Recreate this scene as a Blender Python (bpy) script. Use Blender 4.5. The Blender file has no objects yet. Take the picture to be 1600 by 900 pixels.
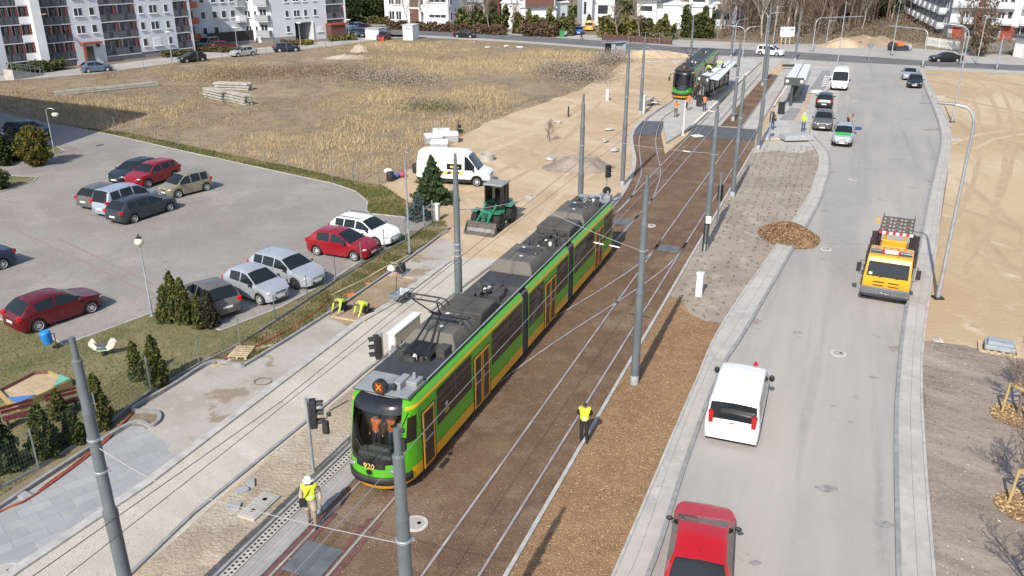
import bpy, bmesh, math, random
import numpy as np
from mathutils import Vector, Matrix, noise
random.seed(7)
S = bpy.context.scene
R = math.radians
# ---------------------------------------------------------------- camera, sky, sun, exposure
F_PX, TILT, CAM_H = 1312.48, 22.364, 16.8
cam = bpy.data.cameras.new('camera'); camo = bpy.data.objects.new('camera', cam)
S.collection.objects.link(camo); S.camera = camo
cam.sensor_width = 36.0; cam.lens = 36.0 * F_PX / 1600.0
cam.clip_start = 0.1; cam.clip_end = 5000
camo.location = (0, 0, CAM_H); camo.rotation_euler = (R(90 - TILT), 0, 0)
SUN_AZ, SUN_EL = 21.7, 41.0          # shadows point along this bearing (clockwise from +Y)
w = bpy.data.worlds.new('World'); S.world = w; w.use_nodes = True
nt = w.node_tree; bg = nt.nodes['Background']
sky = nt.nodes.new('ShaderNodeTexSky'); sky.sky_type = 'NISHITA'; sky.sun_disc = False
sky.sun_elevation = R(SUN_EL); sky.sun_rotation = R(180 + SUN_AZ); sky.air_density = 1.0; sky.dust_density = 1.5
nt.links.new(sky.outputs[0], bg.inputs[0]); bg.inputs[1].default_value = 0.125
sd = bpy.data.lights.new('sun', 'SUN'); sd.energy = 3.8; sd.angle = R(0.53); sd.color = (1.0, 0.935, 0.84)
so = bpy.data.objects.new('sun', sd); S.collection.objects.link(so)
_d = Vector((math.sin(R(SUN_AZ)) * math.cos(R(SUN_EL)), math.cos(R(SUN_AZ)) * math.cos(R(SUN_EL)), -math.sin(R(SUN_EL))))
so.rotation_euler = _d.to_track_quat('-Z', 'Y').to_euler(); so.location = (-30, -60, 60)
S.view_settings.view_transform = 'Standard'; S.view_settings.look = 'None'
S.view_settings.exposure = 0.42; S.view_settings.gamma = 1.0; S.view_settings.use_curve_mapping = False
S.render.engine = 'CYCLES'
S.cycles.max_bounces = 5; S.cycles.diffuse_bounces = 2; S.cycles.glossy_bounces = 3

# ---------------------------------------------------------------- measuring helpers
_c, _s = math.cos(R(TILT)), math.sin(R(TILT))
def G(px, py, z=0.0):
    "map position (metres) of a spot on the horizontal plane z, read off the survey photograph"
    x = (px - 800) / F_PX; y = (450 - py) / F_PX
    d = (x, _c + y * _s, -_s + y * _c); t = (z - CAM_H) / d[2]
    return Vector((d[0] * t, d[1] * t, z))
def HT(b, t):
    "height of an upright whose foot and top are seen at b and t"
    Y = G(*b).y; y = (450 - t[1]) / F_PX
    return CAM_H + (-_s + y * _c) / (_c + y * _s) * Y
def bearing(a, b):
    a, b = G(*a), G(*b); return math.atan2(b.y - a.y, b.x - a.x)
# track frame: s along the tracks from the tram nose, o to the right of the left track's axis
TA = R(21.7); TD = Vector((math.sin(TA), math.cos(TA), 0)); TN = Vector((math.cos(TA), -math.sin(TA), 0))
T0 = Vector((-4.62, 22.85, 0))
def T(s, o, z=0.0):
    p = T0 + TD * s + TN * o; return Vector((p.x, p.y, z))
def inpoly(x, y, P):
    r = False; j = len(P) - 1
    for i in range(len(P)):
        if (P[i][1] > y) != (P[j][1] > y) and x < (P[j][0]-P[i][0])*(y-P[i][1])/(P[j][1]-P[i][1])+P[i][0]: r = not r
        j = i
    return r

# ---------------------------------------------------------------- objects
COL = S.collection
def link(o, parent=None):
    COL.objects.link(o)
    if parent is not None: o.parent = parent
    return o
def tag(o, label=None, cat=None, group=None, kind=None):
    if label: o['label'] = label
    if cat: o['category'] = cat
    if group: o['group'] = group
    if kind: o['kind'] = kind
    return o
def empty(name, loc, rz=0.0, label=None, cat=None, group=None):
    o = bpy.data.objects.new(name, None); o.location = loc; o.rotation_euler = (0, 0, rz); o.empty_display_size = .3
    COL.objects.link(o); return tag(o, label, cat, group)
def copy_tree(o, parent=None):
    kids = list(o.children); c = o.copy(); COL.objects.link(c)
    if parent is not None: c.parent = parent
    for k in kids: copy_tree(k, c)
    return c
class MB:
    def __init__(s): s.v = []; s.f = []; s.m = []; s.k = 0; s.M = None
    def add(s, vs, fs):
        b = len(s.v)
        for p in vs:
            p = Vector(p); s.v.append(s.M @ p if s.M is not None else p)
        for f in fs: s.f.append([b + i for i in f]); s.m.append(s.k)
        return s
    def quad(s, *p): return s.add(p, [range(len(p))])
    def box(s, c, d, rz=0, rx=0, ry=0):
        h = [x / 2 for x in d]; c = Vector(c)
        m = Matrix.Rotation(rz, 3, 'Z') @ Matrix.Rotation(ry, 3, 'Y') @ Matrix.Rotation(rx, 3, 'X')
        vs = [c + m @ Vector((x*h[0], y*h[1], z*h[2])) for z in (-1, 1) for y in (-1, 1) for x in (-1, 1)]
        return s.add(vs, [(0,2,3,1), (4,5,7,6), (0,1,5,4), (2,6,7,3), (0,4,6,2), (1,3,7,5)])
    def bx(s, x0, x1, y0, y1, z0, z1): return s.box(((x0+x1)/2, (y0+y1)/2, (z0+z1)/2), (x1-x0, y1-y0, z1-z0))
    def tube(s, pts, r, n=8, cap=True):
        pts = [Vector(p) for p in pts]; rs = r if isinstance(r, (list, tuple)) else [r] * len(pts)
        vs = []; fs = []; up = None
        for i, p in enumerate(pts):
            d = (pts[min(i+1, len(pts)-1)] - pts[max(i-1, 0)])
            d = d.normalized() if d.length > 1e-9 else Vector((0, 0, 1))
            if up is None: up = Vector((0, 0, 1)) if abs(d.z) < .9 else Vector((1, 0, 0))
            a = d.cross(up); a = a.normalized() if a.length > 1e-6 else d.orthogonal().normalized()
            b = a.cross(d).normalized(); up = b
            for k in range(n):
                t = 2 * math.pi * k / n; vs.append(p + (a * math.cos(t) + b * math.sin(t)) * rs[i])
        for i in range(len(pts) - 1):
            for k in range(n):
                fs.append((i*n+k, i*n+(k+1) % n, (i+1)*n+(k+1) % n, (i+1)*n+k))
        if cap: fs.append(tuple(range(n))[::-1]); fs.append(tuple((len(pts)-1)*n+k for k in range(n)))
        return s.add(vs, fs)
    def lathe(s, prof, n=16, c=(0, 0, 0)):
        c = Vector(c); vs = []; fs = []
        for r, z in prof:
            for k in range(n):
                t = 2*math.pi*k/n; vs.append(c + Vector((r*math.cos(t), r*math.sin(t), z)))
        for i in range(len(prof)-1):
            for k in range(n): fs.append((i*n+k, i*n+(k+1) % n, (i+1)*n+(k+1) % n, (i+1)*n+k))
        if prof[0][0] > 1e-4: fs.append(tuple(range(n))[::-1])
        if prof[-1][0] > 1e-4: fs.append(tuple((len(prof)-1)*n+k for k in range(n)))
        return s.add(vs, fs)
    def prism(s, poly, z0, z1):
        n = len(poly); A = sum(poly[i][0]*poly[(i+1) % n][1]-poly[(i+1) % n][0]*poly[i][1] for i in range(n))
        if A < 0: poly = list(poly)[::-1]
        vs = [(p[0], p[1], z0) for p in poly] + [(p[0], p[1], z1) for p in poly]
        return s.add(vs, [tuple(range(n))[::-1], tuple(range(n, 2*n))] + [(i, (i+1) % n, n+(i+1) % n, n+i) for i in range(n)])
    def blob(s, c, d, n=8, m=6):
        c = Vector(c); vs = []; fs = []
        for i in range(m+1):
            a = math.pi*i/m
            for k in range(n):
                t = 2*math.pi*k/n; vs.append(c + Vector((d[0]/2*math.sin(a)*math.cos(t), d[1]/2*math.sin(a)*math.sin(t), -d[2]/2*math.cos(a))))
        for i in range(m):
            for k in range(n): fs.append((i*n+k, i*n+(k+1) % n, (i+1)*n+(k+1) % n, (i+1)*n+k))
        return s.add(vs, fs)
    def mesh(s, name, mats):
        me = bpy.data.meshes.new(name); me.from_pydata([tuple(v) for v in s.v], [], s.f); 
        for m in (mats if isinstance(mats, (list, tuple)) else [mats]): me.materials.append(m)
        if s.k or any(s.m): me.polygons.foreach_set('material_index', s.m)
        me.validate(); me.update(); return me
    def build(s, name, mats, parent=None, smooth=0, bevel=0, label=None, cat=None, group=None, kind=None, seg=2, loc=None):
        me = s.mesh(name, mats); o = bpy.data.objects.new(name, me); link(o, parent)
        if loc is not None: o.location = loc
        if bevel:
            b = o.modifiers.new('b', 'BEVEL'); b.width = bevel; b.segments = seg; b.limit_method = 'ANGLE'; b.angle_limit = R(40)
        if smooth:
            me.polygons.foreach_set('use_smooth', [True]*len(me.polygons))
            try: me.set_sharp_from_angle(angle=R(smooth))
            except Exception: pass
        return tag(o, label, cat, group, kind)

# ---------------------------------------------------------------- materials
MATS = {}
def nodes(name):
    m = bpy.data.materials.new(name); m.use_nodes = True; t = m.node_tree
    return m, t, t.nodes['Principled BSDF']
def rgba(c): return (c[0], c[1], c[2], 1) if not isinstance(c, (int, float)) else (c, c, c, 1)
def mat(name, c, rough=.5, metal=0., var=.12, scale=3., bump=0., bscale=40., coat=0., spec=.5, emis=0):
    "plain material with a little wear: colour varies by var over patches of size 1/scale"
    if name in MATS: return MATS[name]
    m, t, b = nodes(name); L = t.links
    b.inputs['Roughness'].default_value = rough; b.inputs['Metallic'].default_value = metal
    b.inputs['Specular IOR Level'].default_value = spec
    if coat: b.inputs['Coat Weight'].default_value = coat; b.inputs['Coat Roughness'].default_value = .06
    c = rgba(c)
    if var > 0:
        g = t.nodes.new('ShaderNodeNewGeometry'); n = t.nodes.new('ShaderNodeTexNoise')
        n.inputs['Scale'].default_value = scale; n.inputs['Detail'].default_value = 5
        L.new(g.outputs['Position'], n.inputs['Vector'])
        r = t.nodes.new('ShaderNodeValToRGB'); L.new(n.outputs[0], r.inputs[0])
        r.color_ramp.elements[0].position = .3; r.color_ramp.elements[1].position = .72
        r.color_ramp.elements[0].color = tuple(x*(1-var) for x in c[:3]) + (1,)
        r.color_ramp.elements[1].color = tuple(min(1, x*(1+var)) for x in c[:3]) + (1,)
        L.new(r.outputs[0], b.inputs['Base Color'])
        mr = t.nodes.new('ShaderNodeMapRange'); L.new(n.outputs[0], mr.inputs[0])
        mr.inputs[1].default_value = .3; mr.inputs[2].default_value = .7
        mr.inputs[3].default_value = max(.02, rough*.8); mr.inputs[4].default_value = min(1, rough*1.2)
        L.new(mr.outputs[0], b.inputs['Roughness'])
    else: b.inputs['Base Color'].default_value = c
    if bump:
        g = t.nodes.new('ShaderNodeNewGeometry'); n2 = t.nodes.new('ShaderNodeTexNoise'); n2.inputs['Scale'].default_value = bscale
        n2.inputs['Detail'].default_value = 4; L.new(g.outputs['Position'], n2.inputs['Vector'])
        bp = t.nodes.new('ShaderNodeBump'); bp.inputs['Strength'].default_value = bump; bp.inputs['Distance'].default_value = .02
        L.new(n2.outputs[0], bp.inputs['Height']); L.new(bp.outputs[0], b.inputs['Normal'])
    MATS[name] = m; return m
def gmat(name, layers, rough=.92, bump=.5, bscale=12., bdist=.05, tiles=None):
    """ground: first layer (colour) then (colour, scale, lo, hi, stretch, rot, detail) layers mixed in by noise masks"""
    m, t, b = nodes(name); L = t.links; N = t.nodes.new
    b.inputs['Roughness'].default_value = rough; b.inputs['Specular IOR Level'].default_value = .2
    g = N('ShaderNodeNewGeometry'); cur = None
    rgb = N('ShaderNodeRGB'); rgb.outputs[0].default_value = rgba(layers[0]); cur = rgb.outputs[0]
    for i, ly in enumerate(layers[1:]):
        col, sc, lo, hi = ly[:4]; st = ly[4] if len(ly) > 4 else 1; rot = ly[5] if len(ly) > 5 else 0; det = ly[6] if len(ly) > 6 else 6
        mp = N('ShaderNodeMapping'); L.new(g.outputs['Position'], mp.inputs[0])
        mp.inputs['Rotation'].default_value = (0, 0, rot); mp.inputs['Location'].default_value = (13.7*i, 7.1*i, i)
        mp.vector_type = 'TEXTURE'; mp.inputs['Scale'].default_value = (1, st, 1)
        n = N('ShaderNodeTexNoise'); n.inputs['Scale'].default_value = sc; n.inputs['Detail'].default_value = det; n.inputs['Roughness'].default_value = .6
        L.new(mp.outputs[0], n.inputs['Vector'])
        mr = N('ShaderNodeMapRange'); mr.inputs[1].default_value = lo; mr.inputs[2].default_value = hi; L.new(n.outputs[0], mr.inputs[0])
        mx = N('ShaderNodeMix'); mx.data_type = 'RGBA'; L.new(mr.outputs[0], mx.inputs[0]); L.new(cur, mx.inputs[6]); mx.inputs[7].default_value = rgba(col)
        cur = mx.outputs[2]
    hgt = None
    if tiles:
        tw, thh, rot, dk = tiles
        mp = N('ShaderNodeMapping'); L.new(g.outputs['Position'], mp.inputs[0]); mp.inputs['Rotation'].default_value = (0, 0, rot)
        br = N('ShaderNodeTexBrick'); L.new(mp.outputs[0], br.inputs['Vector'])
        br.inputs['Color1'].default_value = (1, 1, 1, 1); br.inputs['Color2'].default_value = (.86, .86, .86, 1); br.inputs['Mortar'].default_value = (dk, dk, dk, 1)
        br.inputs['Scale'].default_value = 1; br.inputs['Mortar Size'].default_value = .012; br.inputs['Brick Width'].default_value = tw; br.inputs['Row Height'].default_value = thh
        mx = N('ShaderNodeMix'); mx.data_type = 'RGBA'; mx.blend_type = 'MULTIPLY'; mx.inputs[0].default_value = 1
        L.new(cur, mx.inputs[6]); L.new(br.outputs[0], mx.inputs[7]); cur = mx.outputs[2]
    L.new(cur, b.inputs['Base Color'])
    n2 = N('ShaderNodeTexNoise'); n2.inputs['Scale'].default_value = bscale; n2.inputs['Detail'].default_value = 6; L.new(g.outputs['Position'], n2.inputs['Vector'])
    bp = N('ShaderNodeBump'); bp.inputs['Strength'].default_value = bump; bp.inputs['Distance'].default_value = bdist
    L.new(n2.outputs[0], bp.inputs['Height']); L.new(bp.outputs[0], b.inputs['Normal'])
    return m
def attr_mat(name, rough=.9):
    m, t, b = nodes(name); a = t.nodes.new('ShaderNodeVertexColor'); a.layer_name = 'tint'
    t.links.new(a.outputs[0], b.inputs['Base Color']); b.inputs['Roughness'].default_value = rough; b.inputs['Specular IOR Level'].default_value = .1
    return m
def tri_cloud(name, V, C, m, nper=3, parent=None, **kw):
    "mesh of many separate triangles/quads: V (n,nper,3), C (n,3) own colour of each leaf, blade or chip"
    V = np.asarray(V, dtype=np.float32); n = len(V); me = bpy.data.meshes.new(name)
    me.vertices.add(n*nper); me.vertices.foreach_set('co', V.reshape(-1))
    me.loops.add(n*nper); me.loops.foreach_set('vertex_index', np.arange(n*nper, dtype=np.int32))
    me.polygons.add(n); me.polygons.foreach_set('loop_start', np.arange(n, dtype=np.int32)*nper)
    try: me.polygons.foreach_set('loop_total', np.full(n, nper, dtype=np.int32))
    except Exception: pass
    me.update(calc_edges=True)
    if C is not None:
        ca = me.color_attributes.new('tint', 'FLOAT_COLOR', 'POINT')
        cc = np.ones((n, nper, 4), dtype=np.float32); cc[:, :, :3] = np.asarray(C, dtype=np.float32)[:, None, :]
        ca.data.foreach_set('color', cc.reshape(-1))
    me.materials.append(m); me.validate()
    o = bpy.data.objects.new(name, me); link(o, parent); return tag(o, **kw)
# ================================================================ GROUND
def W(pts, z=0.0): return [G(x, y) for x, y in pts]
def smooth_closed(P, it=1):
    for _ in range(it):
        Q = []
        for i in range(len(P)):
            a, b = P[i], P[(i+1) % len(P)]
            if (a-b).length < 1.2: Q.append(a); continue
            Q += [a*.82+b*.18, a*.18+b*.82]
        P = Q
    return P
def ragged(P, amp=.25, step=1.2, seed=0):
    Q = []
    for i in range(len(P)):
        a, b = P[i], P[(i+1) % len(P)]; n = max(1, min(60, int((b-a).length/step)))
        for k in range(n):
            p = a.lerp(b, k/n); q = noise.noise_vector(p*.6+Vector((seed, 0, 3)))
            Q.append(Vector((p.x+q.x*amp, p.y+q.y*amp, 0)))
    return Q
def sheet(name, P, z, m, kind='structure'):
    mb = MB(); mb.add([(p.x, p.y, z) for p in P], [tuple(range(len(P)))])
    o = mb.build(name, m, kind=kind)
    if o.data.polygons[0].normal.z < 0: o.data.flip_normals()
    bm = bmesh.new(); bm.from_mesh(o.data); bmesh.ops.triangulate(bm, faces=bm.faces[:]); bm.to_mesh(o.data); bm.free()
    return o
def slab(name, P, z, m, z0=-.05, bevel=.015):
    mb = MB(); mb.prism([(p.x, p.y) for p in P], z0, z); o = mb.build(name, m, kind='structure')
    bm = bmesh.new(); bm.from_mesh(o.data); bmesh.ops.triangulate(bm, faces=[f for f in bm.faces if len(f.verts) > 4]); bm.to_mesh(o.data); bm.free()
    return o
def ribbon(name, pts, w, z0, z1, m, kind='structure', parent=None, world=False):
    "kerb or rail: box section swept along a ground polyline"
    P = pts if world else W(pts)
    L_, R_ = [], []
    for i, p in enumerate(P):
        d = (P[min(i+1, len(P)-1)]-P[max(i-1, 0)]); d.z = 0; d.normalize(); n = Vector((d.y, -d.x, 0))*w/2
        L_.append(p-n); R_.append(p+n)
    n = len(P); vs = []; fs = []
    for i in range(n):
        for q, z in ((L_[i], z0), (L_[i], z1), (R_[i], z1), (R_[i], z0)): vs.append((q.x, q.y, z))
    for i in range(n-1):
        for k in range(3): fs.append((i*4+k, (i+1)*4+k, (i+1)*4+k+1, i*4+k+1))
    fs += [(0, 1, 2, 3), (n*4-1, n*4-2, n*4-3, n*4-4)]
    return MB().add(vs, fs).build(name, m, parent, kind=kind)
def catmull(P, n=6):
    Q = []
    for i in range(len(P)-1):
        p0, p1, p2, p3 = P[max(i-1, 0)], P[i], P[i+1], P[min(i+2, len(P)-1)]
        for k in range(n):
            t = k/n; Q.append(.5*((2*p1)+(p2-p0)*t+(2*p0-5*p1+4*p2-p3)*t*t+(3*p1-p0-3*p2+p3)*t**3))
    Q.append(P[-1]); return Q

m_ground = gmat('earth', [(.24, .19, .13), ((.17, .14, .10), .15, .4, .65), ((.20, .19, .09), .4, .5, .7), ((.34, .28, .2), 2., .55, .75)])
m_field = gmat('dry_grass_ground', [(.325, .25, .155), ((.24, .185, .125), .07, .42, .60), ((.39, .305, .185), .12, .52, .68), ((.19, .155, .115), .4, .48, .7), ((.14, .14, .065), .25, .62, .74), ((.37, .31, .22), 1.7, .5, .8), ((.16, .13, .10), 5., .55, .8)], bump=.9, bscale=5., bdist=.15)
m_sand = gmat('building_sand', [(.50, .385, .255), ((.42, .315, .20), .13, .4, .62), ((.56, .45, .32), .3, .5, .7, 4., .9), ((.37, .27, .165), .8, .54, .74, 6., .4), ((.58, .47, .34), 1.5, .58, .78), ((.36, .26, .16), 9., .55, .8)], bump=.6, bscale=3., bdist=.12)
m_sandr = gmat('plot_sand', [(.49, .375, .24), ((.42, .31, .19), .06, .42, .58), ((.56, .45, .31), .12, .5, .62, 3., -.5), ((.36, .27, .17), .45, .56, .68, 12., -.2), ((.37, .28, .18), .5, .58, .68, 14., .35), ((.60, .51, .39), .5, .6, .74, 2., .5), ((.34, .26, .17), 7., .58, .8), ((.44, .35, .24), 25., .5, .7)], bump=.5, bscale=4., bdist=.08)
m_soil = gmat('grey_soil', [(.285, .235, .195), ((.22, .18, .15), .25, .42, .6), ((.36, .305, .26), .6, .5, .7, 4., .9), ((.18, .145, .12), 2.2, .54, .72, 3., .9), ((.40, .35, .30), 9., .55, .75)], bump=.7, bscale=4.)
m_plant = gmat('planting_soil', [(.33, .285, .235), ((.27, .23, .19), .3, .42, .6), ((.40, .35, .29), 1.2, .5, .7), ((.25, .2, .16), 6., .55, .75)], bump=.5, bscale=6.)
m_road = gmat('dusty_asphalt', [(.355, .342, .32), ((.31, .30, .285), .07, .42, .6), ((.41, .385, .345), .22, .48, .62, 14., -.37), ((.275, .268, .256), .55, .56, .68, 22., -.37), ((.43, .40, .35), .9, .6, .76, 10., -.37), ((.37, .36, .34), 2.5, .5, .75), ((.24, .24, .235), 1.3, .66, .74, 2., .4), ((.22, .22, .215), 60., .58, .8)], rough=.85, bump=.2, bscale=60., bdist=.01)
m_far = gmat('old_asphalt', [(.16, .16, .165), ((.13, .13, .135), .2, .4, .65), ((.21, .205, .2), .4, .55, .75, 8., 1.45)], rough=.85, bump=.2)
m_conc = gmat('pale_concrete', [(.44, .425, .39), ((.37, .355, .33), .5, .42, .62), ((.50, .47, .42), 1.5, .52, .72), ((.33, .29, .24), 3.5, .6, .78), ((.36, .35, .33), 30., .55, .8)], bump=.25, bscale=30., bdist=.02)
m_flag = gmat('far_paving', [(.40, .385, .36), ((.34, .325, .3), .12, .42, .62), ((.46, .43, .38), .5, .55, .72)], bump=.2)
m_kerb = mat('kerb_concrete', (.42, .41, .385), .85, var=.18, scale=2.5, bump=.2)
m_kerbd = mat('grey_kerb', (.27, .27, .27), .85, var=.2, scale=3, bump=.2)
m_lot = gmat('grey_block_paving', [(.325, .305, .28), ((.285, .265, .245), .12, .42, .6), ((.37, .345, .31), .3, .5, .7), ((.22, .2, .19), 1.5, .6, .78), ((.35, .32, .3), 8., .6, .8)], rough=.8, bump=.15, tiles=(.2, .1, R(35), .78))
m_pink = gmat('red_block_paving', [(.33, .25, .225), ((.30, .255, .23), .8, .45, .62), ((.36, .29, .26), 4., .5, .7)], rough=.8, bump=.15, tiles=(.2, .1, R(35), .75))
m_lawn = gmat('thin_lawn', [(.185, .17, .085), ((.225, .195, .11), .25, .42, .6), ((.125, .13, .055), .6, .5, .68), ((.28, .235, .15), 1.4, .6, .74), ((.09, .09, .035), 9., .52, .75)], bump=.7, bscale=14.)
m_bed = gmat('fibre_track_bed', [(.172, .110, .070), ((.135, .085, .056), .35, .42, .6), ((.215, .148, .098), .9, .5, .68), ((.27, .205, .15), .22, .58, .72), ((.20, .155, .09), .3, .58, .7), ((.13, .085, .06), 5., .52, .75), ((.36, .28, .21), 16., .62, .8)], bump=.9, bscale=22., bdist=.05)
m_chip = gmat('bark_mulch', [(.32, .205, .115), ((.25, .155, .085), .5, .42, .62), ((.38, .25, .145), 2., .5, .7), ((.20, .12, .068), 14., .52, .72), ((.42, .33, .21), 24., .62, .75)], bump=1., bscale=20., bdist=.06)
m_grav = gmat('pale_gravel', [(.50, .47, .41), ((.44, .41, .35), .4, .42, .62), ((.55, .52, .46), 1.2, .5, .7, 5., 1.0), ((.38, .335, .27), 2.5, .6, .76), ((.40, .37, .32), 26., .5, .7), ((.60, .58, .53), 40., .6, .75)], bump=.6, bscale=40., bdist=.03)
m_scr = gmat('compacted_screed', [(.40, .375, .335), ((.34, .31, .27), .5, .45, .62), ((.27, .215, .155), .45, .58, .62), ((.44, .42, .38), 2., .55, .72), ((.33, .31, .28), 20., .55, .75)], bump=.3, bscale=20.)
m_dig = gmat('dug_earth', [(.33, .25, .165), ((.27, .20, .13), .5, .42, .6), ((.40, .33, .24), 1., .52, .7), ((.24, .175, .115), 5., .55, .75)], bump=.6, bscale=8.)
m_tile = gmat('grey_paving_slabs', [(.36, .365, .37), ((.32, .325, .33), .5, .45, .62), ((.41, .41, .405), 2., .55, .72), ((.30, .30, .30), 25., .55, .8)], rough=.8, bump=.1, tiles=(1.0, .5, R(-42), .72))
m_strip = gmat('grey_strip_paving', [(.37, .36, .35), ((.32, .31, .3), .7, .42, .62), ((.43, .415, .39), 3., .55, .72)], rough=.8, bump=.1, tiles=(1.2, .16, R(-68.3), .72))
m_mat = mat('rubber_crossing_mat', (.095, .105, .115), .7, var=.25, scale=1.5, bump=.2)
m_steel = mat('rail_steel', (.46, .43, .41), .5, .35, var=.25, scale=1.2)
m_rust = mat('rail_rust', (.15, .085, .065), .75, .2, var=.3, scale=2)
m_primer = mat('red_rail_primer', (.15, .07, .06), .7, var=.25, scale=3)

sheet('ground', [Vector(p) for p in ((-2500, -300, 0), (2500, -300, 0), (2500, 3500, 0), (-2500, 3500, 0))], 0, m_ground)
P_field = W([(-260, 128), (0, 127), (130, 118), (330, 96), (480, 76), (600, 62), (640, 68), (730, 64), (860, 77), (950, 84), (985, 92), (962, 112), (900, 142), (830, 167), (760, 192), (720, 214), (690, 238), (655, 258), (600, 290), (560, 283), (480, 264), (350, 238), (200, 207), (90, 190), (0, 172), (-260, 140)])
sheet('dry_field', ragged(P_field, .5, 2.5), .004, m_field)
P_sand = W([(958, 110), (985, 82), (1080, 85), (1300, 99), (1300, 112), (1180, 300), (1010, 420), (700, 800), (150, 1400), (-300, 1300), (240, 800), (520, 560), (555, 470), (520, 488), (640, 400), (690, 350), (640, 330), (598, 288), (622, 272), (690, 240), (715, 218), (760, 192), (830, 167), (900, 142), (950, 118)])
sheet('sand_yard', ragged(P_sand, .5, 2.0, 4), .008, m_sand)
P_plot = W([(1436, 108), (1510, 106), (1640, 112), (2100, 112), (2300, 600), (1600, 566), (1500, 545), (1440, 535), (1455, 440), (1480, 280), (1486, 200), (1450, 128)])
sheet('sandy_plot', P_plot, .008, m_sandr)
P_soil = W([(1438, 532), (1500, 540), (1600, 562), (2300, 600), (2700, 1700), (1462, 1700), (1450, 900), (1440, 760)])
sheet('soil_verge', ragged(P_soil, .35, 1.2, 9), .012, m_soil)
# far road with pavements
sheet('far_pavement', W([(560, 40), (640, 38), (800, 47), (960, 57), (1100, 64), (1200, 68), (1330, 70), (1500, 80), (1700, 96), (2200, 130), (2200, 160), (1750, 122), (1600, 116), (1440, 109), (1290, 103), (1060, 88), (960, 78), (800, 66), (650, 58), (560, 57)]), .012, m_flag)
sheet('far_road', catmull(W([(540, 46), (650, 47), (800, 55), (960, 65), (1060, 73), (1200, 79), (1330, 87), (1480, 97), (1600, 102), (1800, 111), (2200, 131)])) + catmull(W([(2200, 150), (1800, 122), (1600, 111), (1440, 103), (1300, 96), (1200, 90), (1060, 84), (960, 75), (800, 63), (650, 55), (540, 55)])), .016, m_far)
sheet('side_street', W([(-260, 146), (0, 127), (150, 115), (310, 93), (480, 77), (600, 61), (640, 57), (640, 40), (540, 41), (540, 60), (480, 68), (310, 83), (150, 104), (0, 118), (-260, 134)]), .012, m_flag)
sheet('residents_car_park', W([(520, 66), (545, 52), (560, 40), (520, 30), (500, 40), (500, 62)]), .016, m_far)
# main road
RL = [(960, 960), (1009, 900), (1060, 748), (1090, 662), (1115, 600), (1132, 563), (1161, 519), (1232, 398), (1277, 320), (1288, 288), (1294, 266), (1293, 243), (1284, 230), (1268, 212)]
RR = [(1412, 1000), (1408, 900), (1403, 701), (1406, 600), (1418, 486), (1441, 374), (1455, 300), (1470, 235), (1471, 209), (1462, 176), (1445, 135), (1437, 110)]
LO = [(920, 980), (962, 900), (1060, 667), (1089, 600), (1132, 506), (1219, 379), (1262, 312), (1276, 276), (1281, 256), (1276, 236), (1262, 219)]
RO = [(1460, 1000), (1455, 900), (1443, 735), (1437, 600), (1442, 519), (1459, 401), (1472, 303), (1484, 232), (1483, 202), (1470, 170), (1450, 128), (1443, 110)]
wRL, wRR, wLO, wRO = [catmull(W(p)) for p in (RL, RR, LO, RO)]
_dl, _dr = (wRL[2]-wRL[14]).normalized(), (wRR[0]-wRR[8]).normalized()
for P, dv in ((wRL, _dl), (wLO, _dl), (wRR, _dr), (wRO, _dr)): P.insert(0, P[0]+dv*16)
sheet('road', wRL + W([(1272, 170), (1290, 130), (1296, 104), (1290, 97), (1450, 104)]) + wRR[::-1], .020, m_road)
slab('pavement', wLO + wRL[::-1], .11, m_conc); slab('pavement', wRR + wRO[::-1], .11, m_conc)
def shift(P, d): 
    Q = []
    for i, p in enumerate(P):
        t = (P[min(i+1, len(P)-1)]-P[max(i-1, 0)]).normalized(); Q.append(p+Vector((t.y, -t.x, 0))*d)
    return Q
ribbon('kerb', shift(wRL, .07), .15, 0, .125, m_kerbd, world=True); ribbon('kerb', shift(wRR, -.07), .15, 0, .125, m_kerbd, world=True)
ribbon('kerb', shift(wLO, -.05), .09, 0, .135, m_kerb, world=True); ribbon('kerb', shift(wRO, .05), .09, 0, .135, m_kerb, world=True)
sheet('parking_bay', W([(1264, 214), (1284, 230), (1296, 240), (1300, 222), (1303, 190), (1312, 146), (1306, 138), (1284, 148), (1270, 186)]), .026, m_conc)
# planting strip between track and road
sheet('planting_strip', W([(1066, 416), (1060, 440), (1035, 475), (1090, 512), (1128, 515), (1219, 382), (1264, 312), (1277, 276), (1281, 256), (1276, 236), (1264, 219), (1176, 222), (1098, 366)]), .0102, m_plant)
P_chip = [T(-22, 5.6)]+W([(792, 900), (966, 600), (1045, 462), (1064, 466), (1078, 492), (1100, 502), (1132, 506), (1089, 600), (1060, 667), (962, 900)])+[wLO[0]]
sheet('bark_mulch_bed', ragged(P_chip, .12, .6, 2), .018, m_chip)
# track bed
kr = [(770, 935), (790, 900), (965, 600), (1070, 411), (1098, 367), (1178, 222)]
wkr = [T(-8, 5.52), T(60, 5.52)]
P_bed = [T(-24, -1.05), T(-24, 5.45), T(57, 5.45)] + W([(1180, 219), (1073, 213), (1039, 241), (1033, 211), (988, 210), (985, 228), (990, 252), (985, 272), (972, 300), (955, 325)]) + [T(22, -1.5), T(6, -1.06)]
sheet('track_bed', P_bed, .012, m_bed)
ribbon('kerb', [T(-24, 5.52), T(56, 5.52)], .13, 0, .1, m_kerb, world=True)
ribbon('kerb', [T(-24, -1.02), T(20, -1.02)], .07, 0, .06, m_kerbd, world=True)
ribbon('kerb', catmull(W([(955, 325), (974, 300), (987, 272), (991, 250), (987, 228), (988, 208), (1005, 187), (1040, 163)])), .35, 0, .1, m_conc, world=True)
sheet('paved_strip', [T(-24, -1.74), T(-24, -1.06), T(3.6, -1.06), T(3.6, -1.74)], .016, m_strip)
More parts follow.
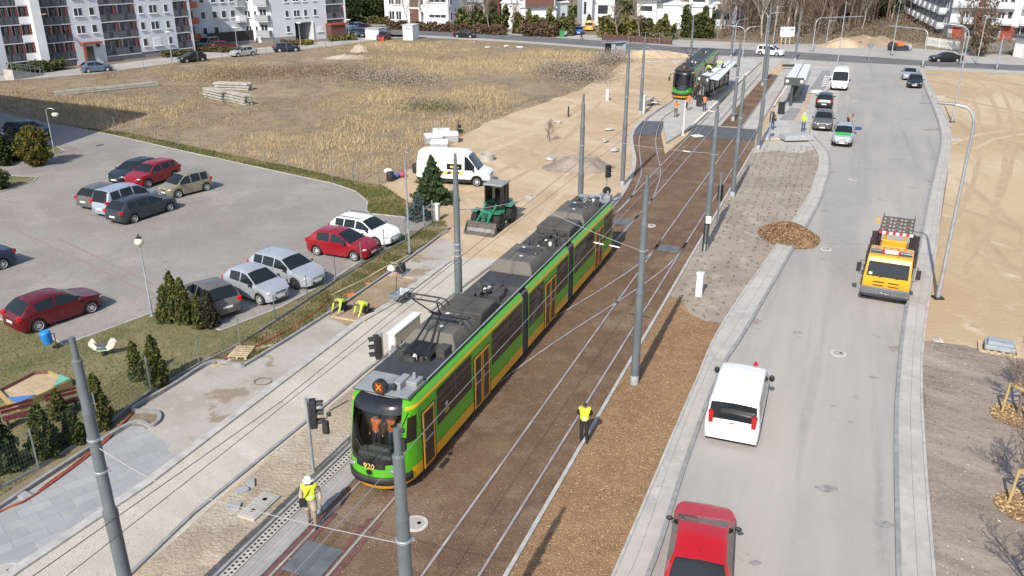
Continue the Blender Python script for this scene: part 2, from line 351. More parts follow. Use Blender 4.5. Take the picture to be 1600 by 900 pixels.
# crossings and platforms
sheet('crossing_mat', W([(1087, 195), (1184, 203), (1180, 219), (1073, 213)]), .020, m_mat)
sheet('crossing_mat', W([(1003, 189), (1039, 190), (1032, 212), (988, 210)]), .020, m_mat)
sheet('track_slab', W([(1003, 189), (1039, 190), (1078, 153), (1160, 78), (1125, 88), (1060, 150)]), .014, m_conc)
sheet('track_slab', W([(1087, 195), (1125, 197), (1198, 115), (1240, 80), (1200, 92), (1176, 113)]), .014, m_conc)
sheet('track_slab', W([(1158, 199), (1184, 203), (1250, 102), (1262, 92), (1240, 92), (1216, 117)]), .014, m_conc)
sheet('middle_strip', W([(1125, 197), (1158, 199), (1216, 117), (1197, 116)]), .012, m_bed)
m_plat = gmat('platform_slabs', [(.47, .46, .435), ((.40, .39, .37), .3, .42, .62), ((.52, .50, .46), 1., .5, .72)], bump=.15, tiles=(.8, .4, R(-21.7), .8))
m_platg = gmat('grey_platform_blocks', [(.30, .30, .30), ((.26, .26, .26), .5, .42, .62), ((.35, .34, .33), 2., .5, .72)], bump=.15, tiles=(.4, .2, R(-21.7), .8))
m_buff = gmat('buff_paving', [(.50, .38, .27), ((.44, .34, .25), .8, .42, .62)], bump=.15)
slab('platform', W([(1041, 226), (1036, 196), (1056, 173), (1078, 155), (1124, 112), (1148, 90), (1190, 98), (1174, 113), (1086, 197)]), .22, m_plat)
sheet('broken_paving', ragged(W([(1180, 221), (1262, 219.5), (1274, 234), (1250, 240), (1215, 236), (1176, 240)]), .5, 1.0, 3), .0118, m_conc)
sheet('platform_apron', W([(1039, 241), (1034, 211), (1041, 224), (1080, 203), (1085, 198)]), .016, m_sand)
slab('platform', W([(1189, 218), (1262, 219), (1270, 186), (1284, 148), (1306, 134), (1296, 106), (1252, 104), (1240, 112)]), .16, m_plat)
def psheet(name, pts, m, z): return sheet(name, W(pts), z, m)
psheet('grey_paving', [(1217, 190), (1234, 170), (1252, 172), (1240, 191)], m_platg, .166)
psheet('grey_paving', [(1228, 152), (1252, 112), (1268, 112), (1252, 150)], m_platg, .166)
psheet('grey_paving', [(1262, 146), (1285, 112), (1298, 112), (1296, 132), (1282, 148)], m_platg, .166)
psheet('buff_paving_strip', [(1205, 190), (1222, 168), (1228, 168), (1212, 190)], m_buff, .170)
psheet('buff_paving_strip', [(1241, 191), (1266, 146), (1271, 146), (1250, 191)], m_buff, .170)
m_lite = mat('pale_edge_paving', (.62, .59, .5), .85, var=.1)
psheet('platform_edge_line', [(1207, 168), (1229, 134), (1232, 134), (1210, 168)], m_lite, .170)
ribbon('platform_edge_line', [G(1085, 195)+Vector((0, 0, 0)), G(1170, 114)], .3, .221, .226, m_lite, world=True)
# rails ----------------------------------------------------------
def track(label, A, B, primer=()):
    t = empty('tram_track', A[0], 0, label, 'tram track', 'tram tracks'); o0 = Vector(A[0])
    for P in (A, B):
        Q = [p-o0 for p in P]
        r = ribbon('rail', Q, .075, 0, .034, m_steel, None, t, True); r.pop('kind', None)
        g = ribbon('rail_foot', Q, .17, 0, .02, m_rust, None, r, True); g.pop('kind', None)
    return t
LA, LB = [T(s, -.76) for s in (-24, 20, 50, 104)], [T(s, .76) for s in (-24, 20, 50, 104)]
track('steel tram rails running under the front tram and on beside the left platform', LA, LB)
track('empty steel tram rails between the long green tram and the pole row', [T(s, 3.27) for s in (-24, 20, 50, 102)], [T(s, 4.79) for s in (-24, 20, 50, 102)])
sid = catmull([T(26, 0), T(31, -.05)] + [(G(*a)+G(*b))/2 for a, b in (((982, 315.5), (1015.5, 315.5)), ((1000, 282), (1028, 284)), ((1003, 264), (1030.5, 264)), ((1000, 220), (1023, 220)), ((1011, 189), (1031, 189)), ((1030, 173), (1050, 173)))] + [G(1064, 156), G(1122, 99)])
track('curved siding rails bending left to the tram standing at the platform', shift(sid, -.75), shift(sid, .75))
xo = catmull([T(6, .1), T(9, .25), T(14, 1.3), T(20, 2.85), T(25, 3.85), T(29, 4.05)])
track('crossover rails slanting from the front tram to the empty track', shift(xo, -.75), shift(xo, .75))
m_plate = mat('grey_track_plate', (.16, .175, .19), .55, .3, var=.2, scale=2)
def plate(s, o, L, w_, lab):
    b = MB(); b.box((0, 0, .02), (w_, L, .03)); 
    for k in (-1, 1): b.box((k*w_*.28, L*.3, .042), (.22, .06, .012))
    b.box((0, 0, .038), (w_*.98, .02, .004))
    return b.build('track_plate', m_plate, bevel=.01, label=lab, cat='cover plate', group='grey cover plates between the rails', loc=T(s, o, .012)).__setattr__('rotation_euler', (0, 0, -TA))
plate(-3.3, 0, 1.35, 1.25, 'large dark grey cover plate between red primed rails near the tram nose')
plate(31.5, .1, 1.0, 1.2, 'grey cover plate between the rails just behind the long tram')
plate(27.5, 4.03, 1.0, 1.2, 'grey cover plate between the rails of the empty right track')
for s0, s1, o in ((-7, -1.2, -.90), (-7, -1.2, -.58), (-7, -1.0, .56), (-6.5, -1.0, .96)):
    ribbon('rail_guard', [T(s0, o), T(s1, o)], .14, .013, .03 if abs(o) > .7 else .038, m_primer, world=True)
# left access path
P_dugs = W([(-230, 1280), (205, 905), (570, 588), (618, 546), (605, 620), (585, 712), (492, 800), (352, 925), (40, 1300)])
m_dugs = gmat('stony_dug_ground', [(.40, .335, .25), ((.31, .255, .19), .3, .42, .6), ((.47, .43, .37), .5, .5, .66), ((.47, .37, .25), .7, .58, .72), ((.26, .21, .16), 3., .55, .72), ((.5, .47, .42), 12., .58, .75)], bump=.8, bscale=8., bdist=.08)
sheet('dug_strip', ragged(P_dugs, .2, .8, 6), .010, m_dugs)
P_grav = W([(-420, 1240), (30, 893), (250, 742), (480, 562), (600, 476), (700, 402), (782, 404), (570, 588), (200, 905), (-240, 1270)])
sheet('gravel_lane', ragged(P_grav, .12, .8, 3), .012, m_grav)
ribbon('kerb', W([(-250, 1280), (190, 912), (300, 806), (470, 667), (575, 578), (618, 545)]), .12, 0, .09, m_kerbd, world=True)
ribbon('kerb', W([(670, 490), (782, 405)]), .12, 0, .09, m_kerbd, world=True)
ribbon('kerb', W([(-430, 1235), (25, 893), (230, 756), (340, 672), (480, 566), (560, 505), (620, 470), (702, 408)]), .34, 0, .09, m_kerb, world=True)
up = W([(-60, 836), (0, 795), (110, 722), (205, 664), (236, 668), (250, 656), (243, 645), (208, 641), (270, 604), (330, 568), (375, 572), (395, 565), (520, 487), (640, 405), (702, 358)])
ribbon('kerb', catmull(up), .13, 0, .14, m_kerbd, world=True)
sheet('slab_path', W([(-60, 955), (25, 890), (130, 822), (278, 722), (262, 704), (268, 694), (246, 684), (222, 666), (205, 666), (0, 797), (-60, 838)]), .018, m_tile)
sheet('screed_path', W([(240, 752), (340, 672), (480, 566), (548, 514), (512, 490), (395, 566), (375, 573), (330, 569), (212, 642), (246, 648), (250, 658), (200, 690), (200, 740)]), .0145, m_scr)
sheet('dug_path', W([(548, 512), (560, 503), (620, 468), (660, 440), (608, 430), (512, 496)]), .016, m_dig)
sheet('screed_path', W([(620, 468), (702, 406), (720, 382), (690, 372), (640, 408), (606, 432), (650, 432)]), .018, m_scr)
# car park
P_lot = W([(-300, 470), (0, 499), (67, 519), (100, 540), (118, 533), (253, 484), (345, 517), (440, 480), (520, 437), (600, 385), (640, 362), (690, 353), (660, 342), (577, 333), (573, 328), (576, 317), (555, 299), (520, 287), (450, 272), (350, 250), (280, 235), (180, 212), (95, 196), (0, 176), (-300, 150)])
sheet('car_park', P_lot, .016, m_lot)
P_lawn = W([(-300, 468), (0, 499), (67, 519), (100, 540), (118, 533), (253, 484), (345, 517), (440, 480), (520, 437), (600, 385), (640, 362), (700, 356), (640, 403), (520, 485), (395, 563), (330, 565), (205, 642), (0, 775), (-300, 950)])
sheet('lawn', P_lawn, .012, m_lawn)
P_lawn2 = W([(555, 284), (600, 291), (640, 318), (690, 345), (662, 342), (577, 333), (573, 328), (576, 317), (555, 299), (520, 287), (450, 272), (350, 250), (180, 212), (95, 196), (200, 208), (350, 240), (480, 266)])
sheet('lawn', P_lawn2, .020, m_lawn)
P_isl = [W([(-100, 262), (0, 258), (75, 250), (100, 236), (88, 229), (50, 226), (-100, 235)]), W([(-100, 308), (0, 301), (52, 284), (60, 277), (0, 275), (-100, 276)])]
for p in P_isl: slab('lawn', p, .05, m_lawn); ribbon('kerb', p+[p[0]], .1, 0, .07, m_kerb, world=True)
ribbon('kerb', W([(95, 196), (180, 212), (280, 235), (350, 250), (450, 272), (520, 287), (555, 299), (574, 315), (572, 330), (577, 334), (660, 343)]), .1, 0, .05, m_kerb, world=True)
ribbon('kerb', W([(-300, 470), (0, 499), (67, 519), (100, 540), (118, 533), (253, 484), (345, 517), (440, 480), (520, 437), (600, 385), (640, 362)]), .1, 0, .05, m_kerb, world=True)
sheet('pink_paving', W([(80, 251), (105, 236), (95, 229), (120, 228), (128, 238), (108, 256)]), .020, m_pink)
for a, b in (((0, 347), (255, 470)), ((85, 370), (240, 445)), ((262, 308), (360, 345)), ((440, 395), (560, 365))):
    ribbon('paving_line', W([a, b]), .14, .017, .020, m_pink, world=True)

# wheel paths pressed into the sand
m_rut = gmat('rolled_sand', [(.525, .415, .285), ((.46, .355, .235), .5, .42, .62), ((.55, .45, .33), 1.2, .5, .7), ((.40, .31, .2), 6., .56, .78)], bump=.3, bscale=6.)
m_rutd = gmat('churned_sand', [(.455, .345, .22), ((.41, .31, .195), .7, .42, .62), ((.49, .385, .26), 1.5, .5, .7), ((.30, .22, .14), 8., .54, .76)], bump=.9, bscale=7., bdist=.08)
def rut(pts, wd, m, z, gap=1.0, seed=0):
    P = catmull(W(pts), 8)
    for sd in (-.95, .95):
        C = shift(P, sd); A = []; B = []
        for i, p in enumerate(C):
            t = (C[min(i+1, len(C)-1)]-C[max(i-1, 0)]).normalized(); n = Vector((t.y, -t.x, 0)); k = wd*(.5+.35*noise.noise(p*.35+Vector((seed, 0, 0)))); j = .25*noise.noise(p*.2+Vector((0, seed, 0)))
            A.append(p+n*(j+k)); B.append(p+n*(j-k))
        sheet('wheel_path', A+B[::-1], z, m)
rut([(700, 262), (735, 240), (800, 215), (880, 182), (930, 150), (965, 125), (1010, 104), (1060, 92)], .75, m_rut, .0086, seed=1)
rut([(640, 300), (700, 300), (770, 285), (830, 250), (870, 215), (905, 180), (925, 158)], .5, m_rutd, .0083, seed=2)
rut([(780, 400), (815, 350), (845, 315), (880, 285), (930, 262)], .5, m_rut, .0089, seed=3)
for k, (pts, mm) in enumerate((([(1478, 430), (1500, 380), (1530, 320), (1550, 250), (1545, 190), (1530, 140), (1500, 118)], m_rutd), ([(1500, 230), (1540, 215), (1600, 205), (1660, 200)], m_rut), ([(1560, 520), (1575, 460), (1570, 400), (1580, 330), (1600, 260), (1598, 190), (1580, 140)], m_rutd))):
    rut(pts, .42, mm, .0083+.0003*k, seed=k+5)
# mud dragged along the new road and paving joints
m_mud = gmat('dried_mud_film', [(.38, .335, .27), ((.345, .33, .30), .5, .40, .60), ((.42, .375, .31), 1.5, .5, .7)], bump=.1)
for k, (o, a, b_, wd) in enumerate(((.55, 14, 52, .22), (2.3, 20, 60, .16))):
    pass
m_joint = mat('asphalt_joint', (.20, .198, .19), .8, var=.25, scale=2)
cl = [a.lerp(b_, .52) for a, b_ in zip(wRL[8:64:4], [min(wRR, key=lambda q: abs(q.y-p.y)) for p in wRL[8:64:4]])]
for (xa, ya, xb, yb) in ((1293, 262, 1468, 268), (1246, 380, 1440, 384)): ribbon('road_joint', [G(xa, ya), G(xb, yb)], .04, .019, .0217, m_joint, world=True)
m_seam = mat('paving_seam', (.27, .26, .245), .85, var=.2)
ribbon('paving_seam', shift(wRR, .42), .02, .1, .1135, m_seam, world=True); ribbon('paving_seam', shift(wRL, -.42), .02, .1, .1135, m_seam, world=True)
m_stain = mat('road_stain', (.27, .262, .25), .7, var=.3, scale=5)
for i, (px, py, r_) in enumerate(((1294, 764, .5), (1180, 880, .25), (1330, 660, .2), (1302, 635, .14), (1380, 820, .35), (1245, 520, .3), (1365, 590, .28), (1290, 330, .5), (1400, 250, .4))):
    c = G(px, py); sheet('road_stain', [c+Vector((r_*.8*math.cos(a)*(1+.5*noise.noise(Vector((math.cos(a)*1.3, math.sin(a)*1.3, i)))), r_*.45*math.sin(a)*(1+.5*noise.noise(Vector((math.cos(a)*2, math.sin(a)*2, i+9)))), 0)) for a in [k*2*math.pi/18 for k in range(18)]], .0222+.0001*i, m_stain)
# ================================================================ VEHICLES
m_glass = mat('dark_car_glass', (.016, .021, .024), .05, var=0, spec=.45)
m_tyre = mat('tyre_rubber', (.022, .022, .023), .85, var=.2)
m_rim = mat('alloy_rim', (.55, .56, .57), .4, .3, var=.1)
m_blk = mat('black_plastic', (.025, .025, .027), .6, var=.15)
m_plate_w = mat('number_plate', (.72, .73, .72), .5, var=.05)
m_lampw = mat('headlamp_glass', (.62, .64, .66), .12, .25, var=.05)
m_lampr = mat('tail_lamp_red', (.42, .012, .015), .2, var=.05)
m_chrome = mat('bright_trim', (.6, .61, .62), .2, .9, var=0)
m_under = mat('underbody', (.012, .012, .012), .9, var=0)
m_orange = mat('signal_orange', (.75, .16, .02), .5, var=.08)
def paint(name, c, metal=.0): return mat(name, c, .32, metal, var=.05, scale=1.2, coat=.3)
PB = dict(black=paint('black_paint', (.012, .012, .014)), charcoal=paint('charcoal_paint', (.045, .055, .065), .3), silver=paint('silver_paint', (.46, .49, .53), .35),
          bluesilver=paint('blue_silver_paint', (.38, .44, .52), .3), white=paint('white_paint', (.80, .81, .82)), red=paint('red_paint', (.27, .007, .016)), bright=paint('bright_red_paint', (.47, .010, .016)),
          maroon=paint('maroon_paint', (.12, .006, .012), .1), beige=paint('beige_paint', (.30, .27, .19), .3), grey=paint('grey_paint', (.15, .155, .155), .35), darkgreen=paint('dark_bottle_paint', (.018, .032, .034), .2),
          navy=paint('navy_paint', (.022, .035, .07), .2), taupe=paint('grey_brown_paint', (.17, .155, .14), .3), blue=paint('blue_paint', (.05, .13, .38)), yellow=paint('van_yellow_paint', (.75, .42, .06)), greenm=paint('pale_green_paint', (.22, .30, .25), .3), slate=paint('slate_blue_paint', (.14, .18, .27), .3))
def ipl(x, P):
    if x <= P[0][0]: return P[0][1]
    for (a, b), (c, d) in zip(P, P[1:]):
        if x <= c: return b+(d-b)*(x-a)/(c-a) if c > a else d
    return P[-1][1]
# top outline per body kind, as fractions of length / height; w = windscreen foot, header; r = roof end, tail glass foot
KIND = dict(
 hatch=dict(top=[(0, .42), (.02, .50), (.06, .555), (.25, .655), (.46, .955), (.60, 1.0), (.83, .955), (.955, .66), (.99, .56), (1, .40)], ws=(.25, .46), rw=(.83, .955), side=[(.31, .565), (.585, .79)], belt=(.615, .68)),
 estate=dict(top=[(0, .42), (.02, .50), (.06, .56), (.25, .655), (.43, .95), (.56, 1.0), (.86, .965), (.965, .68), (.99, .58), (1, .40)], ws=(.25, .43), rw=(.86, .965), side=[(.30, .52), (.535, .71), (.725, .86)], belt=(.615, .675)),
 sedan=dict(top=[(0, .42), (.02, .51), (.06, .57), (.27, .665), (.43, .955), (.55, 1.0), (.66, .97), (.84, .72), (.97, .70), (1, .42)], ws=(.27, .43), rw=(.67, .84), side=[(.33, .52), (.535, .72)], belt=(.635, .69)),
 mpv=dict(top=[(0, .36), (.02, .45), (.06, .51), (.19, .60), (.40, .95), (.55, 1.0), (.91, .97), (.98, .58), (1, .36)], ws=(.19, .40), rw=(.91, .98), side=[(.27, .50), (.52, .72), (.74, .89)], belt=(.57, .60)),
 suv=dict(top=[(0, .40), (.015, .52), (.05, .575), (.26, .66), (.42, .955), (.56, 1.0), (.86, .96), (.965, .66), (.99, .56), (1, .38)], ws=(.26, .42), rw=(.86, .965), side=[(.32, .53), (.55, .74), (.76, .85)], belt=(.63, .68)),
 van=dict(top=[(0, .34), (.015, .44), (.05, .50), (.17, .58), (.36, .95), (.5, 1.0), (.95, .985), (.985, .56), (1, .30)], ws=(.17, .36), rw=(.957, .984), side=[(.24, .41), (.43, .66), (.68, .92)], belt=(.56, .57)),
 bigvan=dict(top=[(0, .26), (.012, .36), (.04, .40), (.15, .465), (.29, .90), (.36, .985), (.5, 1.0), (.97, .985), (.995, .80), (1, .22)], ws=(.15, .285), rw=(.0, .0), side=[(.20, .335)], belt=(.47, .48)))
def wheel(parent, x, y, r, wd, sgn, small=False, steel=False):
    w_ = MB(); n = 12 if small else 20
    w_.M = Matrix.Translation((x, y, r)) @ Matrix.Rotation(R(-90*sgn), 4, 'X')
    h = wd/2; w_.lathe([(r*.62, -h), (r*.94, -h), (r, -h*.7), (r, h*.7), (r*.94, h), (r*.66, h), (r*.64, h*.8)], n)
    t = w_.build('wheel', m_tyre, parent, smooth=40)
    q = MB(); q.M = w_.M; q.lathe([(r*.70, h*.35), (r*.70, h*1.03), (r*.64, h*1.03), (r*.61, h*.75), (r*.2, h*.88), (0.0, h*.92)], n)
    if not small and not steel:
        q.k = 1
        for k in range(5):
            a = 2*math.pi*(k+.5)/5; q.add([(r*.54*math.cos(a+d), r*.54*math.sin(a+d), h*.88) for d in (-.30, .30)]+[(r*.26*math.cos(a), r*.26*math.sin(a), h*.96)], [(0, 1, 2)])
    q.build('rim', [m_blk if steel else m_rim, m_blk], t, smooth=30)
def car(name, label, cat, pos, head, kind, pnt, Ln=4.3, Wd=1.78, Ht=1.48, wb=None, small=False, clad=False, group=None, rails=False, steel=False, tailh=None, amber=False, plates=True):
    K = KIND[kind]; top = [(a*Ln, b*Ht) for a, b in K['top']]; wr = {'bigvan': .345, 'van': .335, 'suv': .345}.get(kind, .31); wb = wb or Ln*.605
    xf = Ln*(.195 if kind != 'bigvan' else .17); xw = [xf, xf+wb]; ra = wr*1.17; sill = .20 if kind not in ('suv', 'bigvan') else .26
    root = empty(name, pos, head, label, cat, group)
    big = kind in ('van', 'bigvan'); b0, b1 = K['belt'][0]*Ht, K['belt'][1]*Ht
    xs = set([a for a, _ in top]+[K['ws'][0]*Ln, K['ws'][1]*Ln, K['rw'][0]*Ln, K['rw'][1]*Ln, Ln*.008, Ln*.035])
    for a, b in K['side']: xs |= {a*Ln, b*Ln}
    na = 6 if small else 10
    for c in xw:
        for k in range(na+1): xs.add(c+ra*math.cos(math.pi*k/na))
    k = 0.0
    while k < Ln: xs.add(k); k += .32 if small else .16
    xs = sorted(x for x in xs if 0 <= x <= Ln); xs = [x for i, x in enumerate(xs) if i == 0 or x-xs[i-1] > .012]
    xs[-1] = Ln
    tk = .24 if not big else .10
    def sec(x):
        zt = ipl(x, top); u = x/Ln
        # rounding of the roof outline at its corners
        zt = (zt*2+ipl(x-.06, top)+ipl(x+.06, top))/4
        zb = min(zt-.004, b0+(b1-b0)*u); fr = max(0, 1-x/(.19*Ln)); rr_ = max(0, 1-(Ln-x)/((.12 if not big else .05)*Ln))
        w = Wd/2*((1-(.72 if not big else .40)*fr**2.0)**.5 if fr > 0 else 1)*((1-(.42 if not big else .15)*rr_**2.4)**.55 if rr_ > 0 else 1); lo = sill+.10*fr**3+.10*rr_**3
        for c in xw:
            if abs(x-c) <= ra+1e-6: lo = max(lo, wr+math.sqrt(max(0, ra*ra-(x-c)**2)))
        zm = zb-.06; lo = min(lo, zm-.03)
        tt = max(0, min(1, (zt-zb)/(Ht-b0)))
        P = [(w*.965, lo), (w*.995, lo+(zm-lo)*.30), (w, lo+(zm-lo)*.72), (w*.975, zb)]
        if zt-zb > .03:
            for f in (.5, .88): P.append((w*(.955-tk*tt*f), zb+(zt-zb)*f))
            P += [(w*(.90-tk*tt), zb+(zt-zb)*.975), (w*(.62-tk*.5*tt), zt+.012*tt+.004), (0, zt+.03*tt+.012)]
        else: P += [(w*.955, zb+(zt-zb)*.5), (w*.92, zb+(zt-zb)*.9), (w*.84, zt), (w*.5, zt+.012), (0, zt+.02)]
        return P
    secs = [sec(x) for x in xs]; nk = len(secs[0])
    V = {}; faces = {}
    def part_of(xm, k, i):
        zt = ipl(xm, top); zb = b0+(b1-b0)*xm/Ln
        if k in (3, 4) and zt-zb > .10:
            for j, (a, b) in enumerate(K['side']):
                if a*Ln <= xm <= b*Ln: return 'side_window%d' % j
        if k >= 6 and K['ws'][0]*Ln+.03 < xm < K['ws'][1]*Ln-.02 and zt > zb+.03: return 'windscreen'
        if k >= 6 and K['rw'][0]*Ln+.02 < xm < K['rw'][1]*Ln-.01: return 'rear_window'
        if k == 0 and clad: return 'lower_trim'
        return 'body'
    idx = lambda i, k, s: (i, k, s if k < nk-1 else 0)
    for i in range(len(xs)-1):
        xm = (xs[i]+xs[i+1])/2
        for k in range(nk-1):
            pn = part_of(xm, k, i)
            for s in (1, -1):
                q = [idx(i, k, s), idx(i+1, k, s), idx(i+1, k+1, s), idx(i, k+1, s)]
                if s < 0: q = q[::-1]
                p = pn+('L' if s > 0 else 'R') if pn.startswith('side_window') else pn
                faces.setdefault(p, []).append(q)
    for i, fl in ((0, True), (len(xs)-1, False)):
        q = [(i, k, 1) for k in range(nk-1)]+[(i, nk-1, 0)]+[(i, k, -1) for k in range(nk-2, -1, -1)]
        faces.setdefault('body', []).append(q if fl else q[::-1])
    for pn, fs in faces.items():
        mb = MB(); ids = {}
        for q in fs:
            for v in q:
                if v not in ids:
                    i, k, s = v; y, z = secs[i][k]; ids[v] = len(mb.v); mb.v.append(Vector((Ln/2-xs[i], y*(s if s else 1), z)))
            mb.f.append([ids[v] for v in q]); mb.m.append(0)
        if pn == 'body':
            mb.k = 1     # door seams, sunk wheel boxes
            mb.bx(-Ln/2+.25, Ln/2-.2, -Wd/2+.23, Wd/2-.23, .17, b0*.8)
            if not small:
                seams = ([a for a, _ in K['side'][:1]]+[(K['side'][j][1]+K['side'][j+1][0])/2 for j in range(min(2, len(K['side'])-1))]) if kind != 'bigvan' else [.20, .345, .52]
                for u in seams:
                    i = min(range(len(xs)), key=lambda j: abs(xs[j]-u*Ln))
                    for s in (1, -1):
                        for k in range(0, 3 if kind != 'bigvan' else 3):
                            (y0, z0), (y1, z1) = secs[i][k], secs[i][k+1]; X = Ln/2-xs[i]
                            mb.quad((X-.008, s*(y0+.003), z0), (X+.008, s*(y0+.003), z0), (X+.008, s*(y1+.003), z1), (X-.008, s*(y1+.003), z1))
            mb.k = 0
        mt = pnt if pn == 'body' else m_blk if pn == 'lower_trim' else m_glass
        o = mb.build(pn.rstrip('LR0123456789').rstrip('_'), [mt, m_under], root, smooth=50)
    zf = ipl(.08, top)
    for s in (1, -1):
        hx = Ln*.062; y = Wd/2*.66
        MB().blob((Ln/2-hx, s*y, zf*.93), (.34 if not big else .3, .36, .17 if not big else .3), 10, 6).build('headlight', m_lampw, root, smooth=60)
        th = tailh or (.58*Ht if not big else .45*Ht)
        b = MB(); b.box((-Ln/2+.10+(.04 if not big else 0), s*Wd/2*.80, th), (.22, .24 if not big else .16, .22 if not big else .45), rz=s*.35); b.build('tail_light', m_lampr, root, bevel=.03)
        b = MB(); b.blob((Ln/2-K['side'][0][0]*Ln-.06, s*(Wd/2+.09), b0+.07), (.13, .22, .15 if not big else .3)); b.build('mirror', m_blk, root, smooth=60)
        for j, x in enumerate(xw): wheel(root, Ln/2-x, s*(Wd/2-.115), wr, .21, s, small, steel)
        if rails and not small: MB().tube([(Ln/2-Ln*.47, s*Wd*.34, Ht+.0), (Ln/2-Ln*.5, s*Wd*.335, Ht+.045), (Ln/2-Ln*.8, s*Wd*.335, Ht+.03), (Ln/2-Ln*.84, s*Wd*.335, Ht-.03)], .018, 5).build('roof_rail', m_blk, root)
    b = MB(); b.box((Ln/2-.03, 0, .36*zf/.7+.02), (.09, Wd*.46, .13)); b.box((Ln/2-.06, 0, zf*.86), (.12, Wd*.38, .09)); b.build('grille', m_blk, root, bevel=.02)
    if plates:
        MB().box((Ln/2+.012, 0, .44), (.02, .5, .11)).build('number_plate', m_plate_w, root)
        MB().box((-Ln/2-.012, 0, .62 if kind in ('hatch', 'suv', 'mpv') else .56), (.02, .5, .11)).build('number_plate', m_plate_w, root)
    if not small and kind != 'bigvan': MB().tube([(-Ln*.27, 0, Ht), (-Ln*.30, 0, Ht+.16)], .007, 4).build('aerial', m_blk, root)
    return root
def by_side(r, f_, vis, Wd=1.75, Ln=4.2, over=.0):
    a, b = G(*r), G(*f_); d = (b-a).normalized(); left = Vector((-d.y, d.x, 0)); c = (a+b)/2
    c = c+left*(Wd/2-.1)*(1 if vis == 'R' else -1) + d*over
    return c, math.atan2(d.y, d.x)
def by_front(p, back, Ln): 
    a, b = G(*p), G(*back); d = (a-b).normalized(); return a-d*Ln/2, math.atan2(d.y, d.x)
def by_rear(p, ahead, Ln):
    a, b = G(*p), G(*ahead); d = (b-a).normalized(); return a+d*Ln/2, math.atan2(d.y, d.x)
GP = 'cars parked in the paved car park'
def c_(lab, where, kind, col, **k):
    return car(k.pop('name', 'parked_car'), lab, k.pop('cat', 'car'), where[0], where[1], kind, PB[col], **k)
c_('maroon five-door hatchback parked alone beside the blue litter bin', by_side((61, 518), (144, 489), 'R'), 'hatch', 'maroon', Ln=4.25, group=GP)
c_('dark charcoal estate car parked beside the silver blue people carrier', by_side((209, 349), (267, 330), 'R', 1.82), 'estate', 'charcoal', Ln=4.75, Wd=1.82, Ht=1.46, group=GP, rails=True)
c_('tall silver blue people carrier between a charcoal estate and a grey hatchback', by_side((184, 339), (243, 320), 'R', 1.8), 'mpv', 'bluesilver', Ln=4.5, Wd=1.80, Ht=1.82, group=GP)
c_('grey hatchback with curved tail lamps on the far side of the silver people carrier', by_side((156, 328), (208, 311), 'R'), 'hatch', 'grey', Ln=4.0, group=GP)
c_('very dark saloon car parked on the far side of the red crossover', by_side((247, 273), (203, 288), 'L'), 'hatch', 'darkgreen', Ln=4.4, Ht=1.43, group=GP)
c_('red crossover parked nose out beside the dark saloon', by_side((275, 280), (231, 294.5), 'L', 1.82), 'suv', 'red', Ln=4.4, Wd=1.82, Ht=1.60, group=GP)
c_('small beige upright hatchback parked by itself with its nose to the left', by_side((321, 299), (279.5, 309.5), 'L', 1.6), 'mpv', 'beige', Ln=3.6, Wd=1.6, Ht=1.54, wb=2.3, group=GP)
c_('white estate car with black roof rails facing the fence', by_side((531, 375), (589, 386), 'R'), 'estate', 'white', Ln=4.45, Ht=1.48, group=GP, rails=True)
c_('bright red hatchback with silver wheels next to the white estate', by_side((498, 399), (553, 407.5), 'R'), 'hatch', 'red', Ln=4.15, Ht=1.5, group=GP)
c_('silver estate car facing the fence, its front wheel dark steel', by_side((406, 436), (462, 452), 'R', 1.8), 'estate', 'silver', Ln=4.5, Wd=1.8, group=GP, steel=True)
c_('short silver three-door hatchback parked next to the silver estate', by_side((362, 461), (409, 477), 'R', 1.66), 'hatch', 'silver', Ln=3.65, Wd=1.66, Ht=1.5, wb=2.36, group=GP)
c_('grey brown hatchback parked tail to the fence behind the small conifers', by_rear((359, 498), (318, 472), 3.9), 'hatch', 'taupe', Ln=3.9, Wd=1.68, Ht=1.5, group=GP)
c_('dark navy car cut by the left edge of the car park', by_side((8, 420), (-76, 446), 'L'), 'sedan', 'navy', Ln=4.5, group=GP)
c_('black car standing in the building shadow behind the conifers', by_side((4, 213), (62, 220), 'R'), 'estate', 'black', Ln=4.6, group=GP)
c_('second dark car at the left edge in the building shadow', by_side((-40, 236), (18, 226), 'R'), 'suv', 'charcoal', Ln=4.5, group=GP)
GS = 'cars along the flats street'
sm = dict(small=True, group=GS)
c_('slate blue hatchback on the street below the flats entrance', by_side((141, 114), (166, 112), 'R'), 'hatch', 'slate', Ln=4.1, **sm)
c_('black car half hidden by the dry grass on the flats street', by_side((314, 96), (295, 98), 'L'), 'hatch', 'black', Ln=4.2, **sm)
c_('silver hatchback driving along the flats street', by_side((394, 87), (374, 89), 'L'), 'hatch', 'silver', Ln=4.3, **sm)
c_('dark blue car with a short bonnet on the flats street', by_side((440, 82), (459, 81), 'R'), 'suv', 'navy', Ln=4.4, **sm)
c_('pale green van parked by the dark wooden screen of the flats', by_side((340, 74), (324, 77), 'L'), 'van', 'greenm', Ln=4.6, Ht=1.85, **sm)
c_('dark maroon estate parked behind the pale green van', by_side((344, 79), (362, 78), 'R'), 'estate', 'maroon', Ln=4.5, **sm)
GQ = 'cars in the residents car park'
sq = dict(small=True, group=GQ)
c_('dark people carrier at the left end of the residents car park', by_front((531, 59), (533, 47), 4.3), 'mpv', 'black', **sq)
c_('grey green estate next to the dark people carrier', by_front((541, 58), (544, 46), 4.4), 'suv', 'greenm', **sq)
c_('charcoal crossover in the middle of the residents car park row', by_front((555, 58), (558, 46), 4.4), 'suv', 'grey', **sq)
c_('black hatchback beside the white garage box', by_front((566, 59), (568, 47), 4.3), 'hatch', 'charcoal', **sq)
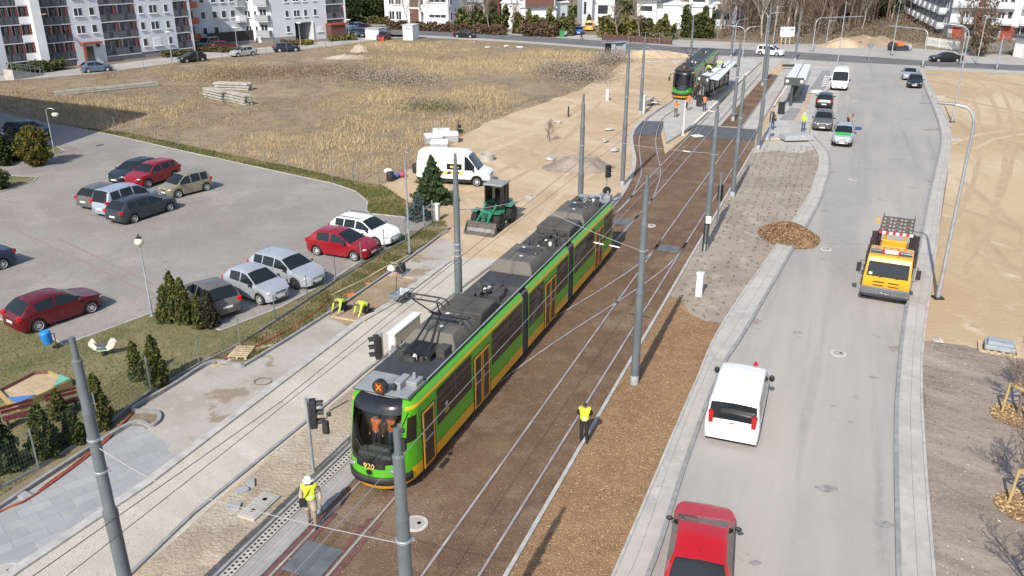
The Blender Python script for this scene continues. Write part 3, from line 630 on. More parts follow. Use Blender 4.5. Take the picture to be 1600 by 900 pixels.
c_('red hatchback behind the white garage box', by_side((579, 48), (567, 50), 'L'), 'hatch', 'bright', **sq)
c_('white hatchback at the back of the residents car park', by_side((563, 46), (554, 47), 'L'), 'hatch', 'white', **sq)
c_('dark saloon furthest back by the flats corner', by_front((542, 47), (546, 38), 4.3), 'sedan', 'navy', **sq)
c_('silver people carrier between the white garage box and the white kiosk', by_side((610, 54), (595, 57), 'L'), 'mpv', 'silver', **sq)
c_('dark red car parked in the weeds by the red box', by_side((611, 61), (601, 64), 'L'), 'hatch', 'maroon', **sq)
GR = 'cars on the far cross road'
c_('black saloon passing on the cross road beyond the dry field', by_side((717, 59), (732, 59.5), 'R'), 'sedan', 'black', small=True, Ln=4.4, name='passing_car', group=GR)
c_('white people carrier driving along the cross road behind the tram poles', by_side((1190, 86.5), (1211, 88), 'R'), 'mpv', 'white', Ln=4.4, Ht=1.6, name='passing_car', group=GR)
c_('black saloon driving on the cross road at the right', by_side((1495, 97.5), (1466, 97.5), 'L', 1.84), 'sedan', 'black', Ln=4.75, Wd=1.84, Ht=1.42, name='passing_car', group=GR)
c_('silver car parked nose to the cross road beside the green bin', by_side((895, 54), (885, 57), 'L'), 'hatch', 'silver', small=True, group=GR)
c_('blue car parked beside the silver car in the far driveway', by_front((904, 55), (909, 47), 4.2), 'hatch', 'blue', small=True, group=GR)
c_('yellow van standing in the far driveway', by_rear((920, 49), (926, 42), 4.6), 'van', 'yellow', small=True, Ht=1.95, name='parked_van', cat='van', group=GR)
GB = 'vehicles left on the new road'
c_('white high-roof panel van parked by the tram shelter', by_front((1310, 142.5), (1316, 108), 5.4), 'bigvan', 'white', Ln=5.4, Wd=2.05, Ht=2.4, clad=True, wb=3.45, name='parked_van', cat='van', group=GB)
c_('black crossover seen from behind in the parking bay', by_rear((1286, 172), (1293, 146), 4.3), 'suv', 'black', Ln=4.3, Wd=1.8, Ht=1.6, tailh=1.0, group=GB)
c_('grey sport utility car facing out in front of the black crossover', by_front((1283.5, 206.5), (1291, 172), 4.5), 'suv', 'grey', Ln=4.5, Wd=1.85, Ht=1.66, group=GB)
duster = c_('silver survey car with a green reflection painted on the bonnet beside the kneeling man', by_front((1314, 231), (1322, 195), 4.35), 'suv', 'silver', Ln=4.35, Wd=1.8, Ht=1.68, clad=True, rails=True, group=GB)
m_grn = mat('bonnet_green_reflection', (.05, .38, .10), .4, var=.05)
b = MB(); b.add([(4.35*(.5-.09), -.66, 1.03), (4.35*(.5-.09), .66, 1.03), (4.35*(.5-.25), .66, 1.17), (4.35*(.5-.25), -.66, 1.17), (4.35*(.5-.09), -.66, .93), (4.35*(.5-.09), .66, .93), (4.35*(.5-.235), .66, 1.03), (4.35*(.5-.235), -.66, 1.03)], [(0, 1, 2, 3), (0, 4, 5, 1), (1, 5, 6, 2), (2, 6, 7, 3), (3, 7, 4, 0)]); b.build('bonnet_reflection', m_grn, duster, bevel=.01)  # bright green reflection on the bonnet, put in as a coloured sheet
c_('silver saloon parked at the right kerb near the crossing', by_front((1420, 126.5), (1421, 104), 4.4), 'sedan', 'silver', Ln=4.4, group=GB)
c_('black hatchback parked close behind the silver saloon at the right kerb', by_front((1428, 139), (1429, 114), 4.3), 'hatch', 'black', Ln=4.3, group=GB)
wv = c_('white minibus van with dark rear window and a red beacon driving away', by_rear((1139, 699), (1168, 585), 4.95), 'van', 'white', Ln=4.95, Wd=1.92, Ht=1.88, tailh=1.12, name='driving_van', cat='van', group=GB)
b = MB(); b.lathe([(.09, 0), (.09, .04), (.06, .05), (.055, .13), (0.0, .16)], 10, (.55, -.42, 1.92)); b.build('beacon', m_lampr, wv, smooth=40)
MB().box((-2.478, 0, 1.0), (.02, .18, .05)).build('badge', m_chrome, wv, bevel=.006)
c_('bright red hatchback in the foreground cut by the lower edge of the picture', by_front((1100, 815), (1084, 960), 4.3), 'hatch', 'bright', Ln=4.3, Wd=1.80, Ht=1.47, name='driving_car', group=GB)
# works van with its livery
ww = c_('white works van with yellow and black hazard stripes on the sand', by_side((667, 287), (749, 291.5), 'R', 2.05), 'bigvan', 'white', Ln=5.6, Wd=2.05, Ht=2.5, clad=True, wb=3.6, name='works_van', cat='van')
m_hz = mat('hazard_yellow', (.80, .50, .03), .45, var=.05)
b = MB(); Lw = 5.6
yy = -(2.05/2+.006)
for k in range(9):
    b.k = k % 2; x = .75-k*.30; b.add([(x, yy, .86), (x-.30, yy, .86), (x-.18, yy, 1.06), (x+.12, yy, 1.06), (x, yy+.03, .86), (x-.30, yy+.03, .86), (x-.18, yy+.03, 1.06), (x+.12, yy+.03, 1.06)], [(0, 3, 2, 1), (0, 1, 5, 4), (3, 7, 6, 2)])
b.build('hazard_stripe', [m_hz, m_blk], ww)
b = MB(); b.box((.15, yy+.03, 1.42), (1.15, .03, .44)); b.build('side_window', m_glass, ww, bevel=.02)
def text(s, size, mt, parent, loc, rot, name='lettering', ext=.004):
    cu = bpy.data.curves.new(name, 'FONT'); cu.body = s; cu.size = size; cu.extrude = ext; cu.align_x = 'CENTER'; cu.align_y = 'CENTER'
    o = bpy.data.objects.new(name, cu); COL.objects.link(o); dg = bpy.context.evaluated_depsgraph_get()
    me = bpy.data.meshes.new_from_object(o.evaluated_get(dg)); me.materials.clear(); me.materials.append(mt); bpy.data.objects.remove(o)
    q = bpy.data.objects.new(name, me); link(q, parent); q.location = loc; q.rotation_euler = rot; return q
text('NICTWO ULICZNE', .24, mat('lettering_grey', (.45, .45, .47), .5, var=0), ww, (-.2, -1.0, 1.93), (R(84), 0, 0))
b = MB(); b.box((.12, yy+.0, 1.42), (.55, .012, .16)); b.box((.42, yy+.0, 1.40), (.2, .012, .06)); b.build('logo', m_hz, ww)

# ---------------------------------------------------------------- orange-yellow overhead line truck
def truck():
    pos, hd = by_front((1378, 477), (1401, 372), 6.6)
    m_y = paint('truck_yellow', (.78, .36, .012)); m_g = mat('bumper_grey', (.13, .14, .16), .5, var=.15); m_f = mat('deck_brown_steel', (.055, .047, .045), .6, .3, var=.3, scale=4)
    t = empty('maintenance_truck', pos, hd, 'orange yellow overhead line truck with a work platform on its back', 'truck')
    # cab: x forward, nose at 3.3
    sec = [(3.22, .62, 1.06), (3.30, .75, 1.08), (3.26, 1.45, 1.10), (2.98, 2.30, 1.05), (2.80, 2.42, .98), (1.55, 2.46, .98), (1.35, 2.30, 1.05), (1.35, .62, 1.08)]
    prof = [(3.2, .62), (3.3, .8), (3.27, 1.42), (3.02, 2.22), (2.86, 2.42), (1.5, 2.5), (1.3, 2.4), (1.3, .62)]
    b = MB(); n = len(prof); wz = lambda z: 1.10-.09*max(0, (z-1.4))
    vs = [(x, s*wz(z), z) for s in (1, -1) for x, z in prof]
    b.add(vs, [tuple(range(n)), tuple(range(2*n-1, n-1, -1))]+[(i, n+i, n+(i+1) % n, (i+1) % n) for i in range(n)])
    cab = b.build('cab', m_y, t, bevel=.06, smooth=40, seg=3)
    def onface(u0, u1, y0, y1, nm, mt, d=.02):
        x0, z0 = 3.27+(3.02-3.27)*u0, 1.42+.8*u0; x1, z1 = 3.27+(3.02-3.27)*u1, 1.42+.8*u1
        b = MB(); b.add([(x0+d, y0, z0), (x0+d, y1, z0), (x1+d, y1*.97, z1), (x1+d, y0*.97, z1), (x0-.02, y0, z0), (x0-.02, y1, z0), (x1-.02, y1*.97, z1), (x1-.02, y0*.97, z1)], [(0, 1, 2, 3), (0, 4, 5, 1), (1, 5, 6, 2), (2, 6, 7, 3), (3, 7, 4, 0)])
        return b.build(nm, mt, t, bevel=.015)
    onface(.05, .93, -.96, .96, 'windscreen', m_glass)
    b = MB(); b.box((3.245, -.78, 1.56), (.02, .16, .2)); b.build('windscreen_sticker', m_plate_w, t)
    for y in (-.35, .4): MB().tube([(3.3, y, 1.44), (3.27, y+.35, 1.56)], .016, 4).build('wiper', m_blk, t)
    for s in (1, -1):
        MB().box((2.2, s*1.085, 1.78), (1.0, .04, .62)).build('side_window', m_glass, t, bevel=.02)
        MB().box((3.28, s*.78, .78), (.1, .42, .16)).build('headlight', m_lampw, t, bevel=.03)
        b = MB(); b.tube([(2.95, s*1.05, 2.1), (3.15, s*1.32, 2.15), (3.15, s*1.34, 1.5), (2.98, s*1.08, 1.35)], .018, 5); b.box((3.12, s*1.36, 1.78), (.10, .22, .46)); b.build('mirror', m_blk, t, bevel=.02)
        for x in (2.3, -1.7): wheel(t, x, s*.96, .46, .28, s, steel=True)
    b = MB(); b.box((3.24, 0, .72), (.26, 2.26, .40)); b.box((3.10, 0, .46), (.2, 2.1, .2)); b.build('bumper', m_g, t, bevel=.05, smooth=40)
    b = MB()
    for z in (1.02, 1.2): 
        for y in (-.35, .35): b.box((3.30, y, z), (.03, .5, .05))
    b.build('grille', m_blk, t, bevel=.01)
    MB().box((3.385, 0, .66), (.02, .5, .12)).build('number_plate', m_blk, t)
    text('PZ9 4618', .11, m_plate_w, t, (3.4, 0, .66), (R(90), 0, R(90)), 'plate_lettering', .003)
    b = MB(); b.box((2.62, 0, 2.6), (.18, .62, .16)); b.build('roof_sign', m_plate_w, t, bevel=.02)
    m_bl = mat('blue_beacon', (.04, .09, .16), .15, var=.05)
    for s in (1, -1):
        b = MB(); b.tube([(2.62, s*.42, 2.58), (2.62, s*.95, 2.58)], .085, 10); b.build('beacon', m_bl, t, smooth=50)
        MB().box((2.62, s*.37, 2.58), (.2, .1, .16)).build('beacon_end', m_lampr, t, bevel=.01)
    b = MB(); b.box((-.95, 0, .72), (4.5, .9, .2)); b.build('chassis', m_blk, t)
    b = MB(); b.bx(-3.2, 1.15, -1.1, 1.1, .95, 1.35); b.build('deck', m_y, t, bevel=.03)
    for s in (1, -1):   # folded ladders / rails along both sides
        for k in range(4):
            MB().box((-1.1, s*(.80+k*.115), 2.02-.10*k), (4.1, .05, .10)).build('ladder_rail', m_f, t, bevel=.01)
        b = MB()
        for x in (-2.9, -1.6, -.3, .7): b.box((x, s*.97, 1.6), (.08, .5, .6))
        b.build('side_rack', m_f, t)
    b = MB(); b.box((.75, 0, 2.0), (.14, 1.9, .16)); b.box((.9, 0, 1.7), (.1, 1.9, .1)); b.build('headboard', m_f, t, bevel=.02)
    b = MB(); b.box((-.2, 0, 1.6), (1.2, 1.1, .5)); b.box((.15, 0, 2.05), (.16, 1.2, .18)); b.box((-.5, 0, 2.1), (.2, 1.2, .3)); b.build('lift_base', m_y, t, bevel=.04)
    b = MB()    # open grid platform
    for y in (-.78, -.26, .26, .78): b.box((-1.75, y, 2.72), (2.7, .07, .07))
    for k in range(5): b.box((-3.1+k*.675, 0, 2.725), (.09, 1.63, .08))
    for y in (-.78, .78): b.box((-1.75, y, 2.95), (2.7, .04, .04)); b.box((-3.1, y, 2.83), (.04, .04, .25)); b.box((-.4, y, 2.83), (.04, .04, .25))
    for k in range(4):
        for y in (-.52, 0, .52): b.box((-2.76+k*.675, y, 2.70), (.30, .22, .03))
    pf = b.build('work_platform', mat('platform_steel', (.16, .13, .11), .6, .4, var=.3, scale=5), t)
    b = MB()
    for k in range(10): b.k = k % 2; b.box((-.36, -.74+k*.165, 2.66), (.05, .165, .14))
    b.build('striped_edge', [mat('stripe_red', (.45, .03, .04), .5, var=.05), m_plate_w], pf)
    MB().box((-2.6, -1.0, 2.6), (.3, .2, .22)).build('control_box', m_y, t, bevel=.02)
    b = MB()
    for x in (-2.9, -.7): b.tube([(x, .5, 1.35), (x+.3, .5, 2.68)], .05, 6); b.tube([(x, -.5, 1.35), (x+.3, -.5, 2.68)], .05, 6)
    b.build('lift_arm', m_y, t)
truck()
# ---------------------------------------------------------------- wheel loader
def loader():
    a = G(745, 358); b_ = G(798, 331); d = (a-b_); d.z = 0
    pos = G(772, 351); hd = math.atan2(-1.0, -.42)
    mg = paint('loader_green', (.03, .21, .115)); t = empty('wheel_loader', pos, hd, 'green wheel loader with lowered bucket standing on the sand', 'wheel loader')
    mdk = mat('machine_steel', (.20, .19, .18), .55, .5, var=.3, scale=4)
    for x in (.95, -1.0):
        for s in (1, -1):
            w_ = MB(); w_.M = Matrix.Translation((x, s*.78, .56)) @ Matrix.Rotation(R(-90*s), 4, 'X')
            w_.lathe([(.3, -.2), (.5, -.2), (.56, -.13), (.56, .13), (.5, .2), (.3, .2)], 22)
            for k in range(22): a_ = 2*math.pi*k/22; w_.box((.565*math.cos(a_), .565*math.sin(a_), .08 if k % 2 else -.08), (.06, .05, .2), rz=a_)
            wo = w_.build('wheel', m_tyre, t); q = MB(); q.M = w_.M; q.lathe([(.3, .05), (.3, .19), (.12, .12), (0.0, .14)], 14); q.build('rim', mg, wo)
    b = MB(); b.bx(-1.9, -.35, -.55, .55, .55, 1.35); b.build('engine_cover', mg, t, bevel=.08, smooth=40, seg=3)
    b = MB(); b.bx(-.4, 1.2, -.35, .35, .5, .95); b.box((1.0, 0, 1.0), (.5, .7, .5)); b.build('front_frame', mg, t, bevel=.04)
    for s in (1, -1):
        b = MB(); b.tube([(-1.6, s*.78, 1.08), (-1.35, s*.78, 1.22), (-.65, s*.78, 1.22), (-.42, s*.78, 1.05)], .0, 4) if False else b.box((-1.0, s*.78, 1.2), (1.15, .44, .08)); b.build('fender', mg, t, bevel=.03)
        b = MB(); b.box((.95, s*.78, 1.19), (.9, .42, .06)); b.build('fender', mg, t, bevel=.02)
    # cab
    b = MB()
    for x, y in ((-.95, .58), (-.95, -.58), (.1, .55), (.1, -.55), (-.45, .6), (-.45, -.6)): b.box((x, y, 1.95), (.08, .08, 1.35))
    b.bx(-1.0, .15, -.62, .62, 1.2, 1.32); b.build('cab_frame', m_blk, t)
    b = MB(); b.bx(-1.08, .25, -.68, .68, 2.6, 2.72); b.build('cab_roof', mat('cab_roof_grey', (.26, .27, .26), .6, var=.15), t, bevel=.05, smooth=40)
    mgl = glass_clear(); b = MB(); b.box((.1, 0, 1.98), (.02, 1.02, 1.2)); b.box((-.95, 0, 1.98), (.02, 1.08, 1.2)); b.box((-.45, .58, 1.98), (.95, .02, 1.2)); b.box((-.45, -.58, 1.98), (.95, .02, 1.2)); b.build('cab_glass', mgl, t)
    b = MB(); b.box((-.55, 0, 1.5), (.5, .5, .14)); b.box((-.78, 0, 1.85), (.14, .5, .7)); b.build('seat', m_blk, t, bevel=.05)
    b = MB(); b.tube([(-.05, 0, 1.3), (-.15, 0, 1.75)], .04, 6); b.build('steering_column', m_blk, t)
    for s in (1, -1):
        b = MB(); b.box((1.15, s*.36, 1.02), (1.75, .10, .2), ry=.50); b.build('lift_arm', mg, t, bevel=.02)
        b = MB(); b.tube([(.5, s*.22, .95), (1.5, s*.22, .62)], .05, 8); b.build('hydraulic_ram', m_chrome, t)
        b = MB(); b.tube([(.3, s*.12, 1.3), (.8, s*.14, 1.5), (1.5, s*.12, .95)], .018, 5); b.tube([(.25, s*.05, 1.25), (.9, s*.06, 1.38), (1.6, s*.05, .85)], .018, 5); b.build('hose', m_blk, t)
    b = MB(); b.tube([(.55, 0, 1.28), (1.75, 0, .72)], .06, 8); b.build('tilt_ram', m_chrome, t)
    pr = [(2.45, .05), (1.95, .06), (1.78, .3), (1.85, .72), (1.95, .78), (1.92, .70), (1.86, .3), (1.99, .12), (2.45, .09)]
    b = MB(); n = len(pr); b.add([(x, s*1.0, z) for s in (1, -1) for x, z in pr], [(i, n+i, n+(i+1) % n, (i+1) % n) for i in range(n)])
    for s in (1, -1): b.add([(x, s*1.0+q*.02, z) for q in (0, -1) for x, z in [(2.42, .07), (1.95, .08), (1.8, .3), (1.92, .76)]], [(0, 1, 2, 3), (7, 6, 5, 4), (0, 4, 5, 1), (1, 5, 6, 2), (2, 6, 7, 3), (3, 7, 4, 0)])
    b.build('bucket', mdk, t)
def glass_clear():
    if 'clear_glass' in MATS: return MATS['clear_glass']
    m = bpy.data.materials.new('clear_glass'); m.use_nodes = True; t = m.node_tree; t.nodes.clear(); N = t.nodes.new
    o = N('ShaderNodeOutputMaterial'); mx = N('ShaderNodeMixShader'); tr = N('ShaderNodeBsdfTransparent'); gl = N('ShaderNodeBsdfGlossy'); fr = N('ShaderNodeFresnel')
    tr.inputs[0].default_value = (.66, .70, .68, 1); gl.inputs['Roughness'].default_value = .03; fr.inputs[0].default_value = 1.5
    t.links.new(fr.outputs[0], mx.inputs[0]); t.links.new(tr.outputs[0], mx.inputs[1]); t.links.new(gl.outputs[0], mx.inputs[2]); t.links.new(mx.outputs[0], o.inputs[0])
    MATS['clear_glass'] = m; return m
loader()
# ================================================================ TRAMS
m_roofg = mat('tram_roof_grey', (.085, .083, .078), .75, var=.25, scale=2)
m_hvac = mat('roof_unit_grey', (.12, .112, .095), .7, var=.2, scale=2.5)
m_hvacd = mat('roof_unit_dark', (.06, .058, .055), .65, var=.25, scale=3)
m_rooflt = mat('roof_pale_panel', (.27, .285, .30), .5, var=.12, scale=2)
m_sheet = mat('roof_black_sheet', (.045, .048, .055), .6, var=.15)
m_tglass = mat('tram_window_glass', (.020, .018, .016), .07, var=0, spec=.6)
m_dfr = mat('door_frame_ochre', (.60, .29, .05), .45, var=.06)
m_led = mat('led_display', (.9, .25, .02), .5, var=0)
_b = m_led.node_tree.nodes['Principled BSDF']; _b.inputs['Emission Color'].default_value = (1, .27, .03, 1); _b.inputs['Emission Strength'].default_value = .35
m_dig_y = mat('fleet_number_yellow', (.75, .55, .10), .5, var=0)
def tram(label, pos, head, Ln, secs, bell, doors, wins, green, yellow, units, panto, dark_front=False, num=None, people=False):
    t = empty('tram', pos, head, label, 'tram', 'green trams')
    mg = paint(*green); my = paint(*yellow); mv = mat('tram_visor_black', (.015, .017, .021), .12, var=0, spec=.7)
    prof = [(1.06, .26), (1.2, .42), (1.2, .84), (1.2, 1.5), (1.2, 2.92), (1.195, 2.97), (1.17, 3.07), (1.10, 3.2), (1.0, 3.27), (.85, 3.30), (0, 3.32)]
    col = [1, 1, 0, 0, 0, 1, 0, 0, 2, 2]
    N0 = 1.45
    for i, (a, b_) in enumerate(secs):
        a2 = N0 if i == 0 else a; b2 = Ln-N0 if i == len(secs)-1 else b_
        b = MB(); full = [(y, z) for y, z in prof]+[(-y, z) for y, z in prof[-2::-1]]; n = len(full)
        cs = col+col[::-1]
        b.add([(x, y, z) for x in (a2, b2) for y, z in full], [])
        for k in range(n-1): b.f.append([k, k+1, n+k+1, n+k]); b.m.append(cs[k])
        b.k = 3; b.f.append(list(range(n))[::-1]); b.m.append(3); b.f.append(list(range(n, 2*n))); b.m.append(3); b.k = 3
        b.bx(a2+.2, b2-.2, -1.0, 1.0, .10, .34)
        b.build('body_section', [mg, my, m_roofg, m_under], t, smooth=35)
    for a, b_ in bell:
        b = MB(); n = 9
        for k in range(n):
            x = a+(b_-a)*(k+.5)/n; w_ = 1.12 if k % 2 else 1.16; b.bx(x-(b_-a)/n/2, x+(b_-a)/n/2, -w_, w_, .35, 3.12 if k % 2 else 3.18)
        b.build('bellows', mat('bellows_grey', (.085, .09, .095), .8, var=.15), t)
    # nose and tail
    zs = [.26, .42, .52, .66, .80, .88, .98, 1.08, 1.24, 1.40, 1.62, 1.85, 2.1, 2.4, 2.72, 2.86, 2.97, 3.07, 3.18, 3.26, 3.30]
    s0p = [(.26, .16), (.42, .06), (.6, .0), (.85, .02), (1.1, .04), (1.5, .11), (2.0, .24), (2.8, .50), (3.07, .64), (3.2, .80), (3.30, 1.10)]
    hw = lambda z: ipl(z, [(.26, 1.06), (.42, 1.2), (2.97, 1.195), (3.07, 1.17), (3.2, 1.10), (3.27, 1.0), (3.30, .85)])
    NA = 32
    for end in (0, 1):
        grid = []
        for z in zs:
            row = []
            for k in range(NA+1):
                a = math.pi*(k/NA-.5); e = 2/2.35
                sy = math.copysign(abs(math.sin(a))**e, math.sin(a)); cx = abs(math.cos(a))**e
                x = N0-(N0-ipl(z, s0p))*cx; row.append((x if not end else Ln-x, hw(z)*sy*(1 if not end else -1), z))
            grid.append(row)
        F = {}
        for i in range(len(zs)-1):
            for k in range(NA):
                zm = (zs[i]+zs[i+1])/2; ps = [grid[i][k], grid[i+1][k], grid[i+1][k+1], grid[i][k+1]]
                ym = abs(sum(p[1] for p in ps)/4); xm = sum(p[0] for p in ps)/4; xm = xm if not end else Ln-xm
                kc = abs(k+.5-NA/2); front = kc < 8
                if front and 1.40 < zm < 2.86: p, c = ('windscreen', 0)
                elif front and 2.86 < zm < 3.22: p, c = 'visor', 0
                elif 10 < kc < 14 and 1.80 < zm < 2.74: p, c = 'cab_window', 0
                elif zm > 3.22: p, c = 'nose', 5
                elif kc < 4 and 1.08 < zm < 1.40: p, c = 'nose', 3
                elif 1.24 < zm < 1.40 and kc < 7: p, c = 'nose', 3
                elif .50 < zm < .80 and kc < 12: p, c = 'bumper', 0
                elif zm < .52 or (zm < .88 and kc >= 12): p, c = 'nose', 1
                elif 2.97 < zm < 3.07 and kc > 9: p, c = 'nose', 1
                else: p, c = 'nose', 4 if dark_front and zm > 1.4 else 0
                F.setdefault(p, []).append((ps, c))
        for p, q in F.items():
            b = MB(); ids = {}
            for ps, c in q:
                f_ = []
                for v in ps:
                    if v not in ids: ids[v] = len(b.v); b.v.append(Vector(v))
                    f_.append(ids[v])
                b.f.append(f_); b.m.append(c)
            mt = {'windscreen': glass_clear() if not end else m_tglass, 'visor': mv, 'cab_window': m_tglass, 'bumper': m_blk, 'nose': [mg, my, m_roofg, mv, m_sheet, m_rooflt]}[p]
            o = b.build(p, mt, t, smooth=45)
            if p in ('bumper',): so_ = o.modifiers.new('s', 'SOLIDIFY'); so_.thickness = .05; so_.offset = 1
    # cab interior
    b = MB(); b.bx(.45, 2.4, -.75, .75, .74, .8); b.bx(2.4, 2.45, -1.1, 1.1, .9, 3.1); b.build('cab_floor', mat('cab_interior', (.06, .065, .07), .8, var=.1), t)
    b = MB(); b.box((.62, 0, 1.12), (.5, 1.3, .55)); b.box((.70, -.1, 1.46), (.4, .8, .2), ry=.3); b.build('console', mat('console_grey', (.10, .115, .12), .6, var=.1), t, bevel=.08, smooth=40)
    for sgn in (1, -1):
        b = MB(); b.blob((.27, sgn*.74, 1.0), (.20, .36, .18), 12, 6); b.build('headlight', mat('tram_headlamp', (.26, .28, .29), .15, .3, var=0), t, smooth=60)
        b = MB(); b.tube([(.80, sgn*1.10, 2.95), (.05, sgn*1.30, 2.95), (-.15, sgn*1.38, 2.7)], .022, 6); b.box((-.15, sgn*1.40, 2.42), (.12, .2, .46)); b.blob((-.02, sgn*1.33, 2.84), (.14, .18, .18)); b.build('mirror', m_blk, t, bevel=.02)
        b = MB(); b.tube([(.12, sgn*.1, 1.38), (.25, sgn*.55, 1.95)], .014, 4); b.build('wiper', m_blk, t)
    if num:
        text(num, .27, m_dig_y, t, (.008, -.0, 1.17), (R(84), 0, R(-90)), 'fleet_number', .006)
        text(num, .2, m_dig_y, t, (3.3, -1.222, 1.72), (R(90), 0, 0), 'fleet_number', .003)
        b = MB(); b.blob((3.3, -1.218, 2.0), (.22, .02, .18), 8, 4); b.build('crest', m_rim, t)
        b = MB(); b.lathe([(.10, 0), (.10, .012), (.075, .012), (.075, 0)], 14); o = b.build('emblem', m_blk, t, loc=(-.012, 0, .97)); o.rotation_euler = (0, R(-88), 0)
        b = MB(); b.box((-.012, -.03, .97), (.01, .018, .11)); b.box((-.012, .03, .97), (.01, .018, .11)); b.box((-.012, 0, .97), (.01, .05, .018)); b.build('emblem_bar', m_blk, t)
    d = MB(); d.tube([(.93, 0, 3.58), (1.12, 0, 3.58)], [.25, .25], 16); d.box((1.05, 0, 3.36), (.12, .3, .14)); dd = d.build('destination_display', m_blk, t, smooth=40)
    b = MB(); b.box((.922, 0, 3.58), (.012, .28, .34)); b.build('display_panel', mat('display_dark_amber', (.16, .05, .01), .5, var=0), dd)
    text('X' if num else '1', .28, m_led, dd, (.912, 0, 3.58), (R(90), 0, R(-90)), 'display_character', .004)
    b = MB(); b.blob((1.35, -.34, 3.5), (.42, .2, .22)); b.build('horn', m_blk, t, smooth=50)
    for sgn in (1, -1):
        y = sgn*1.203
        for a, b_, z0 in wins:
            b = MB(); b.bx(a, b_, min(y, y+sgn*.012), max(y, y+sgn*.012), z0, 2.88); w_ = b.build('window', m_tglass, t, bevel=.01)
            if b_-a > 1.6:
                q = MB(); q.bx(a+.05, b_-.05, min(y+sgn*.012, y+sgn*.022), max(y+sgn*.012, y+sgn*.022), 2.28, 2.305); q.bx((a+b_)/2-.015, (a+b_)/2+.015, min(y+sgn*.012, y+sgn*.02), max(y+sgn*.012, y+sgn*.02), z0+.04, 2.84); q.build('window_bar', mat('window_bar', (.09, .085, .08), .4, var=0), w_)
        for a, b_ in doors:
            n = 2 if b_-a > 1.2 else 1; w_ = (b_-a)/n
            b = MB(); b.k = 0
            b.bx(a-.06, b_+.06, min(y, y+sgn*.008), max(y, y+sgn*.008), .38, 2.62); bk = b.build('door', m_tglass, t)
            for j in range(n):
                q = MB(); x0, x1 = a+j*w_+.03, a+(j+1)*w_-.03; f_ = .075; ya, yb = min(y+sgn*.008, y+sgn*.03), max(y+sgn*.008, y+sgn*.03)
                q.bx(x0, x0+f_, ya, yb, .42, 2.56); q.bx(x1-f_, x1, ya, yb, .42, 2.56); q.bx(x0+f_, x1-f_, ya, yb, 2.56-f_, 2.56); q.bx(x0+f_, x1-f_, ya, yb, .42, .42+f_)
                q.build('door_frame', m_dfr, bk)
                q = MB(); q.bx(x0+f_, x1-f_, ya, yb, 1.42, 1.47); q.bx(x0+f_+.02, x0+f_+.05, ya, yb+.02 if sgn > 0 else yb, 1.2, 1.7); q.build('door_rail', m_rim, bk)
        b = MB(); 
        for a, b_ in secs: b.bx(a+1.4, b_-1.4, min(y, y+sgn*.004), max(y, y+sgn*.004), .845, .86)
        b.build('side_seam', m_blk, t)
    b = MB(); b.bx(1.0, Ln-1.0, -1.04, 1.04, 3.305, 3.34); b.build('roof_deck', m_roofg, t)
    rail = MB()
    for sgn in (1, -1): rail.tube([(2.3, sgn*1.02, 3.40), (Ln-1.6, sgn*1.02, 3.40)], .02, 5)
    rail.build('roof_cable', m_rim, t)
    rnd = random.Random(5)
    for u in units:
        k, a, b_ = u
        if k == 'pale': 
            b = MB(); b.bx(a, b_, -.98, .98, 3.335, 3.37); b.build('roof_panel', m_rooflt, t)
            b = MB(); b.bx(a+.35, b_-.2, -.55, -.30, 3.37, 3.62); b.build('roof_box', m_rooflt, t, bevel=.02)
            b = MB(); b.bx(b_-.55, b_-.05, -.95, -.55, 3.37, 3.55); b.lathe([(.06, 0), (.06, .22), (0, .24)], 8, (b_-.3, -.75, 3.55)); b.build('aerial_box', m_rooflt, t, bevel=.02)
        elif k == 'sheet': MB().bx(a, b_, -.95, .95, 3.34, 3.375).build('roof_sheet', m_sheet, t, bevel=.01)
        elif k == 'hvac':
            h = 3.86; e = .38; wb_, wt = .98, .72
            b = MB(); n0 = [(a, -wb_, 3.35), (a, wb_, 3.35), (b_, wb_, 3.35), (b_, -wb_, 3.35)]; n1 = [(a+.06, -wb_, 3.55), (a+.06, wb_, 3.55), (b_-.06, wb_, 3.55), (b_-.06, -wb_, 3.55)]; n2 = [(a+e, -wt, h), (a+e, wt, h), (b_-e*.6, wt, h), (b_-e*.6, -wt, h)]
            b.add(n0+n1+n2, [(3, 2, 1, 0), (8, 9, 10, 11)]+[(i, (i+1) % 4, 4+(i+1) % 4, 4+i) for i in range(4)]+[(4+i, 4+(i+1) % 4, 8+(i+1) % 4, 8+i) for i in range(4)])
            h_ = b.build('air_conditioner', m_hvac, t, bevel=.03, smooth=40)
            m_ = (a+b_)/2
            q = MB(); q.bx(m_+.05, m_+.65, -.32, .32, h, h+.03)
            for s2 in (1, -1): q.bx(a+e, b_-e, s2*.30-.012, s2*.30+.012, h-.002, h+.008)
            q.build('grille', m_sheet, h_)
            for j in (0, 1):
                q = MB(); q.lathe([(.24, 0), (.24, .05), (.17, .05), (.16, .015), (0, .02)], 16, (m_+.1+j*.55, -.50, h)); q.build('fan', m_hvacd, h_, smooth=40)
            q = MB()
            for xx, yy in ((m_-.35, -.1), (m_+.1, -.66), (m_+.75, .2)): q.box((xx, yy, h+.012), (.14, .14, .012))
            q.build('warning_sticker', m_plate_w, h_)
        elif k == 'box':
            b = MB(); b.bx(a, b_, -.88, .88, 3.35, 3.72); o = b.build('converter_box', m_hvacd, t, bevel=.04, smooth=40)
            q = MB()
            for j in range(int((b_-a)/.16)): q.bx(a+.06+j*.16, a+.10+j*.16, -.86, .86, 3.72, 3.745)
            q.build('cooling_fin', m_roofg, o)
        elif k == 'gear':
            b = MB()
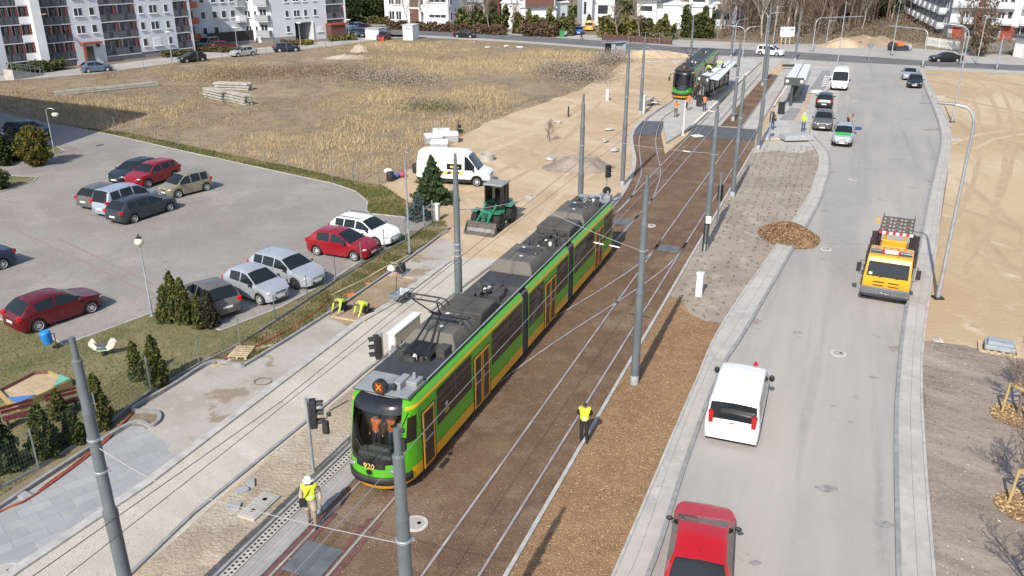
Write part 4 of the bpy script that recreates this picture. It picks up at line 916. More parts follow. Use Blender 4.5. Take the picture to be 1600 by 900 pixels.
            for j in range(int((b_-a)*11)):
                x = rnd.uniform(a, b_); y = rnd.uniform(-.75, .75)
                if rnd.random() < .5: b.box((x, y, 3.42), (rnd.uniform(.15, .6), rnd.uniform(.12, .45), rnd.uniform(.12, .5)), rz=rnd.choice((0, 0, .2)))
                else: b.tube([(x, y, 3.36), (x+.05, y+.05, 3.55), (x+rnd.uniform(.2, .5), y+rnd.uniform(-.4, .4), 3.55), (x+.5, y, 3.38)], .035, 6)
            b.bx(a, b_, -.8, .8, 3.33, 3.36); b.build('roof_equipment', m_hvacd, t, bevel=.01)
            b = MB()
            for j in range(3): b.lathe([(.07, 0), (.09, .05), (.06, .08), (.09, .12), (.05, .2), (0, .21)], 8, (rnd.uniform(a, b_), rnd.uniform(-.7, .2), 3.38))
            b.build('insulator', m_plate_w, t, smooth=50)
    if panto is not None:
        p = panto; mp = mat('pantograph_black', (.03, .03, .032), .5, .4, var=.1)
        b = MB(); b.bx(p-.5, p+.5, -.55, .55, 3.55, 3.6)
        for x in (p-.45, p+.45):
            for y in (-.5, .5): b.tube([(x, y, 3.36), (x, y, 3.58)], .05, 6)
        pf = b.build('pantograph', mp, t); zt = 5.45
        q = MB(); q.tube([(p-.2, .35, 3.62), (p+1.15, .12, 4.45)], .04, 6); q.tube([(p-.2, -.35, 3.62), (p+1.15, -.12, 4.45)], .04, 6); q.tube([(p+1.15, -.2, 4.45), (p+1.15, .2, 4.45)], .045, 6); q.build('lower_arm', mp, pf)
        q = MB(); q.tube([(p+1.15, .15, 4.45), (p+.2, .5, zt-.1)], .026, 6); q.tube([(p+1.15, -.15, 4.45), (p+.2, -.5, zt-.1)], .026, 6); q.tube([(p+.2, -.62, zt-.1), (p+.2, .62, zt-.1)], .022, 6); q.build('upper_arm', mp, pf)
        q = MB()
        for dx in (-.02, .36): q.tube([(p+dx, -.92, zt-.22), (p+dx, -.78, zt-.03), (p+dx, -.6, zt), (p+dx, .6, zt), (p+dx, .78, zt-.03), (p+dx, .92, zt-.22)], .03, 6)
        for y in (-.55, .55): q.tube([(p-.02, y, zt-.02), (p+.36, y, zt-.02)], .02, 5)
        q.build('collector_head', mp, pf)
    return t
tram('long green and yellow tram in front, fleet number 920, pantograph raised', T(0, 0, .0), math.atan2(TD.y, TD.x), 26.2,
     [(0, 10.72), (11.35, 16.95), (17.68, 26.2)], [(10.70, 11.37), (16.93, 17.70)],
     [(1.50, 2.38), (5.66, 7.12), (13.5, 14.98), (21.45, 22.95)],
     [(2.6, 5.42, 1.5), (7.36, 10.6, 1.5), (11.5, 13.3, 1.32), (15.15, 16.8, 1.42), (17.85, 21.2, 1.5), (23.15, 24.8, 1.5)],
     ('tram_green', (.085, .40, .012)), ('tram_yellow', (.80, .40, .01)),
     [('pale', 1.0, 2.25), ('sheet', 2.3, 4.4), ('gear', 3.2, 4.3), ('hvac', 4.5, 6.9), ('box', 7.1, 8.7), ('gear', 8.9, 10.4), ('sheet', 11.0, 12.2), ('hvac', 12.3, 15.1), ('gear', 15.3, 17.6), ('box', 18.0, 19.8), ('hvac', 20.0, 22.7), ('gear', 22.9, 24.3), ('pale', 24.4, 25.6)], 4.0, num='920', people=True)
_a, _b2 = G(1082, 155), G(1140, 100); 
tram('dark fronted green tram waiting at the far platform beside the glazed shelter', G(1063, 157), math.atan2((G(1122, 98)-G(1063, 157)).y, (G(1122, 98)-G(1063, 157)).x), 24.5,
     [(0, 9.8), (10.4, 24.5)], [(9.78, 10.42)], [(1.45, 2.35), (5.6, 7.0), (12.0, 13.4), (18.5, 20.)], [(2.6, 5.3, 1.5), (7.3, 9.6, 1.5), (10.6, 11.8, 1.5), (13.7, 18.2, 1.5), (20.3, 23, 1.5)],
     ('tram_dark_green', (.04, .30, .03)), ('tram_yellow', (.80, .40, .01)),
     [('sheet', 1.2, 4.6), ('sheet', 5., 9.4), ('gear', 6.5, 7.5), ('sheet', 11, 16), ('gear', 17, 18), ('sheet', 18.5, 23)], 3.6, dark_front=True)
# ================================================================ POLES, LAMPS, SIGNALS, WIRES
m_pole = mat('grey_painted_pole', (.135, .155, .17), .5, .1, var=.1, scale=2)
m_galv = mat('galvanised_steel', (.42, .45, .48), .42, .55, var=.12, scale=3)
m_polefoot = mat('pole_foot_pale', (.34, .35, .36), .7, var=.15)
m_wire = mat('wire_dark', (.06, .06, .06), .5, .3, var=0)
m_wirel = mat('span_wire_grey', (.33, .33, .34), .5, .3, var=0)
m_insul = mat('insulator_white', (.72, .72, .70), .4, var=0)
m_globe = mat('lamp_globe_cream', (.72, .68, .52), .3, var=.03)
GC = 'grey tramway poles'
def tpole(p, h, label, r=.17, steps=(.46, .78, .93), clamp=(.66,)):
    t = empty('catenary_pole', (p.x, p.y, 0), 0, label, 'pole', GC)
    s1, s2, s3 = steps
    b = MB(); b.lathe([(r, 0), (r*.985, h*s1), (r*1.06, h*s1+.0), (r*1.06, h*s1+.10), (r*.80, h*s1+.24), (r*.78, h*s2), (r*.83, h*s2), (r*.83, h*s2+.06), (r*.66, h*s2+.16), (r*.64, h*s3), (r*.68, h*s3), (r*.68, h*s3+.05), (r*.42, h*s3+.08), (r*.40, h), (0, h+.01)], 20)
    b.build('pole_tube', m_pole, t, smooth=40)
    MB().lathe([(r*1.02, 0), (r*1.02, .42), (r*.99, .43)], 20).build('pole_foot', m_polefoot, t, smooth=40)
    for c in clamp:
        z = h*c; rr = r*(1.0 if c < s1 else .80 if c < s2 else .66)+.012
        b = MB(); b.lathe([(rr, z), (rr+.012, z+.01), (rr+.012, z+.06), (rr, z+.07)], 20); b.box((rr+.03, 0, z+.035), (.08, .05, .05)); b.build('clamp_band', m_galv, t)
    return t
PH = 8.79
P1 = G(112, 527, PH); P2 = G(620, 670, PH); P4 = G(711, 240, PH); L0 = G(912, 147, PH)
P3 = G(991, 600)
tpole(P1, PH, 'grey tram pole at the left foreground, cut by the lower edge, beside the slab path', clamp=(.70, .60))
tpole(P2, PH, 'grey tram pole in the foreground in front of the tram nose', clamp=(.72,))
tpole(P3, PH, 'tall grey tram pole standing on the bark mulch behind the man in the vest')
tpole(P4, PH, 'grey tram pole standing behind the middle of the front tram, by the wheel loader', clamp=(.55, .52, .49))
tpole(L0, PH, 'grey tram pole on the sand behind the tail of the long tram')
R1, R2, R3 = G(1101, 391), G(1144, 308), G(1184, 234)
p_ = tpole(R1, HT((1101, 391), (1125, 160)), 'grey tram pole with a small white box strapped to it')
b = MB(); b.box((0, -.24, 1.95), (.30, .14, .42)); b.build('control_box', m_insul, p_, bevel=.02)
b = MB(); b.tube([(-.16, -.16, 0), (-.16, -.16, 1.75)], .05, 8); b.tube([(.02, -.2, 0), (.02, -.2, 1.75)], .04, 8); b.build('cable_duct', m_blk, p_)
tpole(R2, HT((1144, 308), (1163, 118)), 'grey tram pole by the far end of the planted grey soil')
tpole(R3, HT((1183, 234), (1202, 66)), 'grey tram pole at the near corner of the right platform')
tpole(G(972, 291), HT((972, 291), (984.5, 76)), 'grey tram pole on the sand where the siding curves off')
q_ = tpole(G(1000.5, 179), HT((1000, 179), (1007.7, 58)), 'grey tram pole with bracket arm by the stone table and wheelbarrow')
tpole(G(1078, 102), HT((1078, 102), (1085, 22)), 'grey tram pole behind the waiting dark tram')
tpole(G(1142, 90), HT((1142, 90), (1149, 14)), 'grey tram pole at the far end of the shelter roof')
tpole(G(1145, 189), HT((1145, 189), (1159, 61)), 'grey tram pole rooted at the near end of the brown middle strip')
tpole(G(1191, 134), HT((1191, 134), (1203, 5)), 'grey tram pole halfway along the brown middle strip')
tpole(G(1242, 95), HT((1242, 95), (1255, 12)), 'grey tram pole on the sand strip behind the right shelter')
# bracket arms
def bracket(root, h, ln, ang):
    d = Vector((math.cos(ang), math.sin(ang), 0)); b = MB()
    b.tube([Vector((0, 0, h)), Vector((0, 0, h))+d*ln], .05, 6); b.tube([Vector((0, 0, h+1.6)), Vector((0, 0, h))+d*ln*.85], .03, 6); b.build('bracket_arm', m_galv, root)
bracket(q_, 5.4, 4.4, 0.0)
m_lum = mat('luminaire_grey', (.20, .21, .22), .4, .3, var=0)
def lamp(base, top, arm_px, label, r=.085, group='street lamps with curved arms', drop=0, double=None, straight=False):
    p = G(*base); h = HT(base, top); t = empty('street_lamp', p, 0, label, 'street lamp', group)
    b = MB(); b.lathe([(.2, 0), (.2, .06), (r*1.25, .07), (r*1.2, .9), (r, 1.0), (r*.7, h-1.0 if not straight else h)], 12); b.build('pole_tube', m_galv, t, smooth=40)
    MB().box((0, 0, .03), (.5, .5, .10)).build('foot_block', m_blk, t, bevel=.02)
    for ap in ([arm_px] if double is None else [arm_px, double]):
        if ap is None: continue
        q = G(ap[0], ap[1], h); d = Vector((q.x-p.x, q.y-p.y, 0)); L = d.length; d.normalize()
        b = MB(); k = min(1.0, L*.6)
        if straight: pts = [Vector((0, 0, h-.3)), Vector((0, 0, h-.3))+d*L]
        else: pts = [Vector((0, 0, h-1.02))]+[Vector((0, 0, h-1))+d*k*(1-math.cos(a))+Vector((0, 0, math.sin(a))) for a in [i*math.pi/12 for i in range(0, 7)]]+[d*L+Vector((0, 0, h+.05))]
        b.tube(pts, r*.68, 8); b.build('arm', m_galv, t, smooth=50)
        e = pts[-1]; b = MB(); b.box(e+d*.3+Vector((0, 0, .02)), (.75, .26, .10), rz=math.atan2(d.y, d.x)); b.build('luminaire', m_lum, t, bevel=.03)
    return t
lamp((1465, 466), (1531, 168), (1490, 165), 'near galvanised street lamp with a long curved arm beside the orange truck', r=.095)
lamp((1487, 191), (1516, 40), (1484, 39), 'galvanised street lamp with curved arm on the sandy plot edge')
lamp((1500, 100), (1508, 42), (1494, 42), 'thin galvanised lamp mast close behind the black saloon')
lamp((1269, 80), (1278, 28), (1348, 26), 'curved signal gantry mast with a long arm left of the crossing', r=.11, group='curved masts at the crossing')
lamp((1441, 105), (1452, 46), (1389, 41), 'curved signal gantry mast with a long arm right of the crossing', r=.11, group='curved masts at the crossing')
lamp((1146, 84), (1152, 32), (1166, 30), 'galvanised lamp with a swept arm behind the waiting tram')
lamp((1160, 92), (1162, 42), (1141, 41), 'galvanised lamp with two arms behind the glazed shelter', double=(1182, 42), group='double arm lamps')
lamp((1195, 72), (1201, 20), (1191, 19), 'galvanised lamp with two arms left of the site board', double=(1219, 20), group='double arm lamps')
GM = 'tall plain lamp masts'
lamp((1308, 104), (1325, 2), (1327, 3), 'tall plain lamp mast behind the white panel van', group=GM, straight=True)
lamp((1393, 86), (1409, 0), (1408, 1), 'tall plain lamp mast beside the dark heap at the crossing', group=GM, straight=True)
lamp((1290, 74), (1295, 30), (1302, 30), 'plain lamp mast at the edge of the wood', group=GM, straight=True)
lamp((1526, 100), (1542, 24), (1548, 24), 'plain lamp mast right of the black saloon', group=GM, straight=True)
lamp((1557, 108), (1567, 55), (1572, 55), 'plain lamp mast furthest right on the cross road', group=GM, straight=True)
lamp((1208, 69), (1214, 8), (1219, 8), 'plain lamp mast between the site board and the double arm lamp', group=GM, straight=True)
for (bx_, tp, lb) in (((85, 57+25), (85, 62), 'white headed lamp by the flats ramp'), ((88, 100), (84, 63), 'white headed lamp on the flats street near the stair tower'), ((269, 94), (264, 50), 'white headed lamp on the flats street near the last balconies'), ((372, 84), (368, 43), 'white headed lamp between the two apartment buildings'), ((470, 73), (467, 36), 'white headed lamp by the archway of the second apartment building'), ((546, 62), (544, 31), 'white headed lamp in the residents car park'))[1:]:
    t = empty('street_lamp', G(*bx_), 0, lb, 'street lamp', 'white headed lamps'); h = HT(bx_, tp)
    MB().lathe([(.09, 0), (.06, h)], 8).build('pole_tube', m_galv, t); b = MB(); b.blob((0, 0, h), (.9, .9, .28), 12, 6); b.build('lamp_head', m_insul, t, smooth=60)
# globe lamps of the car park
for base, top, lb, swan in (((238, 494), (218, 376), 'slim lamp with a cream globe at the corner of the car park lawn', False), ((86, 242), (72, 173), 'slim lamp with a cream globe hanging from a swan neck by the yellow conifer', True)):
    p = G(*base); h = HT(base, top)+.1; t = empty('globe_lamp', p, 0, lb, 'street lamp', 'globe lamps')
    MB().lathe([(.14, 0), (.14, .05), (.055, .06), (.05, 1.1), (.04, 1.12), (.035, h)], 12).build('pole_tube', m_galv, t, smooth=40)
    c = Vector((.05, -.1, h-.12)) if not swan else Vector((.72, 0, h-.42))
    if swan: MB().tube([(0, 0, h-.25)]+[(.36-.36*math.cos(a), 0, h-.1+.2*math.sin(a)) for a in [i*math.pi/6 for i in range(7)]]+[(.72, 0, h-.25)], .022, 6).build('arm', m_galv, t)
    b = MB(); b.blob(c, (.42, .42, .42) if not swan else (.55, .55, .42), 14, 8); b.build('globe', m_globe, t, smooth=80)
    MB().lathe([(.1, 0), (.16, .03), (.05, .10), (.02, .22)], 12, c+Vector((0, 0, .17))).build('lamp_cap', m_blk, t)
t = empty('service_post', G(640, 399), 0, 'tall slim galvanised post on a black foot beside the fence and red hatchback', 'post')
MB().lathe([(.07, 0), (.065, 1), (.045, HT((640, 399), (635, 250)))], 10).build('pole_tube', m_galv, t, smooth=40); MB().box((0, 0, .08), (.36, .36, .2)).build('foot_block', m_blk, t, bevel=.03)
# traffic signals
def signal(p, h, face, label, n=3, post=.055, hz=None, hs=.34):
    t = empty('traffic_signal', p, face, label, 'traffic light', 'black traffic signals')
    MB().lathe([(post*1.5, 0), (post*1.5, .04), (post, .05), (post, h)], 10).build('pole_tube', m_galv, t, smooth=40)
    hz = hz if hz is not None else h-hs*n-.1
    b = MB(); b.bx(.07, .30, -.17, .17, hz, hz+hs*n); hd_ = b.build('signal_head', m_blk, t, bevel=.03)
    for k in range(n):
        z = hz+hs*(k+.5); b = MB(); q = 8
        b.add([(.30+(.24 if j else 0), .135*math.cos(math.pi*i/q)*.98, z+.0+.135*math.sin(math.pi*i/q)) for j in (0, 1) for i in range(q+1)], [(i, i+1, q+2+i, q+1+i) for i in range(q)]); v = b.build('visor', m_blk, hd_)
        m_ = v.modifiers.new('s', 'SOLIDIFY'); m_.thickness = .012
        b = MB(); b.blob((.30, 0, z), (.05, .24, .24), 12, 6); b.build('lens', m_glass, hd_)
    return t
signal(G(490, 737), HT((490, 737), (476, 622)), R(10), 'traffic light on a slim pole just behind the man in the white helmet')
signal(G(600, 592), HT((600, 592), (598, 520)), R(200), 'traffic light in front of the white control cabinet beside the tram')
t = signal(G(946, 322), HT((946, 322), (946, 255)), R(-70), 'tram signal with white bars and a round black mirror above the tail of the tram', n=3, hs=.28)
b = MB(); b.M = Matrix.Translation((.1, .0, 1.1)) @ Matrix.Rotation(R(90), 4, 'Y'); b.lathe([(.3, -.05), (.32, 0), (.3, .05), (0, .06)], 18); b.build('round_mirror', m_blk, t)
for k in range(3): MB().box((.32, 0, HT((946, 322), (946, 255))-.24-.28*k), (.03, .03 if k % 2 else .14, .14 if k % 2 else .03)).build('signal_bar', m_insul, t)
signal(G(1120, 352), HT((1120, 352), (1129, 270)), R(70), 'tram signal seen from behind beside the pole with the white box', hz=1.6)
signal(G(1201, 222), HT((1201, 222), (1206, 176)), R(60), 'tram signal at the near end of the right platform', hz=1.7)
t = empty('platform_post', G(1067, 211), 0, 'pale slim post with a black plate on the tip of the left platform', 'post'); h = HT((1067, 211), (1068.5, 156))
MB().lathe([(.2, 0), (.2, .06), (.06, .07), (.05, h)], 10).build('pole_tube', m_insul, t); MB().box((.15, 0, h-.5), (.1, .3, .6)).build('sign_plate', m_blk, t)
# wires
def wire(label, pts, r=.013, mt=None, sag=0.0, cat='overhead wire', grp='overhead wires', beads=()):
    P = []
    for i in range(len(pts)-1):
        a, b_ = Vector(pts[i]), Vector(pts[i+1])
        for k in range(8): 
            u = k/8; P.append(a.lerp(b_, u)-Vector((0, 0, sag*4*u*(1-u))))
    P.append(Vector(pts[-1])); t = empty('overhead_wire', P[0], 0, label, cat, grp); o = P[0]
    MB().tube([p-o for p in P], r, 4).build('wire', mt or m_wire, t)
    for u in beads:
        c = Vector(pts[0]).lerp(Vector(pts[-1]), u)-o-Vector((0, 0, sag*4*u*(1-u))); d = (Vector(pts[-1])-Vector(pts[0])).normalized()
        MB().tube([c-d*.22, c-d*.15, c+d*.15, c+d*.22], [.014, .03, .03, .014], 8).build('insulator', m_insul, t, smooth=50)
    return t
for o, lb in ((0, 'track under the front tram'), (4.03, 'empty right track')):
    wire('contact wire strung above the '+lb, [T(-16, o, 5.5), T(20, o, 5.5), T(60, o, 5.5), T(100, o, 5.5)], .011, m_wire if o == 0 else m_wirel)
    if o == 0: wire('carrier wire running just above the contact wire of the '+lb, [T(-16, o+.1, 6.3), T(-4, o+.1, 5.75), T(20, o+.1, 6.2), T(60, o+.1, 6.2), T(100, o+.1, 6.2)], .012)
def up(p, z): return (p.x, p.y, z)
wire('cross span wire with white insulator between the two foreground poles', [up(P1, 6.0), T(-7.9, 0, 5.6), up(P2, 6.25)], .012, m_wirel, .06, beads=())
wire('cross span wire over the middle of the tram to the pole on the mulch', [up(P4, 6.4), T(14, 0, 6.3), up(P3, 5.8)], .016, m_wirel, .12, beads=(.78, .86))
wire('cross span wire behind the tail of the tram', [up(L0, 6.4), up(R1, 5.8)], .014, m_wirel, .15, beads=(.8,))
wire('cross span wire where the siding joins', [up(G(972, 291), 6.6), up(R2, 5.9)], .014, m_wirel, .15, beads=(.25, .75))
wire('cross span wire over the rubber crossing', [up(G(1000, 179), 6.2), up(R3, 5.8)], .014, m_wirel, .2, beads=(.3, .8))
# ================================================================ PEOPLE
m_skin = mat('skin', (.48, .29, .21), .6, var=.06); m_hair = mat('dark_hair', (.03, .022, .018), .7, var=.1)
m_vis = mat('yellow_hi_vis', (.62, .80, .03), .6, var=.06); m_lime = mat('lime_hi_vis', (.50, .82, .06), .6, var=.06); m_or = mat('orange_hi_vis', (.85, .17, .04), .6, var=.06)
m_refl = mat('reflective_tape', (.62, .63, .60), .4, var=0)
CL = dict(black=mat('black_cloth', (.018, .018, .02), .85, var=.15), khaki=mat('khaki_cloth', (.27, .215, .16), .85, var=.12), beige=mat('beige_cloth', (.42, .335, .25), .85, var=.1), jeans=mat('blue_jeans', (.06, .10, .17), .85, var=.15), brown=mat('brown_cloth', (.14, .09, .06), .85, var=.12), grey=mat('grey_cloth', (.30, .30, .29), .85, var=.12), dark=mat('dark_navy_cloth', (.03, .032, .045), .85, var=.12), lime=m_lime, orange=m_or, skin=m_skin, boot=mat('boot_brown', (.09, .065, .05), .8, var=.15))
BONES = [('pelvis', 'spine', 'torso'), ('spine', 'chest', 'torso'), ('chest', 'neck', 'torso'), ('neck', 'skull', 'head'), ('skull', 'crown', 'head')]
for s in 'lr':
    BONES += [('chest', 'sho'+s, 'torso'), ('sho'+s, 'elb'+s, 'arm'), ('elb'+s, 'wri'+s, 'arm'), ('wri'+s, 'han'+s, 'hand'), ('pelvis', 'hip'+s, 'leg'), ('hip'+s, 'kne'+s, 'leg'), ('kne'+s, 'ank'+s, 'leg'), ('ank'+s, 'toe'+s, 'foot')]
STAND = dict(pelvis=(0, 0, .96), spine=(0, .01, 1.12), chest=(0, .0, 1.32), neck=(0, 0, 1.47), skull=(0, .02, 1.58), crown=(0, .025, 1.69),
             shol=(-.17, 0, 1.41), elbl=(-.25, -.03, 1.13), wril=(-.27, .05, .90), hanl=(-.27, .08, .81), shor=(.17, 0, 1.41), elbr=(.25, -.03, 1.13), wrir=(.27, .05, .90), hanr=(.27, .08, .81),
             hipl=(-.085, 0, .90), knel=(-.10, .03, .50), ankl=(-.10, -.02, .08), toel=(-.115, .14, .035), hipr=(.085, 0, .90), kner=(.10, .03, .50), ankr=(.10, -.02, .08), toer=(.115, .14, .035))
RAD = dict(pelvis=(.15, .115), spine=(.135, .10), chest=(.155, .11), neck=(.055, .058), skull=(.078, .092), crown=(.062, .075), sho=(.065, .065), elb=(.044, .044), wri=(.031, .031), han=(.038, .022), hip=(.098, .105), kne=(.070, .072), ank=(.052, .055), toe=(.04, .028))
def person(label, p, face, h=1.76, pose=None, top='black', legs='black', vest=None, hat=None, hair=True, z=0.0, coat=False, fine=False, bag=False, shoes='black', group=None, gear=None):
    J = dict(STAND); J.update(pose or {}); J = {k: Vector(v) for k, v in J.items()}; sc = h/1.76
    me = bpy.data.meshes.new('person'); bm = bmesh.new(); ly = bm.verts.layers.skin.verify(); vt = {}
    for k, v in J.items():
        q = bm.verts.new(v); vt[k] = q; q[ly].radius = RAD.get(k) or RAD[k[:-1]]; q[ly].use_root = k == 'pelvis'
    for a, b_, _ in BONES: bm.edges.new((vt[a], vt[b_]))
    bm.to_mesh(me); bm.free(); o = bpy.data.objects.new('tmp', me); COL.objects.link(o)
    o.modifiers.new('k', 'SKIN'); sb = o.modifiers.new('s', 'SUBSURF'); sb.levels = 1 if not fine else 2; sb.render_levels = sb.levels
    dg = bpy.context.evaluated_depsgraph_get(); m2 = bpy.data.meshes.new_from_object(o.evaluated_get(dg)); bpy.data.objects.remove(o)
    V = [Vector(v.co) for v in m2.vertices]; F = [list(f.vertices) for f in m2.polygons]; NR = [Vector(v.normal) for v in m2.vertices]
    grp = []
    for f in F:
        c = sum((V[i] for i in f), Vector())/len(f); best = (9, '')
        for a, b_, g in BONES:
            A, B = J[a], J[b_]; d = B-A; u = max(0, min(1, (c-A).dot(d)/max(1e-6, d.length_squared))); dd = (c-A-d*u).length
            if g == 'leg' and a == 'pelvis': dd += .05
            if dd < best[0]: best = (dd, g)
        grp.append(best[1])
    MI = {'torso': 0, 'arm': 0, 'leg': 1, 'head': 2, 'hand': 2, 'foot': 3}
    mb = MB(); mb.v = [v.copy() for v in V]; mb.f = [list(f) for f in F]; mb.m = [MI[g] for g in grp]
    # face and hands stay in the one body mesh
    up_ = (J['crown']-J['neck']).normalized(); lat = (J['shor']-J['shol']).normalized(); fw = up_.cross(lat).normalized(); fw = -fw if fw.dot(Vector((0, 1, 0))) < -.2 else fw
    hc = J['skull']
    mb.k = 2; mb.blob(hc+fw*.098-up_*.005, (.03, .04, .05), 6, 4)
    for s in (-1, 1): mb.blob(hc+lat*s*.083, (.03, .05, .065), 6, 4)
    mb.k = 4
    for s in (-1, 1): mb.blob(hc+fw*.086+lat*s*.034+up_*.028, (.022, .018, .014), 6, 4)
    mb.k = 5; mb.blob(hc+fw*.085-up_*.05, (.045, .016, .014), 6, 4)
    mb.k = 2
    for s in 'lr':
        w_, hn = J['wri'+s], J['han'+s]; d = (hn-w_).normalized(); sd_ = Vector((0, 1, 0)); sd_ = (sd_-d*sd_.dot(d)).normalized() if abs(d.y) < .9 else Vector((1, 0, 0))
        nn = d.cross(sd_).normalized()
        if fine:
            for k, L in enumerate((.072, .082, .077, .06)):
                b0_ = hn+sd_*(.03-.02*k); mb.tube([b0_-d*.01, b0_+d*L*.5, b0_+d*L*.85+nn*.012*(1 if s == 'l' else -1), b0_+d*L+nn*.024*(1 if s == 'l' else -1)], [.0095, .009, .008, .006], 6)
            mb.tube([w_+d*.03+sd_*.03, w_+d*.06+sd_*.052, w_+d*.09+sd_*.056], [.011, .010, .007], 6)
    root = mb.build('person', [CL[top], CL[legs], m_skin, CL[shoes], m_hair, mat('lips', (.35, .14, .12), .6, var=0)], smooth=70)
    root.location = (p.x, p.y, z); root.rotation_euler = (0, 0, face); root.scale = (sc, sc, sc); tag(root, label, 'person', group)
    def shell(nm, pick, off, mt, stripe=None):
        ids = {}; b = MB()
        for f, g in zip(F, grp):
            c = sum((V[i] for i in f), Vector())/len(f)
            if not pick(c, g): continue
            q = []
            for i in f:
                if i not in ids: ids[i] = len(b.v); b.v.append(V[i]+NR[i]*off)
                q.append(ids[i])
            b.f.append(q); b.m.append(1 if stripe and stripe(c) else 0)
        if b.f:
            q = b.build(nm, [mt, m_refl], root, smooth=70); s_ = q.modifiers.new('s', 'SOLIDIFY'); s_.thickness = .01; s_.offset = -1
    ax = (J['chest']-J['pelvis']); al = ax.length; ax = ax.normalized(); along = lambda c: (c-J['pelvis']).dot(ax)/al
    if coat: shell('coat', lambda c, g: g in ('torso', 'arm') or (g == 'leg' and c.z > .60), .022, CL[top])
    if vest: shell('safety_vest', lambda c, g: g == 'torso' and -.05 < along(c) < 1.42, .022 if not coat else .04, vest, lambda c: .02 < along(c) < .16 or .40 < along(c) < .52)
    if hair and not hat: shell('hair', lambda c, g: g == 'head' and ((c-hc).dot(up_) > .05 or ((c-hc).dot(fw) < -.01 and (c-hc).dot(up_) > -.06)), .012, m_hair)
    if hat:
        b = MB(); b.lathe([(.155, 0), (.16, .012), (.118, .02), (.112, .07), (.08, .12), (.03, .14), (0, .142)], 18); b.box((0, .14, .006), (.18, .12, .012)); q = b.build('helmet', hat, root, smooth=50)
        q.location = hc+up_*.045; q.rotation_euler = up_.to_track_quat('Z', 'Y').to_euler() if up_.z < .9 else (0, 0, 0)
    if bag:
        b = MB(); b.box((.2, .14, .93), (.2, .12, .24)); b.tube([(.18, .10, 1.0), (.03, .165, 1.25), (-.12, .06, 1.46), (-.1, -.12, 1.3), (.15, -.12, 1.0)], .018, 5); b.build('shoulder_bag', CL['black'], root, bevel=.02)
    return root
def facing(p, q): a, b_ = G(*p), G(*q); return math.atan2(b_.y-a.y, b_.x-a.x)-math.pi/2
WALK = dict(knel=(-.10, .10, .52), ankl=(-.10, .16, .10), toel=(-.11, .32, .06), kner=(.10, .0, .50), ankr=(.10, -.16, .12), toer=(.115, -.02, .035), elbl=(-.27, -.08, 1.14), wril=(-.30, .02, .92), hanl=(-.30, .05, .83))
BEHIND = dict(elbl=(-.27, -.12, 1.16), wril=(-.12, -.20, .98), hanl=(-.03, -.21, .96), elbr=(.27, -.12, 1.16), wrir=(.12, -.21, .99), hanr=(.03, -.22, .98), skull=(0, .05, 1.565), crown=(0, .085, 1.665))
KNEEL = dict(pelvis=(0, -.12, .46), spine=(0, .02, .56), chest=(0, .22, .66), neck=(0, .36, .69), skull=(0, .47, .66), crown=(0, .55, .60), shol=(-.18, .28, .64), elbl=(-.25, .42, .38), wril=(-.24, .55, .16), hanl=(-.24, .60, .07), shor=(.18, .28, .64), elbr=(.25, .40, .38), wrir=(.22, .50, .16), hanr=(.22, .56, .07),
             hipl=(-.09, -.12, .44), knel=(-.12, .10, .07), ankl=(-.12, -.32, .09), toel=(-.12, -.42, .04), hipr=(.09, -.12, .44), kner=(.12, .10, .07), ankr=(.12, -.32, .09), toer=(.12, -.42, .04))
PHONE = dict(elbl=(-.22, .14, 1.20), wril=(-.12, .32, 1.40), hanl=(-.08, .36, 1.46), elbr=(.22, .14, 1.20), wrir=(.12, .32, 1.40), hanr=(.08, .36, 1.46))
hm = person('person in beige coat, yellow vest and white helmet walking on the grey strip', G(489, 821), facing((489, 821), (478, 900)), 1.82, WALK, 'beige', 'khaki', m_vis, m_insul, coat=True, fine=True, bag=True, shoes='boot', z=.02)
b = MB(); b.tube([(0, 0, .78), (0.02, .22, .02)], .014, 6); b.build('walking_stick', CL['black'], label='black stick held by the person in the white helmet', cat='stick', loc=hm.matrix_basis @ Vector((-.30, .06, .0)))
person('person in black with an open yellow vest, hands behind the back, on the track kerb', G(912, 692), facing((912, 692), (905, 760)), 1.74, BEHIND, 'black', 'black', m_vis, fine=True, z=.03)
person('kneeling person in a lime jacket beside the fence levelling the sand', G(537, 486), facing((548, 478), (516, 492)), 1.8, KNEEL, 'lime', 'black', fine=True, z=.02, group='kneeling path workers')
person('kneeling person in a brighter lime jacket nearest the kerb, left hand forward', G(572, 491), facing((583, 486), (552, 496)), 1.8, dict(KNEEL, elbl=(-.3, .48, .36), wril=(-.34, .62, .16), hanl=(-.35, .68, .07)), 'lime', 'black', m_vis, fine=True, z=.02, group='kneeling path workers')
GPf = 'people on the platform'
person('person in an orange vest and brown trousers holding up a camera on the platform', G(1055.5, 183, .22), facing((1055, 183), (1080, 160)), 1.74, PHONE, 'orange', 'brown', m_or, z=.22, group=GPf)
person('person in an orange vest and pale grey trousers standing by the waiting tram', G(1075.5, 172.5, .22), facing((1075, 172), (1060, 200)), 1.76, None, 'orange', 'grey', m_or, z=.22, group=GPf)
person('person in a dark jacket and orange vest standing with arms bent on the platform', G(1100, 174.5, .22), facing((1100, 174), (1092, 200)), 1.78, BEHIND, 'dark', 'dark', m_or, z=.22, group=GPf)
person('person in dark clothes standing by the tram door on the platform', G(1085, 156, .22), facing((1085, 156), (1075, 175)), 1.78, None, 'dark', 'black', z=.22, group=GPf)
person('second person in dark clothes between the waiting tram and the shelter', G(1089, 153, .22), facing((1089, 153), (1105, 170)), 1.8, None, 'black', 'black', z=.22, group=GPf)
person('person with dark jacket, jeans and a bag walking on the right platform', G(1206, 203, .16), facing((1206, 203), (1218, 180)), 1.8, WALK, 'brown', 'jeans', z=.16, bag=True)
